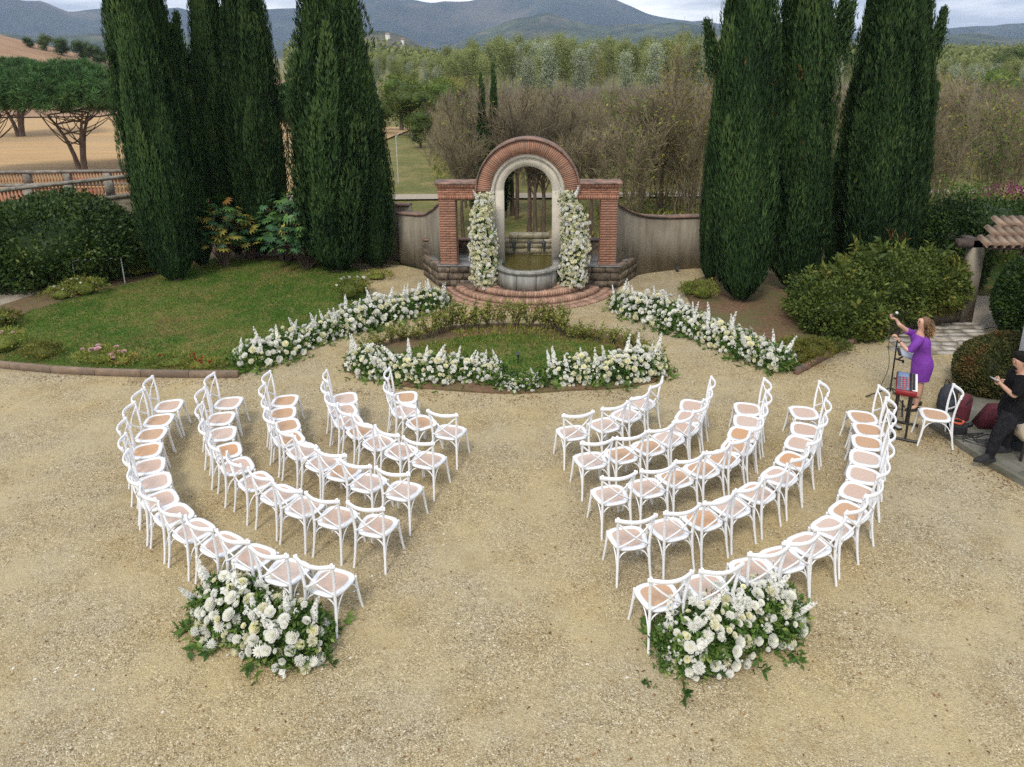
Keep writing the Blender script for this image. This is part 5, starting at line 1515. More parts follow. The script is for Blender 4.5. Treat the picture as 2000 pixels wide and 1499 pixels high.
# ------------------------------------------------------------------ palmate-leaved shrubs between the cypresses
def palm_leaf(seed):
    g = Geo(); rs = np.random.default_rng(seed)
    for k in range(8):
        a = -1.9 + 3.8 * k / 7; L = .22 * (1 - .25 * abs(a) / 1.9)
        d = np.array([math.cos(a), math.sin(a), -.25])
        cards(g, [(0, 0, 0)], [d], L, .062, [0.5 + .1 * rs.normal()], [(0, 0, 1)], .05)
    return g
def palm_mats():
    out = []
    for nme, c1, c2 in (('blue', (.03, .085, .036), (.055, .135, .05)), ('green', (.06, .14, .035), (.11, .21, .05)), ('yellow', (.20, .20, .04), (.36, .28, .05)), ('orange', (.30, .14, .03), (.42, .22, .05))):
        m = simple('palmate_' + nme, c1, c2, 6, .45, rand=.15); out.append(m)
    return out
PM = palm_mats(); PL = [palm_leaf(i).mesh('leaf', PM[i]) for i in range(4)]
for (px, h, w, nl, lab, ye) in (((440, 522), 2.2, .85, 190, 'palmate leaved shrub with yellow leaves between the left cypresses', .35), ((490, 508), 1.8, .65, 110, 'shorter palmate shrub with golden leaves in the middle of the left group', .6), ((600, 527), 2.4, .95, 260, 'largest palmate leaved shrub in front of the widest cypress', .15), ((560, 512), 2.2, .8, 150, 'bluish palmate shrub behind the largest one', .05)):
    x, y = at(*px); t = thing('palmate_shrub', lab, 'shrub', (x, y, 0)); s = Geo()
    for k in range(nl):
        a = R.uniform(0, 6.28); rr_ = w * math.sqrt(R.random()); z = h * (1 - .45 * (rr_ / w) ** 2) * R.uniform(.45, 1.0)
        p = (math.cos(a) * rr_, math.sin(a) * rr_ * .8, z)
        c = 3 if R.random() < ye * .08 else 2 if R.random() < ye * .6 else (0 if R.random() < .5 else 1)
        link('leaf', PL[c], t, loc=p, rot=(R.gauss(0, .3), R.gauss(.15, .3), a + R.gauss(0, .4)), scale=R.uniform(.8, 1.35))
        if k % 3 == 0: tube(s, bez((math.cos(a) * .1, math.sin(a) * .1, 0), (p[0] * .3, p[1] * .3, z * .6), p, 5), [.014, .012, .01, .008, .005], 4)
    obj('stems', s, M_BARK, t)

# ------------------------------------------------------------------ umbrella pines
def pine_meshes(seed):
    rs = np.random.default_rng(seed); g = Geo(); w = Geo()
    Hc, Wc = 2.75, 2.6   # crown base height, crown half width (unit tree about 5.4 m tall)
    tips = []
    for k in range(3):
        a = k * 2.1 + .4; top = np.array([math.cos(a) * 1.0, math.sin(a) * 1.0, 3.0])
        path = bez((.12 * math.cos(a), .12 * math.sin(a), -.2), (.16 * math.cos(a), .16 * math.sin(a), 1.6), top, 7)
        tube(w, path, [.14, .12, .10, .09, .075, .06, .04], 8)
        for j in range(13):
            b_ = rs.random() * 6.28; st = path[rs.integers(3, 7)]
            e = np.array([math.cos(b_) * Wc * (.45 + .5 * rs.random()), math.sin(b_) * Wc * (.45 + .5 * rs.random()), 3.1 + .9 * rs.random()])
            q = bez(st, (e[0] * .55, e[1] * .55, st[2] + .25), e, 6); tube(w, q, [.035, .03, .024, .018, .012, .008], 5); tips.append(e)
    n = 1150
    r_ = np.sqrt(rs.random(n)); a = rs.random(n) * 6.28
    wob = 1 + .12 * vnoise(np.stack([np.cos(a), np.sin(a), 0 * a], -1), 2.0, seed)
    top = Hc + .75 + 1.9 * np.sqrt(np.clip(1 - (r_ * .96) ** 2, 0, 1)) ; bot = Hc + .35 + .35 * r_
    u = 1 - rs.random(n) ** 2.2
    z = bot + (top - bot) * u + .25 * vnoise(np.stack([np.cos(a) * r_ * 3, np.sin(a) * r_ * 3, 0 * a], -1), 1.6, seed + 2)
    C = np.stack([np.cos(a) * r_ * Wc * wob, np.sin(a) * r_ * Wc * wob, z], -1)
    m = 34; D = unit(rs.normal(size=(n, m, 3)) + np.array([0, 0, .7])); P = np.repeat(C, m, 0)
    D = D.reshape(-1, 3)
    cards(g, P + D * .03, D, .26 + .12 * rs.random(n * m), .030, np.clip(np.repeat(.45 + .2 * rs.normal(size=n), m) + .1 * rs.normal(size=n * m), 0, 1), None, .02)
    return g.mesh('crown', M_PINE), w.mesh('trunk', M_BARK, True)
PN = [pine_meshes(1), pine_meshes(2)]
def plant(name, label, cat, px, D, top_py, me, mtrunk, base_h, wscale=None, rz=None, group=None):
    x, y, _ = atd(px, 500, D)
    # x for a vertical stem standing at forward distance D whose middle shows at px
    zg = float(terrain(x, y)); 
    for _ in range(3):
        mid_py = top_py + 40; x, y, _z = atd(px, mid_py, D); zg = float(terrain(x, y))
    zt = atd(px, top_py, D)[2]; k = (zt - zg) / base_h
    t = thing(name, label, cat, (x, y, zg), rz if rz is not None else R.uniform(0, 6.28), group)
    ws = k * 1.1 if wscale is None else wscale
    link('crown', me, t, scale=(ws, ws, k)); link('trunk', mtrunk, t, scale=(ws, ws, k))
    return t
plant('umbrella_pine', 'umbrella pine with three trunks behind the balustrade', 'tree', 132, 38, 128, *PN[0], 5.35, 1.12, 1.0)
plant('umbrella_pine', 'umbrella pine at the left edge, only its right half seen', 'tree', -58, 37, 130, *PN[1], 5.35, 1.0, 2.4)
plant('umbrella_pine', 'umbrella pine crown half hidden by the leftmost cypress', 'tree', 262, 42, 146, *PN[1], 5.35, 1.0, 4.4)
plant('umbrella_pine', 'umbrella pine behind the dark cypress and the widest one', 'tree', 590, 42, 165, *PN[0], 5.35, .85, 5.2)
plant('umbrella_pine', 'paler umbrella pine behind the first two at the foot of the brown hill', 'tree', 20, 56, 122, *PN[1], 5.35, 1.3, 3.0)

# ------------------------------------------------------------------ broadleaf trees
def broad_mesh(seed, mat, n=9000, leaf=.17):
    rs = np.random.default_rng(seed); bl = []
    for k in range(13):
        a = rs.random() * 6.28; q = rs.random() ** .5
        bl.append((math.cos(a) * q * 1.15, math.sin(a) * q * 1.15, 1.3 + 2.7 * rs.random(), .85 + .35 * rs.random(), .85 + .35 * rs.random(), .8 + .3 * rs.random()))
    g = leafy(bl, n, leaf, seed, core=.6, shell=.5, rough=.3, spread=.28)
    w = Geo(); tube(w, [(0, 0, -.2), (.05, 0, 1), (0, .05, 2.2)], [.17, .14, .11], 7)
    for b in bl: tube(w, bez((0, 0, 1.6), (b[0] * .4, b[1] * .4, 2.2), b[:3], 5), [.08, .07, .05, .04, .02], 5)
    return g.mesh('crown', mat), w.mesh('trunk', M_BARK, True)
BT = [broad_mesh(1, M_DECID), broad_mesh(2, M_DECID), broad_mesh(3, M_HEDGE2), broad_mesh(4, M_YELLOWLEAF, 5000), broad_mesh(5, M_HEDGE)]
for (px, D, top, i, ws, lab) in (
    (800, 62, 158, 2, 1.2, 'green tree just right of the widest left cypress'), (852, 66, 150, 0, 1.3, 'bright green tree with yellow top left of the thicket'),
    (885, 72, 152, 3, 1.2, 'yellow green tree at the left end of the thicket'), (905, 60, 190, 0, .9, 'yellowish green tree before the white poplars'),
    (820, 50, 215, 2, .9, 'dark green round tree over the grass strip beside the left cypress'), (780, 70, 140, 0, 1.5, 'green tree partly behind the widest left cypress'),
    (62, 138, 72, 4, .7, 'dark round tree on the skyline of the brown hill'), (92, 139, 66, 2, .85, 'broad olive green tree on the skyline of the brown hill'), (122, 138, 72, 4, .75, 'dark green tree in the middle of the skyline group'),
    (165, 138, 76, 4, .8, 'dark green tree right of the gap on the hill skyline'), (193, 137, 84, 4, .7, 'dark tree beside the leftmost cypress on the hill skyline'), (24, 139, 82, 4, .45, 'low dark tree at the left end of the hill skyline'),
    (1825, 78, 150, 3, 2.2, 'large ochre yellow tree right of the right cypress group'), (1898, 84, 190, 4, 1.4, 'dark green round tree standing in the right thicket'),
    (370, 60, 120, 0, 1.6, 'green tree seen in the gap behind the first cypresses'), (575, 48, 175, 2, .9, 'green tree showing between the dark and the widest cypress'),
    (1990, 150, 86, 2, 2.4, 'green wooded knoll tree at the far right skyline'), (735, 64, 190, 2, 1.3, 'green tree showing at the right flank of the widest cypress'),
    (1950, 96, 132, 0, 1.6, 'pale olive tree before the right poplars')):
    k_ = 'deciduous_tree'
    plant(k_, lab, 'tree', px, D, top, *BT[i], 4.75, None)

# ------------------------------------------------------------------ bare trees of the thicket
def ribbon(g, A, B_, w, var, rs):
    A = np.asarray(A); B_ = np.asarray(B_); d = unit(B_ - A); s = unit(np.cross(d, rs.normal(size=A.shape)))
    w = np.broadcast_to(w, (len(A),))[:, None]
    V = np.stack([A - s * w / 2, A + s * w / 2, B_ + s * w * .2, B_ - s * w * .2], 1).reshape(-1, 3)
    g.add(V, np.arange(4 * len(A)).reshape(-1, 4), np.repeat(np.broadcast_to(var, (len(A),)), 4))
def bare_mesh(seed, mat, stems=7, spread_=1.3, single=False, twig=.020, leaves=0, lmat=None, h=4.6):
    rs = np.random.default_rng(seed); w = Geo(); c = Geo()
    for k in range(stems):
        a = rs.random() * 6.28; q = spread_ * (.35 + .65 * rs.random())
        tip = np.array([math.cos(a) * q, math.sin(a) * q, h * (.80 + .2 * rs.random())])
        if single:
            z0 = h * (.30 + .25 * rs.random()); st = np.array([0, 0, z0])
        else: st = np.array([math.cos(a) * .5 * rs.random(), math.sin(a) * .5 * rs.random(), -.1])
        path = bez(st, (tip[0] * .35, tip[1] * .35, (st[2] + tip[2]) * .5), tip, 9)
        path[1:-1] += rs.normal(size=(7, 3)) * .05
        tube(w, path, np.linspace(.026 if not single else .032, .008, 9), 4)
        m = 34; u = .18 + .82 * rs.random(m)
        PP = np.stack([np.interp(u, np.linspace(0, 1, 9), path[:, i]) for i in range(3)], -1)
        D = rs.normal(size=(m, 3)) * .55 + unit(path[-1] - path[0]) + np.array([0, 0, .35]); D = unit(D)
        L = (.45 + .75 * rs.random(m)) * (1.15 - u * .5); E_ = PP + D * L[:, None]
        ribbon(c, PP, E_, twig * 1.0, .35 + .3 * rs.random(m), rs)
        # second order twigs
        m2 = m * 7; j = rs.integers(0, m, m2); v = .15 + .85 * rs.random(m2)
        P2 = PP[j] + D[j] * (L[j] * v)[:, None]; D2 = unit(D[j] + rs.normal(size=(m2, 3)) * .55 + np.array([0, 0, .25]))
        ribbon(c, P2, P2 + D2 * (.18 + .38 * rs.random(m2))[:, None], twig * .62, .4 + .5 * rs.random(m2), rs)
    lv = None
    if leaves:
        F0 = c.V[-1].reshape(-1, 4, 3); pick = rs.integers(0, len(F0), leaves); lv = Geo()
        allE = np.concatenate([v.reshape(-1, 4, 3)[:, 2] for v in c.V]); P = allE[rs.integers(0, len(allE), leaves)]
        cards(lv, P, rs.normal(size=(leaves, 3)), .10 + .07 * rs.random(leaves), .07, np.clip(.5 + .3 * rs.normal(size=leaves), 0, 1), None, .1)
        lv = lv.mesh('leaves', lmat)
    if single: tube(w, [(0, 0, -.3), (.04, .02, h * .25), (0, .04, h * .62)], [.10, .075, .03], 7)
    return c.mesh('crown', mat), w.mesh('trunk', M_BARK if single else mat), lv
BM = [bare_mesh(1, M_TWIG, 9, 1.6, leaves=160, lmat=M_YELLOWLEAF), bare_mesh(2, M_TWIG2, 9, 1.5, leaves=90, lmat=M_DECID), bare_mesh(3, M_TWIG, 10, 1.8, leaves=300, lmat=M_ROSELEAF), bare_mesh(4, M_TWIG2, 9, 1.4), bare_mesh(5, M_TWIG, 8, 1.6, leaves=420, lmat=M_YELLOWLEAF), bare_mesh(6, M_TWIG, 6, 1.3, leaves=900, lmat=M_DECID),
      bare_mesh(7, M_TWIG, 9, 1.7, single=True, twig=.02), bare_mesh(8, M_TWIG, 9, 1.5, single=True, leaves=120, lmat=M_YELLOWLEAF)]
def put_bare(i, x, y, s, label, name='bare_tree', group=None, rz=None):
    c, w, lv = BM[i]; t = thing(name, label, 'tree', (x, y, float(terrain(x, y))), R.uniform(0, 6.28) if rz is None else rz, group)
    t.scale = (s, s, s * R.uniform(.9, 1.1))
    link('crown', c, t); link('trunk', w, t)
    if lv: link('leaves', lv, t)
    return t
for (px, py, s, lab) in ((1033, 458, .92, 'bare tree with a thick trunk seen through the arch, left of three'), (1046, 462, .80, 'slimmer bare tree in the middle of three behind the arch'), (1060, 460, .90, 'bare tree with a thick trunk seen through the arch, right of three'), (1001, 425, .95, 'bare tree farther back behind the arch, at the left'), (1009, 432, .9, 'bare tree beside the farther one behind the arch')):
    put_bare(6, *at(px, py, -.1), s, lab, 'leafless_tree')
for (px, py, s, i, lab) in ((905, 470, .72, 7, 'thin bare tree behind the left brick opening'), (1155, 470, .78, 7, 'thin tree with yellow leaves behind the right brick opening'), (1290, 425, 1.0, 7, 'tree with yellow leaves standing over the right curved wall'), (1330, 430, 1.05, 4, 'bushy tree with yellow leaves before the slim right cypress'), (1240, 428, .95, 5, 'olive leaved sapling over the sweep of the right wall'), (1345, 410, 1.2, 4, 'tall sapling with the brightest yellow leaves left of the right cypresses')):
    put_bare(i, *at(px, py, -.1), s, lab, 'sapling')
# the rest of the thicket: 250 trees with parts, graded in distance
def where(px): return 'left of the arch' if px < 880 else 'above the arch' if px < 1180 else 'over the right wall' if px < 1385 else 'among the right cypresses' if px < 1830 else 'right of all cypresses'
cnt = 0; rs = np.random.default_rng(12); spots = []
while cnt < 275:
    D = 25 + 78 * rs.random() ** 1.5; px = 845 + (2080 - 845) * rs.random() if D > 33 else (870 + 1180 * rs.random())
    if D < 60 and px < 860 + (60 - D) * .2: continue
    if px < 1100 and D < 27: continue
    if 1370 < px < 1800 and rs.random() < .55: continue
    x, y, _ = atd(px, 300, D)
    if 29.6 < y < 33: continue
    if any((x - a) ** 2 + (y - b) ** 2 < (1.1 + D * .012) ** 2 for a, b in spots): continue
    spots.append((x, y)); q = rs.random()
    i = (0 if q < .3 else 1 if q < .5 else 2 if q < .62 else 3 if q < .8 else 4 if q < .88 else 5) if D > 45 else (0 if q < .25 else 2 if q < .5 else 4 if q < .72 else 5 if q < .9 else 7)
    lb = {0: 'grey brown leafless tree of the thicket behind the wall', 1: 'purplish leafless tree of the thicket behind the wall', 2: 'wide grey leafless tree of the thicket behind the wall', 3: 'narrow purplish leafless tree of the thicket', 4: 'leafless tree of the thicket with some yellow leaves', 5: 'olive leaved tree of the thicket', 7: 'thin single stemmed tree with yellow leaves in the thicket'}[i]
    wh = where(px); gd = {0: 'grey leafless trees', 1: 'purplish leafless trees', 2: 'wide leafless trees', 3: 'narrow purplish trees', 4: 'trees with yellow leaves', 5: 'olive leaved trees', 7: 'thin trees with yellow leaves'}[i]
    lb = {0: 'grey brown leafless tree', 1: 'purplish leafless tree', 2: 'wide grey leafless tree', 3: 'narrow purplish leafless tree', 4: 'leafless tree with some yellow leaves', 5: 'olive leaved tree', 7: 'thin yellow leaved tree'}[i] + (' in the front thicket, ' if D < 45 else ' deep in the thicket, ') + wh
    put_bare(i, x, y, min((5.85 - .053 * D - float(terrain(x, y))) / 4.9, 1.0) * rs.uniform(.68, 1.12), lb, 'bare_tree', gd + (' at the front, ' if D < 45 else ' deep in the thicket, ') + wh)
    cnt += 1
# undergrowth and the dense mass of stems behind them
def thicket(n, d0, d1, seed, mat, name, label, hh, px0=835, px1=2150, w=.03):
    rs = np.random.default_rng(seed); D = d0 + (d1 - d0) * rs.random(n); px = px0 + (px1 - px0) * rs.random(n)
    dd = np.array([ray(p, 300) for p in px]); X = dd[:, 0] / dd[:, 1] * D; Y = D
    Z = terrain(X, Y); c = .5 + .5 * vnoise(np.c_[X, Y, 0 * X], .35, seed)
    P = np.c_[X, Y, Z]; E_ = P + np.c_[rs.normal(size=n) * .5, rs.normal(size=n) * .5, hh * (.35 + .65 * rs.random(n)) * (.6 + .4 * c)]
    g = Geo(); ribbon(g, P, E_, w, c * .6 + .3 * rs.random(n), rs)
    k = 5; j = np.repeat(np.arange(n), k); v = .3 + .7 * rs.random(n * k); P2 = P[j] + (E_ - P)[j] * v[:, None]
    ribbon(g, P2, P2 + (unit(rs.normal(size=(n * k, 3)) * .6 + np.array([0, 0, 1.])) * (.3 + .5 * rs.random(n * k))[:, None]), w * .7, .3 + .6 * rs.random(n * k), rs)
    tag(obj(name, g, mat), label, None, None, 'stuff')
thicket(9000, 38, 72, 31, M_TWIG, 'undergrowth', 'dense grey brown undergrowth between the bare trees', 2.3)
thicket(11000, 66, 92, 32, M_TWIG2, 'undergrowth', 'dense purplish undergrowth in the middle of the thicket', 3.6, w=.04)
thicket(13000, 90, 128, 33, M_TWIG2, 'undergrowth', 'dense purplish undergrowth before the poplars', 5.2, w=.055)
g = Geo(); rs = np.random.default_rng(40); n_ = 26000; D = 23 + 42 * rs.random(n_) ** 1.2; px = 845 + 1300 * rs.random(n_)
dd = np.array([ray(p, 300) for p in px]); X = dd[:, 0] / dd[:, 1] * D; c = vnoise(np.c_[X, D, 0 * X], .5, 3); kp = (c > -.1) & ((D < 30.1) | (D > 32.6)) & ((px > 1090) | (D > 33)); X, D = X[kp], D[kp]; n_ = len(X)
cards(g, np.c_[X, D, terrain(X, D) + .3 * rs.random(n_)], rs.normal(size=(n_, 3)) + np.array([0, 0, 1.]), .16 + .12 * rs.random(n_), .08, np.clip(.45 + .3 * rs.normal(size=n_), 0, 1), None, .1)
tag(obj('ground_cover', g, M_ROSELEAF), 'brambles and weeds under the thicket', None, None, 'stuff')

# ------------------------------------------------------------------ poplars
def poplar_mesh(seed, mat, n=6000, bark=None):
    rs = np.random.default_rng(seed); w = Geo(); g = Geo(); H = 11.0
    tr = bez((0, 0, -.5), (.2 * rs.normal(), .1, 5), (.4 * rs.normal(), .3 * rs.normal(), H * .96), 10)
    tube(w, tr, np.linspace(.17, .03, 10), 6)
    C = []
    for k in range(26):
        u = .40 + .58 * rs.random(); st = np.array([np.interp(u, np.linspace(0, 1, 10), tr[:, i]) for i in range(3)])
        a = rs.random() * 6.28; L = (.8 + 1.3 * rs.random()) * (1.3 - u * .8)
        e = st + np.array([math.cos(a) * L * .62, math.sin(a) * L * .62, L * .95]); tube(w, bez(st, st * .5 + e * .5 + np.array([math.cos(a), math.sin(a), -.3]) * .2, e, 4), [.05, .04, .03, .015], 4)
        for q in range(4): C.append(st + (e - st) * (.35 + .65 * rs.random()) + rs.normal(size=3) * .25)
    C = np.array(C); j = rs.integers(0, len(C), n); P = C[j] + rs.normal(size=(n, 3)) * np.array([.55, .55, .6])
    cards(g, P, rs.normal(size=(n, 3)) + np.array([0, 0, .5]), .17 + .12 * rs.random(n), .13, np.clip(.5 + .25 * rs.normal(size=n) + .2 * vnoise(P, .9, seed), 0, 1), None, .1)
    return g.mesh('crown', mat), w.mesh('trunk', bark or M_PALEBARK)
PP_ = [poplar_mesh(1, M_POPLARW), poplar_mesh(2, M_POPLARW), poplar_mesh(3, M_POPLARG), poplar_mesh(4, M_POPLARG), poplar_mesh(5, M_YELLOWLEAF, 1800), poplar_mesh(6, M_POPLARG, 3600)]
topx = [560, 700, 770, 830, 900, 960, 1010, 1070, 1130, 1200, 1280, 1350, 1390, 1500, 1640, 1700, 1830, 1900, 1960, 2000, 2200]
topy = [170, 150, 128, 112, 88, 76, 72, 70, 76, 74, 72, 68, 76, 86, 96, 100, 106, 110, 106, 102, 100]
rs = np.random.default_rng(50); spots = []; cnt = 0; tries = 0
while cnt < 290 and tries < 20000:
    tries += 1
    px = 620 + 1560 * rs.random(); D = 118 + 72 * rs.random()
    if px < 780: D = 125 + 70 * rs.random()
    x, y, _ = atd(px, 150, D)
    if any((x - a) ** 2 + (y - b) ** 2 < (2.4) ** 2 for a, b in spots): continue
    spots.append((x, y))
    tp = np.interp(px, topx, topy) + (185 - D) * .30 + abs(rs.normal()) * 9
    zt = atd(px, tp, D)[2]; zg = float(terrain(x, y)); k = max(.55, (zt - zg) / 11.0)
    fr = D < 150; q = rs.random()
    i = (0 if q < .26 else 1 if q < .46 else 2 if q < .70 else 3 if q < .88 else 5 if q < .95 else 4) if (fr and 980 < px) else (2 if q < .35 else 3 if q < .65 else 5 if q < .9 else 0)
    lb = {0: 'silvery white poplar with pale trunk beyond the thicket', 1: 'broad silvery white poplar beyond the thicket', 2: 'olive green poplar beyond the thicket', 3: 'slender green poplar beyond the thicket', 4: 'yellow autumn poplar beyond the thicket', 5: 'dense green poplar at the back of the wood'}[i]
    gr = {0: 'silvery white poplars', 1: 'broad white poplars', 2: 'olive green poplars', 3: 'slender green poplars', 4: 'yellow poplars', 5: 'dense green poplars at the back'}[i]
    rw = ' in the front rank, ' if D < 145 else ' in the back ranks, '
    t = thing('poplar_tree', lb.split(' beyond')[0].split(' at the')[0] + rw + where(px), 'tree', (x, y, zg), rs.random() * 6.28, gr.split(' at the')[0] + rw + where(px)); t.scale = (k * .95, k * .95, k)
    link('crown', PP_[i][0], t); link('trunk', PP_[i][1], t)
    cnt += 1
# wood behind the poplars as one mass
def wood_mass():
    rs = np.random.default_rng(60); g = Geo(); n = 60000
    D = 190 + 230 * rs.random(n); px = 560 + 1700 * rs.random(n)
    dd = np.array([ray(p, 150) for p in px]); X = dd[:, 0] / dd[:, 1] * D
    hh = 9.0 + 1.8 * vnoise(np.c_[X, D, 0 * X], .16, 4) + 1.0 * vnoise(np.c_[X, D, 0 * X], .5, 9)
    Z = terrain(X, D) + hh * (1 - .55 * rs.random(n) ** 1.3)
    cards(g, np.c_[X, D, Z], rs.normal(size=(n, 3)) + np.array([0, 0, .3]), .9 + .6 * rs.random(n), .6, np.clip(.5 + .25 * vnoise(np.c_[X, D, Z], .3, 7) + .15 * rs.normal(size=n), 0, 1), None, .1)
    tag(obj('far_wood', g, M_POPLARG), 'green wood stretching away behind the poplars', None, None, 'stuff')
wood_mass()
# lamp post and tree stake on the left
x, y, _ = atd(776, 320, 34); t = thing('lamp_post', 'thin white lamp post right of the widest left cypress', 'lamp', (x, y, float(terrain(x, y))))
M_PALEMETAL = simple('pale_metal', (.5, .5, .48), (.6, .6, .58), 9, .5)
g = Geo(); tube(g, [(0, 0, 0), (0, 0, 2.2)], .018, 8); obj('pole', g, M_PALEMETAL, t)
g = Geo(); tube(g, [(0, 0, 2.15), (.15, 0, 2.3), (.3, 0, 2.33)], .014, 6); obj('arm', g, M_PALEMETAL, t)
# metal handrail beside the hedge
x, y = at(150, 560); t = thing('handrail', 'thin grey metal handrail in front of the big hedge', 'handrail', (x, y, 0), .12)
g = Geo(); tube(g, [(0, 0, 0), (0, 0, .58), (.03, 0, .68), (.12, 0, .72), (1.0, 0, .73), (1.25, 0, .73)], .018, 8); obj('rail', g, M_PALEMETAL, t)
g = Geo(); tube(g, [(1.22, 0, 0), (1.22, 0, .72)], .016, 8); obj('post', g, M_PALEMETAL, t)
x, y = at(14, 645); t = thing('garden_light', 'small dark garden spotlight at the left end of the lawn', 'light', (x, y, .03))
g = Geo(); tube(g, [(0, 0, 0), (0, 0, .2)], .015, 6); obj('stake', g, M_BLACK, t)
g = Geo(); tube(g, [(0, .05, .18), (0, -.05, .28)], [.04, .06], 10); obj('lamp_head', g, M_BLACK, t)
x, y = at(1322, 531); t = thing('garden_light', 'small dark spotlight on the gravel before the right curved wall', 'light', (x, y, 0))
g = Geo(); tube(g, [(0, 0, 0), (0, 0, .08)], .02, 6); obj('stake', g, M_BLACK, t)
g = Geo(); tube(g, [(0, .05, .08), (0, -.05, .13)], [.05, .065], 10); obj('lamp_head', g, M_BLACK, t)

# ------------------------------------------------------------------ chairs
def chair_meshes():
    M = {}
    SZ = .455
    # seat outline (front wider)
    def outline(k, n=32):
        t = np.arange(n) / n * 2 * np.pi
        c, s = np.cos(t), np.sin(t); e = .62
        x = np.sign(c) * np.abs(c) ** e; y = np.sign(s) * np.abs(s) ** e
        w = (.214 + .022 * y) * k; d = .205 * k
        return np.stack([x * w, y * d - .005], -1)
    n = 32; g = Geo(); lv = [(1.0, SZ - .034), (1.03, SZ - .012), (.99, SZ), (.77, SZ), (.755, SZ - .010), (.77, SZ - .034)]
    V = np.concatenate([np.c_[outline(k), np.full(n, z)] for k, z in lv]); F = []
    m = len(lv)
    for a in range(m):
        b = (a + 1) % m
        for i in range(n):
            j = (i + 1) % n; F.append((a * n + i, a * n + j, b * n + j, b * n + i))
    g.add(V, F); M['seat_frame'] = g.mesh('seat_frame', M_WHITE, True)
    M['cane'] = []
    for mt in M_CANE:
        g = Geo(); o = outline(.775)
        g.add(np.concatenate([np.c_[o, np.full(n, SZ - .006)], np.c_[o, np.full(n, SZ - .014)]]), [tuple(range(n)), tuple(range(2 * n - 1, n - 1, -1))])
        M['cane'].append(g.mesh('cane_seat', mt))
    def P(pts, k=10): return spline(pts, k)
    for s in (-1, 1):
        g = Geo(); tube(g, P([(s * .205, -.262, 0), (s * .192, -.222, .22), (s * .184, -.200, .45), (s * .194, -.205, .62), (s * .208, -.225, .78), (s * .214, -.250, .905)], 14), [.0145] * 3 + [.017] * 6 + [.0165] * 5, 8)
        M['back_leg', s] = g.mesh('back_leg', M_WHITE, True)
        g = Geo(); tube(g, P([(s * .218, .225, 0), (s * .205, .200, .15), (s * .192, .180, .32), (s * .188, .175, .43)], 8), [.0135, .014, .0155, .017, .018, .018, .018, .018], 8)
        M['front_leg', s] = g.mesh('front_leg', M_WHITE, True)
        g = Geo(); tube(g, P([(s * .206, -.228, .82), (s * .10, -.262, .72), (-s * .02, -.258, .61), (-s * .12, -.230, .53), (-s * .176, -.208, .485)], 12), .013, 6, flat=(.55, 1.0))
        M['cross', s] = g.mesh('cross_strip', M_WHITE, True)
    g = Geo(); tube(g, P([(-.246, -.238, .872), (-.20, -.256, .870), (-.10, -.300, .868), (0, -.314, .867), (.10, -.300, .868), (.20, -.256, .870), (.246, -.238, .872)], 18), .03, 8, flat=(.45, .95))
    M['top_rail'] = g.mesh('top_rail', M_WHITE, True)
    br = {}
    for s in (-1, 1):
        for q in (-1, 1):
            base = np.array([s * .196, q * (.19 if q > 0 else .212) , .21]); g = Geo()
            tube(g, bez(base, (s * .188, q * .18, .40), (s * .03, q * .185, .418), 8), .0085, 6)
            tube(g, bez(base, (s * .19, q * .16, .40), (s * .192, q * .02, .418), 8), .0085, 6)
            br[s, q] = g.mesh('brace', M_WHITE, True)
    M['brace'] = br
    return M
CM = chair_meshes()
def make_chair(loc, rz, label, cane, group=None):
    t = thing('cross_back_chair', label, 'chair', loc, rz, group)
    link('seat_frame', CM['seat_frame'], t); link('cane_seat', CM['cane'][cane], t)
    for s in (-1, 1):
        link('back_leg', CM['back_leg', s], t); link('front_leg', CM['front_leg', s], t); link('cross_strip', CM['cross', s], t)
    link('top_rail', CM['top_rail'], t)
    for v in CM['brace'].values(): link('brace', v, t)
    return t
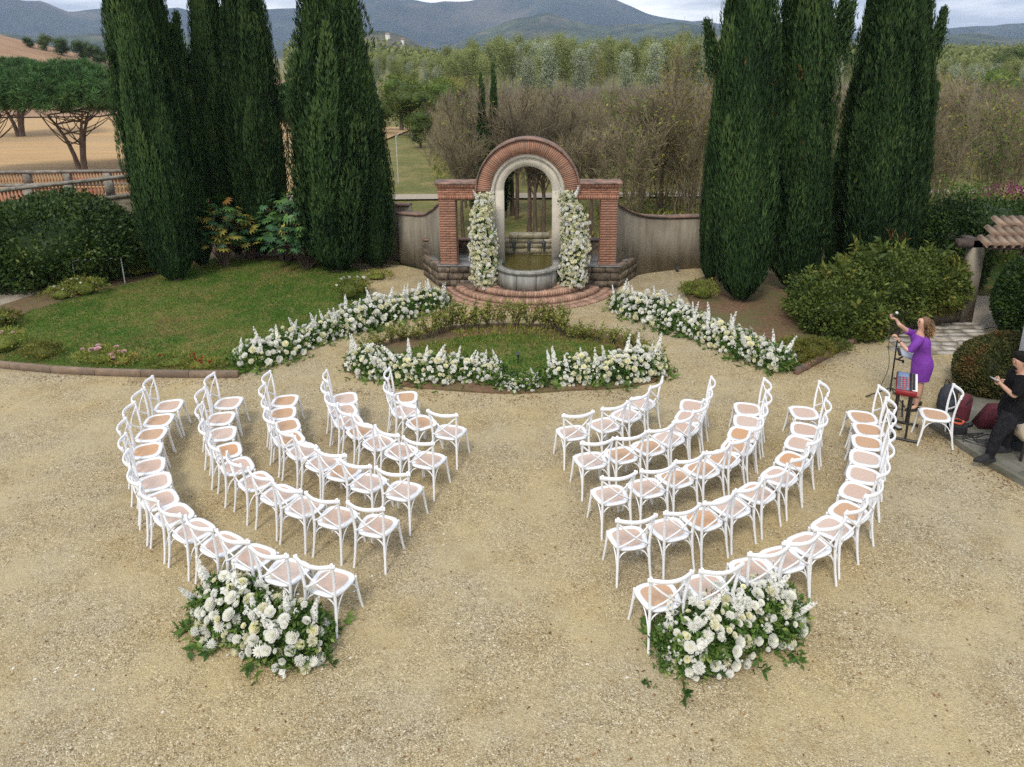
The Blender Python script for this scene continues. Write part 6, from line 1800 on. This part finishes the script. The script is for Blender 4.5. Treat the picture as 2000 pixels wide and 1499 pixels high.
CH = {'L5':[(-5.54,10.71,9),(-5.48,10.22,8),(-5.39,9.78,10),(-5.24,9.32,15),(-5.01,8.9,21),(-4.75,8.51,29),(-4.49,8.1,37),(-4.18,7.78,46),(-3.81,7.47,54),(-3.38,7.21,61),(-2.94,6.98,66),(-2.49,6.73,69),(-1.97,6.56,69)],'L4':[(-4.61,10.79,4),(-4.54,10.26,7),(-4.34,9.78,14),(-4.09,9.29,22),(-3.79,8.88,32),(-3.41,8.5,43),(-3.01,8.19,53),(-2.62,7.92,62),(-2.16,7.7,69),(-1.64,7.53,74)],'L3':[(-3.71,10.84,4),(-3.62,10.41,13),(-3.45,10.01,23),(-3.29,9.61,35),(-2.99,9.26,46),(-2.64,8.95,57),(-2.3,8.71,65),(-1.92,8.44,69),(-1.43,8.25,70)],'L2':[(-2.75,10.9,17),(-2.68,10.49,23),(-2.53,10.12,29),(-2.27,9.82,37),(-1.96,9.48,46),(-1.6,9.23,56),(-1.19,8.99,68)],'L1':[(-1.77,10.92,3),(-1.7,10.45,22),(-1.41,10.06,45),(-0.95,9.77,72)],'R1':[(0.87,9.71,103),(1.37,9.93,119),(1.75,10.24,132),(2.04,10.62,144)],'R2':[(1.06,8.94,101),(1.5,9.07,109),(1.92,9.27,118),(2.25,9.52,128),(2.53,9.81,138),(2.7,10.15,150),(2.84,10.51,164)],'R3':[(1.22,8.11,103),(1.71,8.26,107),(2.13,8.48,114),(2.53,8.69,123),(2.88,8.94,133),(3.17,9.25,144),(3.35,9.6,153),(3.54,9.99,161),(3.67,10.39,167)],'R4':[(1.31,7.25,100),(1.82,7.4,109),(2.26,7.59,116),(2.67,7.83,121),(3.08,8.12,126),(3.5,8.49,132),(3.82,8.88,138),(4.09,9.32,147),(4.31,9.72,158),(4.5,10.25,172)],'R5':[(1.48,6.3,104),(2.02,6.42,104),(2.57,6.67,106),(2.96,6.85,110),(3.35,7.09,117),(3.74,7.39,124),(4.07,7.7,132),(4.36,8.11,141),(4.61,8.5,149),(4.83,8.91,156),(5.05,9.33,162),(5.24,9.7,166),(5.33,10.08,168)],}
ORANGE = {('L5', 3), ('L4', 3), ('L3', 0), ('L1', 2), ('R4', 2), ('R4', 6), ('R3', 2), ('R5', 0), ('R2', 1), ('L3', 1), ('R5', 10), ('L3', 6), ('R3', 3), ('R2', 2)}
STRONG = {('L5', 3), ('R4', 2), ('R4', 6), ('L4', 3), ('R3', 6)}
rowname = {'5': 'outermost', '4': 'second outermost', '3': 'middle', '2': 'second innermost', '1': 'innermost'}
ordn = ['first', 'second', 'third', 'fourth', 'fifth', 'sixth', 'seventh', 'eighth', 'ninth', 'tenth', 'eleventh', 'twelfth', 'thirteenth']
rc = random.Random(4)
proto = None
CHAIR_PROTO = {}
for k, L in CH.items():
    side = 'left' if k[0] == 'L' else 'right'
    far_first = L if side == 'left' else L[::-1]
    idxs = list(range(len(L))) if side == 'left' else list(range(len(L)))[::-1]
    for o_, i in enumerate(idxs):
        x, y, a = L[i]; nn = len(L)
        cane = 2 if (k, i) in STRONG else 1 if ((k, i) in ORANGE or rc.random() < .18) else 0
        tone = ('pale pink', 'tan', 'orange')[cane]
        # order from the aisle end
        fa = nn - 1 - o_
        pos = ('nearest the aisle' if fa == 0 else 'farthest from aisle' if fa == nn - 1 else ordn[fa] + ' from aisle')
        lab = 'white cross-back chair with %s cane seat, %s, %s %s row' % (tone, pos, rowname[k[1]], side)
        rz = math.radians(a - 90) + rc.gauss(0, .025)
        if cane not in CHAIR_PROTO:
            c = CHAIR_PROTO[cane] = make_chair((x, y, 0), rz, lab, cane, 'white chairs set in curved rows')
        else:
            c = copy_thing(CHAIR_PROTO[cane], (x, y, 0), rz, lab, 'white chairs set in curved rows')
copy_thing(CHAIR_PROTO[1], (6.465, 10.137, 0), math.radians(163 - 90), 'single white cross-back chair standing apart beside the bags and the keyboard', None)

# ------------------------------------------------------------------ music gear
M_BLACKM = simple('black_metal', (.012, .012, .012), (.025, .025, .025), 20, .4)
M_RED = simple('red_lacquer', (.20, .008, .012), (.25, .012, .016), 5, .4)
M_KEYW = simple('ivory_key', (.78, .78, .76), (.82, .82, .8), 5, .3)
M_PANEL = simple('blue_grey_panel', (.10, .12, .17), (.14, .16, .22), 5, .4)
kb_c = (6.13, 10.44); kz = .78
kb = thing('keyboard', 'red stage keyboard with dark control panel on its black stand', 'keyboard', (kb_c[0], kb_c[1], kz), math.radians(62))
KL, KW = .76, .29     # long axis local x (towards far end), keys on local -y
g = Geo(); cbox(g, -KL / 2, KL / 2, -KW / 2, KW / 2, 0, .085, .012); obj('body', g, M_RED, kb)
g = Geo(); cbox(g, -KL / 2 + .03, KL / 2 - .03, -.04, KW / 2 - .012, .0855, .098, .004); obj('panel', g, M_PANEL, kb)
g = Geo(); cbox(g, -KL / 2 + .03, KL / 2 - .03, -.075, -.042, .0855, .095, .003); obj('panel_strip', g, M_BLACKM, kb)
nk = 36
gk = Geo()
kw = (KL - .08) / nk
kmesh = Geo(); cbox(kmesh, .0008, kw - .0008, -KW / 2 - .004, -.078, .086, .099, .002); kmesh = kmesh.mesh('white_key', M_KEYW)
for i in range(nk): link('white_key', kmesh, kb, loc=(-KL / 2 + .04 + i * kw, 0, 0))
bk = Geo(); cbox(bk, -.006, .006, -.118, -.079, .099, .111, .002); bk = bk.mesh('black_key', M_BLACKM)
for i in range(1, nk):
    if i % 7 not in (0, 3): link('black_key', bk, kb, loc=(-KL / 2 + .04 + i * kw, 0, 0))
kn = Geo(); tube(kn, [(0, 0, .098), (0, 0, .116)], [.011, .009], 8)
kr = kn.mesh('knob', simple('red_knob', (.55, .05, .06))); kn2 = Geo(); tube(kn2, [(0, 0, .098), (0, 0, .114)], [.011, .009], 8); kg = kn2.mesh('knob', simple('grey_knob', (.35, .38, .42)))
for i in range(17):
    for j in range(3):
        link('knob', kr if (i + j) % 3 else kg, kb, loc=(-KL / 2 + .06 + i * .026, -.014 + j * .044, 0))
g = Geo(); cbox(g, .14, .32, -.025, .12, .0985, .104, .003); obj('screen', g, simple('panel_screen', (.16, .22, .36)), kb)
g = Geo()
st = thing('keyboard_stand', 'black metal stand with two T feet under the red keyboard', 'stand', (kb_c[0], kb_c[1], 0), math.radians(62))
for s in (-1, 1):
    g = Geo(); x = s * .30
    tube(g, [(x, -.27, .022), (x, .27, .022)], .022, 6); obj('foot', g, M_BLACKM, st)
    for y in (-.09, .09):
        g = Geo(); tube(g, [(x, y, .02), (x, y, kz - .02)], .017, 8); obj('upright', g, M_BLACKM, st)
    g = Geo(); tube(g, [(x, -.18, kz - .018), (x, .18, kz - .018)], .016, 6); obj('arm', g, M_BLACKM, st)
g = Geo(); tube(g, [(-.30, 0, .40), (.30, 0, .40)], .014, 6); obj('crossbar', g, M_BLACKM, st)
mx, my = at(1736, 780)
ms = thing('microphone_stand', 'tall black tripod stand the woman is adjusting', 'stand', (mx, my, 0))
TOPX = Vector(atd(1757, 634, my + .02)) - Vector((mx, my, 0))
g = Geo(); tube(g, [(0, 0, .15), tuple(TOPX)], [.014, .011], 8); obj('pole', g, M_BLACKM, ms)
for a in (2.9, 5.0, .6):
    g = Geo(); tube(g, [(0, 0, .22), (math.cos(a) * .38, math.sin(a) * .34, .012)], .012, 6); obj('leg', g, M_BLACKM, ms)
mid = TOPX * .55
g = Geo(); tube(g, [tuple(mid), tuple(mid + Vector((.14, -.02, -.04)))], .014, 6); tube(g, [tuple(mid + Vector((.14, -.02, -.02))), tuple(mid + Vector((.14, -.02, -.07)))], .02, 6); obj('clamp', g, M_BLACKM, ms)
g = Geo(); tube(g, [tuple(TOPX + Vector((-.07, 0, 0))), tuple(TOPX + Vector((.05, 0, .01)))], .014, 6); obj('clip', g, M_BLACKM, ms)
mc = thing('microphone', 'microphone with silver head held up by the woman', 'microphone', tuple(atd(1742, 618, my + .05)))
g = Geo(); tube(g, [(-.02, 0, -.02), (.06, 0, .045)], [.012, .017], 8); obj('handle', g, M_BLACKM, mc)
g = Geo(); sphere(g, (.075, 0, .058), .026, 10, 7); obj('head', g, M_PALEMETAL, mc)
c0 = Vector(atd(1741, 622, my + .05)); cable = [tuple(c0), tuple(c0 + Vector((.02, -.01, -.5))), (mx - .12, my - .05, .6), (mx - .28, my - .1, .02), (mx - .1, my - .35, .012), (mx + .3, my - .5, .012)]
g = Geo(); tube(g, spline(cable, 40), .005, 5); tag(obj('microphone_cable', g, M_BLACKM), 'thin black cable hanging from the microphone to the gravel', 'cable')
p = Vector(atd(1771, 694, my - .10))
mt = thing('tablet', 'silver tablet lying on a tilted black holder beside the stand', 'tablet', tuple(p), math.radians(-8))
mt.rotation_euler = (math.radians(28), math.radians(24), math.radians(0))
g = Geo(); cbox(g, -.15, .15, -.075, .075, 0, .016, .006); obj('body', g, simple('tablet_body', (.36, .40, .48), (.42, .46, .54), 5, .3), mt)
for x in (-.15, .15):
    g = Geo(); cbox(g, x - .018, x + .018, -.08, .08, -.014, .024, .004); obj('clamp', g, M_BLACKM, mt)
g = Geo(); tube(g, [(-.02, 0, 0), (-.06, -.02, -.14)], .016, 6); obj('bracket', g, M_BLACKM, mt)

# bags and gear on the terrace
M_NAVY = simple('navy_cloth', (.018, .022, .032), (.035, .042, .055), 30, .8, .003)
M_MAROON = simple('maroon_cloth', (.075, .008, .016), (.12, .016, .026), 20, .8, .003)
M_BLACKC = simple('black_cloth', (.010, .010, .012), (.022, .022, .024), 30, .85, .003)
M_ORANGE = simple('orange_cable', (.65, .10, .04), (.75, .16, .07), 5, .5)
bx_, by_ = at(1846, 806, .0)
t = thing('backpack', 'dark blue rounded backpack standing behind the lone chair', 'bag', (bx_, by_, 0), .2)
g = Geo(); loft(g, [((0, 0, 0.01), .13, .11), ((0, 0, .12), .165, .13), ((0, 0, .30), .165, .125), ((0, 0, .42), .14, .105), ((0, 0, .49), .08, .06), ((0, 0, .51), .02, .02)], 16); obj('body', g, M_NAVY, t, smooth=True)
g = Geo(); loft(g, [((0, -.12, .05), .10, .05), ((0, -.14, .14), .12, .055), ((0, -.13, .26), .10, .04), ((0, -.12, .30), .03, .015)], 14); obj('pocket', g, M_NAVY, t, smooth=True)
g = Geo(); tube(g, spline([(-.06, .05, .46), (-.03, .07, .55), (.03, .07, .55), (.06, .05, .46)], 9), .009, 5); obj('handle', g, M_BLACKC, t)
bx_, by_ = at(1878, 818, .1)
t = thing('gig_bag', 'maroon soft case standing right of the blue backpack', 'bag', (bx_, by_, .1), .3)
g = Geo(); loft(g, [((0, 0, 0), .10, .10), ((0, 0, .18), .115, .10), ((0.02, 0, .36), .11, .09), ((.03, 0, .42), .05, .05)], 14); obj('body', g, M_MAROON, t, smooth=True)
g = Geo(); tube(g, spline([(.08, .02, .30), (.02, -.10, .40), (-.06, -.08, .30)], 9), .012, 5); obj('strap', g, M_BLACKC, t)
bx_, by_ = at(1866, 842, .1)
t = thing('cable_case', 'black round case with coiled orange cable on top', 'case', (bx_, by_, .1))
g = Geo(); tube(g, [(0, 0, 0), (0, 0, .02), (0, 0, .14)], [.15, .16, .15], 18); obj('case', g, M_BLACKC, t)
g = Geo(); th_ = np.linspace(0, 6 * math.pi, 70); tube(g, np.c_[np.cos(th_) * (.085 + .008 * np.cos(th_ * .7)), np.sin(th_) * .085, .155 + .004 * th_ / 3], .009, 6); obj('cable', g, M_ORANGE, t)
g = Geo(); tube(g, spline([(-.13, 0, .13), (0, .02, .24), (.13, 0, .13)], 10), .01, 6); obj('handle', g, M_BLACKC, t)
bx_, by_ = at(1932, 832, .1)
t = thing('soft_case', 'maroon wedge shaped case leaning behind the man', 'bag', (bx_, by_, .1), -.1)
g = Geo(); g.add([(-.22, -.12, 0), (.2, -.12, 0), (.2, .12, 0), (-.22, .12, 0), (-.04, -.10, .34), (.2, -.10, .36), (.2, .10, .36), (-.04, .10, .34)], BOXF); obj('body', g, M_MAROON, t)
g = Geo(); tube(g, spline([(.0, -.12, .2), (.05, -.17, .25), (.12, -.12, .2)], 8), .01, 5); obj('handle', g, M_BLACKC, t)
bx_, by_ = at(1992, 872, .1)
t = thing('black_bag', 'slumped black bag on the terrace behind the man', 'bag', (bx_, by_, .1))
g = Geo(); loft(g, [((0, 0, 0), .26, .16), ((0, 0, .10), .25, .15), ((.03, 0, .19), .18, .10), ((.03, 0, .23), .06, .04)], 14); obj('body', g, M_BLACKC, t, smooth=True)
g = Geo(); tube(g, spline([(-.2, -.1, .1), (0, -.14, .26), (.2, -.1, .12)], 9), .014, 5); obj('strap', g, M_BLACKC, t)
bx_, by_ = at(2012, 888, .1)
t = thing('bench', 'beige topped bench cut by the right edge behind the man', 'bench', (bx_, by_, .1), -.1)
g = Geo(); cbox(g, -.30, .6, -.25, .25, .34, .46, .02); obj('seat', g, simple('beige_top', (.42, .34, .24), (.5, .42, .31), 8, .6), t)
for x, y in ((-.24, -.2), (.54, -.2), (-.24, .2), (.54, .2)):
    g = Geo(); tube(g, [(x, y, 0), (x, y, .34)], .022, 6); obj('leg', g, M_BLACKM, t)
g = Geo(); rs = np.random.default_rng(3)
for k in range(5):
    p0 = np.array(at(1872 + k * 18, 850 + k * 6, .1)); 
    tube(g, spline([(p0[0] + rs.normal() * .12, p0[1] + rs.normal() * .12, .112 + .004 * rs.random()) for _ in range(6)], 30), .007, 5)
tube(g, spline([(*at(*q, .1), .11) for q in ((1860, 850), (1885, 848), (1905, 856), (1930, 850), (1960, 862), (1985, 872))], 40), .007, 5)
tag(obj('black_cables', g, M_BLACKM), 'black cables lying tangled on the terrace', 'cable')
x, y = at(1893, 833, .1); t = thing('plug_box', 'small black plug box among the cables', 'plug', (x, y, .1), .4); g = Geo(); cbox(g, -.05, .05, -.03, .03, 0, .05, .006); obj('box', g, M_BLACKM, t)
x, y = at(1750, 836); t = thing('foot_pedal', 'small silver foot pedal on the gravel under the keyboard', 'pedal', (x, y, 0), .3); g = Geo(); cbox(g, -.04, .04, -.09, .09, 0, .035, .008); obj('base', g, M_BLACKM, t); g = Geo(); cbox(g, -.03, .03, -.085, .05, .036, .05, .005); obj('plate', g, M_PALEMETAL, t)

# ------------------------------------------------------------------ people
M_SKIN = simple('skin', (.50, .28, .20), (.56, .33, .24), 12, .5)
M_SKIN2 = simple('skin_tan', (.42, .235, .16), (.48, .28, .20), 12, .5)
M_PURPLE = simple('purple_dress', (.155, .028, .29), (.20, .040, .36), 8, .75, .004)
M_HAIRC = simple('curly_hair', (.10, .05, .025), (.45, .28, .13), 9, .7, var=True)
M_HAIRB = simple('black_hair', (.006, .005, .0045), (.014, .012, .010), 40, .8, .003, spec=.15)
M_TEE = simple('black_shirt', (.007, .007, .008), (.013, .013, .014), 12, .95, .003, spec=.1)
M_JEANS = simple('dark_jeans', (.012, .012, .014), (.022, .022, .026), 14, .95, .003, spec=.1)

def skin_body(name, verts, edges, radii, mat, parent, sub=2):
    """one continuous surface grown over a skeleton"""
    me = bpy.data.meshes.new(name); me.from_pydata([tuple(v) for v in verts], edges, []); me.materials.append(mat)
    o = link(name, me, parent)
    m = o.modifiers.new('skin', 'SKIN'); m.use_smooth_shade = True
    sv = me.skin_vertices[0].data
    for i, r_ in enumerate(radii):
        sv[i].radius = r_ if hasattr(r_, '__len__') else (r_, r_)
    sv[0].use_root = True
    s = o.modifiers.new('smooth', 'SUBSURF'); s.levels = sub; s.render_levels = sub
    return o
class Skel:
    def __init__(s): s.v = []; s.e = []; s.r = []
    def add(s, p, r_, prev=None):
        s.v.append(Vector(p)); s.r.append(r_)
        if prev is not None: s.e.append((prev, len(s.v) - 1))
        return len(s.v) - 1
    def chain(s, pts, rads, prev):
        for p, r_ in zip(pts, rads): prev = s.add(p, r_, prev)
        return prev
def hand(sk, wrist, d, pal, size=1.0, curl=.5, spread_=.35):
    """palm and five fingers; d = hand direction, pal = palm normal (fingers curl towards it)"""
    d = Vector(d).normalized(); pal = Vector(pal); pal = (pal - d * pal.dot(d)).normalized(); sd = d.cross(pal)
    w = sk.v[wrist]
    palm = sk.add(w + d * .045 * size, (.026 * size, .017 * size), wrist)
    palm2 = sk.add(w + d * .078 * size, (.030 * size, .014 * size), palm)
    for k, (off, L) in enumerate(((-.030, .058), (-.011, .070), (.010, .074), (.030, .064))):
        a = w + d * .095 * size + sd * off * size
        b = a + (d * math.cos(curl * .8) + pal * math.sin(curl * .8)) * L * .45 * size
        c = b + (d * math.cos(curl * 2) + pal * math.sin(curl * 2)) * L * .35 * size
        e = c + (d * math.cos(curl * 3) + pal * math.sin(curl * 3)) * L * .28 * size
        sk.chain([a, b, c, e], [.0095 * size, .0085 * size, .0078 * size, .006 * size], palm2)
    a = w + d * .035 * size + sd * .036 * size
    sk.chain([a, a + (d * .8 + sd * .5 + pal * .4) * .034 * size, a + (d * 1.0 + sd * .35 + pal * .9) * .055 * size], [.0115 * size, .0095 * size, .0075 * size], palm)

# woman: stands side on facing -X, both arms raised to the stand
wx0, wy0 = at(1790, 797)
woman = thing('person', 'woman with curly hair in a purple dress adjusting the microphone stand', 'person', (wx0, wy0, 0), 0)
def WP(px, py, dy=0.0): 
    v = atd(px, py, wy0 + dy); return Vector((v[0] - wx0, v[1] - wy0, v[2]))
sk = Skel()
pel = sk.add(WP(1800, 703), (.075, .07))
tor = sk.chain([WP(1801, 690), WP(1799, 673), WP(1797, 660)], [(.08, .075), (.09, .095), (.08, .11)], pel)
nk_ = sk.chain([WP(1798, 650), WP(1800, 643)], [.055, .045], tor)
hd = sk.chain([WP(1800, 636), WP(1800.5, 628), WP(1801, 621)], [(.070, .062), (.088, .074), (.062, .056)], nk_)
# legs
for dy, fx, fy in ((-.09, 1784, 798), (.10, 1789, 789)):
    hip = sk.add(WP(1801, 714, dy * .7), (.06, .06), pel)
    kn = WP(1797 if dy < 0 else 1798, 752, dy * .8); an = WP(fx + 5, fy - 6, dy)
    e = sk.chain([hip and WP(1799, 730, dy * .9), kn, kn.lerp(an, .35), kn.lerp(an, .85), Vector((an.x, an.y, .075))], [.066, .052, .055, .034, .032], hip)
    sk.chain([Vector((an.x - .07, an.y - .01, .045)), Vector((an.x - .15, an.y - .02, .028))], [(.034, .026), (.026, .018)], e)
# arms
micp = Vector(atd(1742, 620, my + .05)) - Vector((wx0, wy0, 0))
sh1 = sk.add(WP(1794, 657, .15), .058, tor)
e1 = sk.chain([WP(1783, 652, .12), WP(1771, 646, .08), WP(1765, 641, .06)], [.047, .042, .037], sh1)
wr1 = sk.chain([WP(1756, 634, .03), micp + Vector((.07, -.02, -.035))], [.034, .023], e1)
hand(sk, wr1, (-1, .1, .35), (0, -.3, 1), 1.0, .75)
sh2 = sk.add(WP(1795, 662, -.15), .058, tor)
e2 = sk.chain([WP(1787, 675, -.18), WP(1776, 685, -.16), WP(1772, 684, -.15)], [.046, .041, .037], sh2)
wr2 = sk.chain([WP(1763, 674, -.08), WP(1756, 666, -.04)], [.033, .023], e2)
hand(sk, wr2, (-.5, .2, .8), (-.8, .4, -.3), 1.0, .75)
# nose
sk.chain([WP(1795.5, 629), WP(1793, 630)], [.018, .009], hd - 1)
body = skin_body('body', sk.v, sk.e, sk.r, M_SKIN, woman)
X_, Y_ = np.array([1, 0, 0.]), np.array([0, 1., 0])
def LP(px, py, rx, ry, dy=0.0): return (tuple(WP(px, py, dy)), rx, ry)
g = Geo(); loft(g, [LP(1798, 652, .06, .07), LP(1797, 656, .115, .165), LP(1798, 664, .145, .185), LP(1799, 673, .14, .170), LP(1801, 683, .118, .145), LP(1802, 691, .120, .148), LP(1802, 700, .145, .178), LP(1802, 710, .160, .190), LP(1800, 722, .155, .180), LP(1797, 734, .145, .165), LP(1796, 740, .142, .16)], 22)
obj('dress', g, M_PURPLE, woman, smooth=True)
g = Geo(); tube(g, [tuple(WP(1796, 657, .13)), tuple(WP(1789, 654, .14)), tuple(WP(1780, 651, .11)), tuple(WP(1770, 646, .08))], [.085, .070, .060, .054], 12)
obj('sleeve', g, M_PURPLE, woman, smooth=True)
g = Geo(); tube(g, [tuple(WP(1796, 661, -.13)), tuple(WP(1791, 669, -.17)), tuple(WP(1784, 678, -.18)), tuple(WP(1777, 686, -.16))], [.085, .072, .062, .056], 12)
obj('sleeve', g, M_PURPLE, woman, smooth=True)
g = Geo(); rs = np.random.default_rng(8); n_ = 900
hc = np.array(WP(1808, 633)); D = unit(rs.normal(size=(n_, 3))); D[:, 0] = np.where(D[:, 0] < -.25, -D[:, 0], D[:, 0])
Rr = np.array([.135, .135, .17]); P = hc + D * Rr * (.55 + .45 * rs.random(n_))[:, None] - np.array([0, 0, .03]); P[:, 2] -= .05 * (D[:, 0] > 0) * rs.random(n_)
for k in range(n_):
    a = rs.random() * 6; q = P[k]; d = np.array([D[k, 0] * .4, D[k, 1] * .4, -.8]); th_ = np.linspace(0, 7, 7)
    c = q + np.outer(th_ / 7 * .09, d) + np.c_[np.cos(th_ + a), np.sin(th_ + a), 0 * th_] * .010
    s = np.array([.004, .004, 0]); V = np.concatenate([c - s, c + s]); 
    g.add(V, [(i, i + 1, 7 + i + 1, 7 + i) for i in range(6)], np.clip(.15 + (hc[2] + .14 - q[2]) * 3.4 + rs.normal() * .12, 0, 1))
sphere(g, hc + np.array([-.01, 0, .02]), .092, 12, 9, .12, (1, .95, 1.15))
obj('hair', g, M_HAIRC, woman)
for s in (-1, 1):
    g = Geo(); sphere(g, WP(1794.6, 627.5) + Vector((0, s * .028, 0)), .011, 6, 5); obj('eye', g, M_HAIRB, woman)
g = Geo(); sphere(g, WP(1795, 634.5), .016, 8, 5, .5, (.6, 1.2, .45)); obj('lips', g, simple('lips', (.45, .12, .10)), woman)
for dy, fx, fy in ((-.09, 1784, 798), (.10, 1789, 789)):
    an = WP(fx + 5, fy - 6, dy); g = Geo()
    loft(g, [((an.x + .03, an.y, .004), .035, .03), ((an.x + .03, an.y, .05), .038, .034), ((an.x + .028, an.y, .062), .028, .026)], 10)
    loft(g, [((an.x - .07, an.y - .012, .003), .115, .042), ((an.x - .07, an.y - .012, .028), .112, .040), ((an.x - .09, an.y - .012, .045), .07, .034)], 14)
    obj('shoe', g, M_BLACKC, woman, smooth=True)
g = Geo(); q1, q2 = sk.v[wr2], sk.v[wr2 - 1]; tube(g, [tuple(q1.lerp(q2, .12)), tuple(q1.lerp(q2, .3))], .032, 10); obj('bracelet', g, M_BLACKC, woman)

# man: leans on the wall, reads a phone held in both hands
mx0, my0 = at(1940, 892, .1)
man = thing('person', 'man in black shirt and dark jeans looking down at a phone', 'person', (mx0, my0, .1), 0)
def MP(px, py, dy=0.0):
    v = atd(px, py, my0 + dy); return Vector((v[0] - mx0, v[1] - my0, v[2] - .1))
sk = Skel()
pel = sk.add(MP(1978, 800), (.10, .12))
tor = sk.chain([MP(1985, 780), MP(1990, 756), MP(1994, 740)], [(.09, .11), (.10, .13), (.09, .14)], pel)
nk_ = sk.chain([MP(1993, 728), MP(1991, 722)], [.06, .055], tor)
hd = sk.chain([MP(1989, 714), MP(1988, 705), MP(1989, 697)], [(.075, .066), (.092, .078), (.066, .060)], nk_)
for dy, fx in ((-.12, 1922), (.14, 1950)):
    hip = sk.add(MP(1974, 812, dy * .7), .085, pel)
    kn = MP(1950 if dy < 0 else 1966, 848 - 6 * (dy > 0), dy); an = MP(fx + 12, 880 if dy < 0 else 878, dy)
    an.z = .09; e = sk.chain([MP(1966, 830, dy), kn, kn.lerp(an, .4), an], [.09, .062, .058, .04], hip)
    sk.chain([an + Vector((-.09, -.01, -.04)), an + Vector((-.18, -.02, -.055))], [(.04, .03), (.034, .022)], e)
ph = MP(1948, 744, -.05)
for dy in (-.19, .17):
    sh = sk.add(MP(1995, 742, dy), .064, tor)
    el = MP(1982, 775, dy * 1.15)
    e = sk.chain([MP(1992, 757, dy * 1.1), el, el.lerp(ph, .1)], [.052, .045, .040], sh)
    wr = sk.chain([el.lerp(ph, .5) + Vector((0, dy * .1, -.005)), el.lerp(ph, .80) + Vector((.01, dy * .12, -.01))], [.036, .026], e)
    hand(sk, wr, tuple(ph - sk.v[wr] + Vector((0, -dy * .1, .02))), (0, -np.sign(dy), .4), 1.05, .6)
sk.chain([MP(1982.5, 706), MP(1979.5, 709)], [.018, .010], hd - 1)
skin_body('body', sk.v, sk.e, sk.r, M_SKIN2, man)
def ML(px, py, rx, ry, dy=0.0): return (tuple(MP(px, py, dy)), rx, ry)
g = Geo(); loft(g, [ML(1993, 727, .07, .075), ML(1994, 731, .125, .19), ML(1994, 740, .155, .225), ML(1992, 755, .165, .22), ML(1988, 772, .16, .205), ML(1983, 788, .165, .205), ML(1978, 802, .17, .21), ML(1976, 808, .168, .208)], 22); obj('shirt', g, M_TEE, man, smooth=True)
for dy in (-.19, .17):
    g = Geo(); tube(g, [tuple(MP(1995, 738, dy * .85)), tuple(MP(1994, 748, dy * 1.12)), tuple(MP(1989, 762, dy * 1.15)), tuple(MP(1984, 771, dy * 1.15))], [.088, .082, .072, .066], 12); obj('sleeve', g, M_TEE, man, smooth=True)
g = Geo(); loft(g, [ML(1979, 796, .15, .19), ML(1977, 806, .155, .195), ML(1974, 816, .15, .20)], 20)
for dy, fx in ((-.12, 1922), (.14, 1950)):
    kn = MP(1950 if dy < 0 else 1966, 848 - 6 * (dy > 0), dy); an = MP(fx + 12, 880, dy); an.z = .07
    tube(g, spline([tuple(MP(1975, 806, dy * .75)), tuple(MP(1966, 828, dy)), tuple(kn), tuple(kn.lerp(an, .5)), tuple(an)], 12), np.interp(np.linspace(0, 1, 12), [0, .25, .5, .75, 1], [.125, .118, .09, .078, .062]), 14)
obj('jeans', g, M_JEANS, man, smooth=True)
for dy, fx in ((-.12, 1922), (.14, 1950)):
    an = MP(fx + 12, 880, dy); g = Geo()
    loft(g, [((an.x - .06, an.y - .01, .002), .165, .052), ((an.x - .06, an.y - .01, .03), .165, .052), ((an.x - .05, an.y - .01, .06), .14, .047), ((an.x - .01, an.y - .01, .10), .07, .045), ((an.x, an.y - .01, .13), .055, .045)], 16)
    obj('shoe', g, M_BLACKC, man, smooth=True)
g = Geo(); hc = MP(1990, 699); sphere(g, hc + Vector((.030, 0, .012)), .090, 14, 10, .5, (1.0, .88, 1.0)); sphere(g, hc + Vector((-.012, 0, .05)), .062, 12, 8, .5, (1, 1.05, .72)); obj('hair', g, M_HAIRB, man, smooth=True)
g = Geo(); sphere(g, MP(1987, 717.5), .052, 10, 7, .5, (1.0, .95, .8)); obj('beard', g, M_HAIRB, man, smooth=True)
for s in (-1, 1):
    g = Geo(); sphere(g, MP(1983.2, 703.5) + Vector((0, s * .03, 0)), .011, 6, 5); obj('eye', g, M_HAIRB, man)
g = Geo(); sphere(g, MP(1994, 707) + Vector((0, -.078, 0)), .024, 8, 6, .5, (.6, .4, 1.1)); obj('ear', g, M_SKIN2, man, smooth=True)
q1 = sk.v[wr]; g = Geo()
t = thing('phone', 'pale phone held in both hands by the man', 'phone', tuple(ph + Vector((mx0 - .035, my0, .1 + .02))), 0)
t.rotation_euler = (0, math.radians(25), 0)
g = Geo(); cbox(g, -.065, .045, -.037, .037, 0, .01, .003); obj('body', g, simple('phone_body', (.30, .32, .36), (.4, .42, .46), 5, .3), t)

# ------------------------------------------------------------------ air
g = Geo(); g.add(*box(-4250, 4250, -4250, 4250, -12, 330))
m = bpy.data.materials.new('air'); m.use_nodes = True
nt = m.node_tree; nt.nodes.clear()
vo = nt.nodes.new('ShaderNodeVolumePrincipled'); vo.inputs['Color'].default_value = (.58, .72, 1.0, 1)
vo.inputs['Density'].default_value = .00015; vo.inputs['Anisotropy'].default_value = .1
no = nt.nodes.new('ShaderNodeOutputMaterial'); nt.links.new(vo.outputs['Volume'], no.inputs['Volume'])
tag(obj('haze', g, m), 'pale blue air between the courtyard and the mountains', None, None, 'stuff')
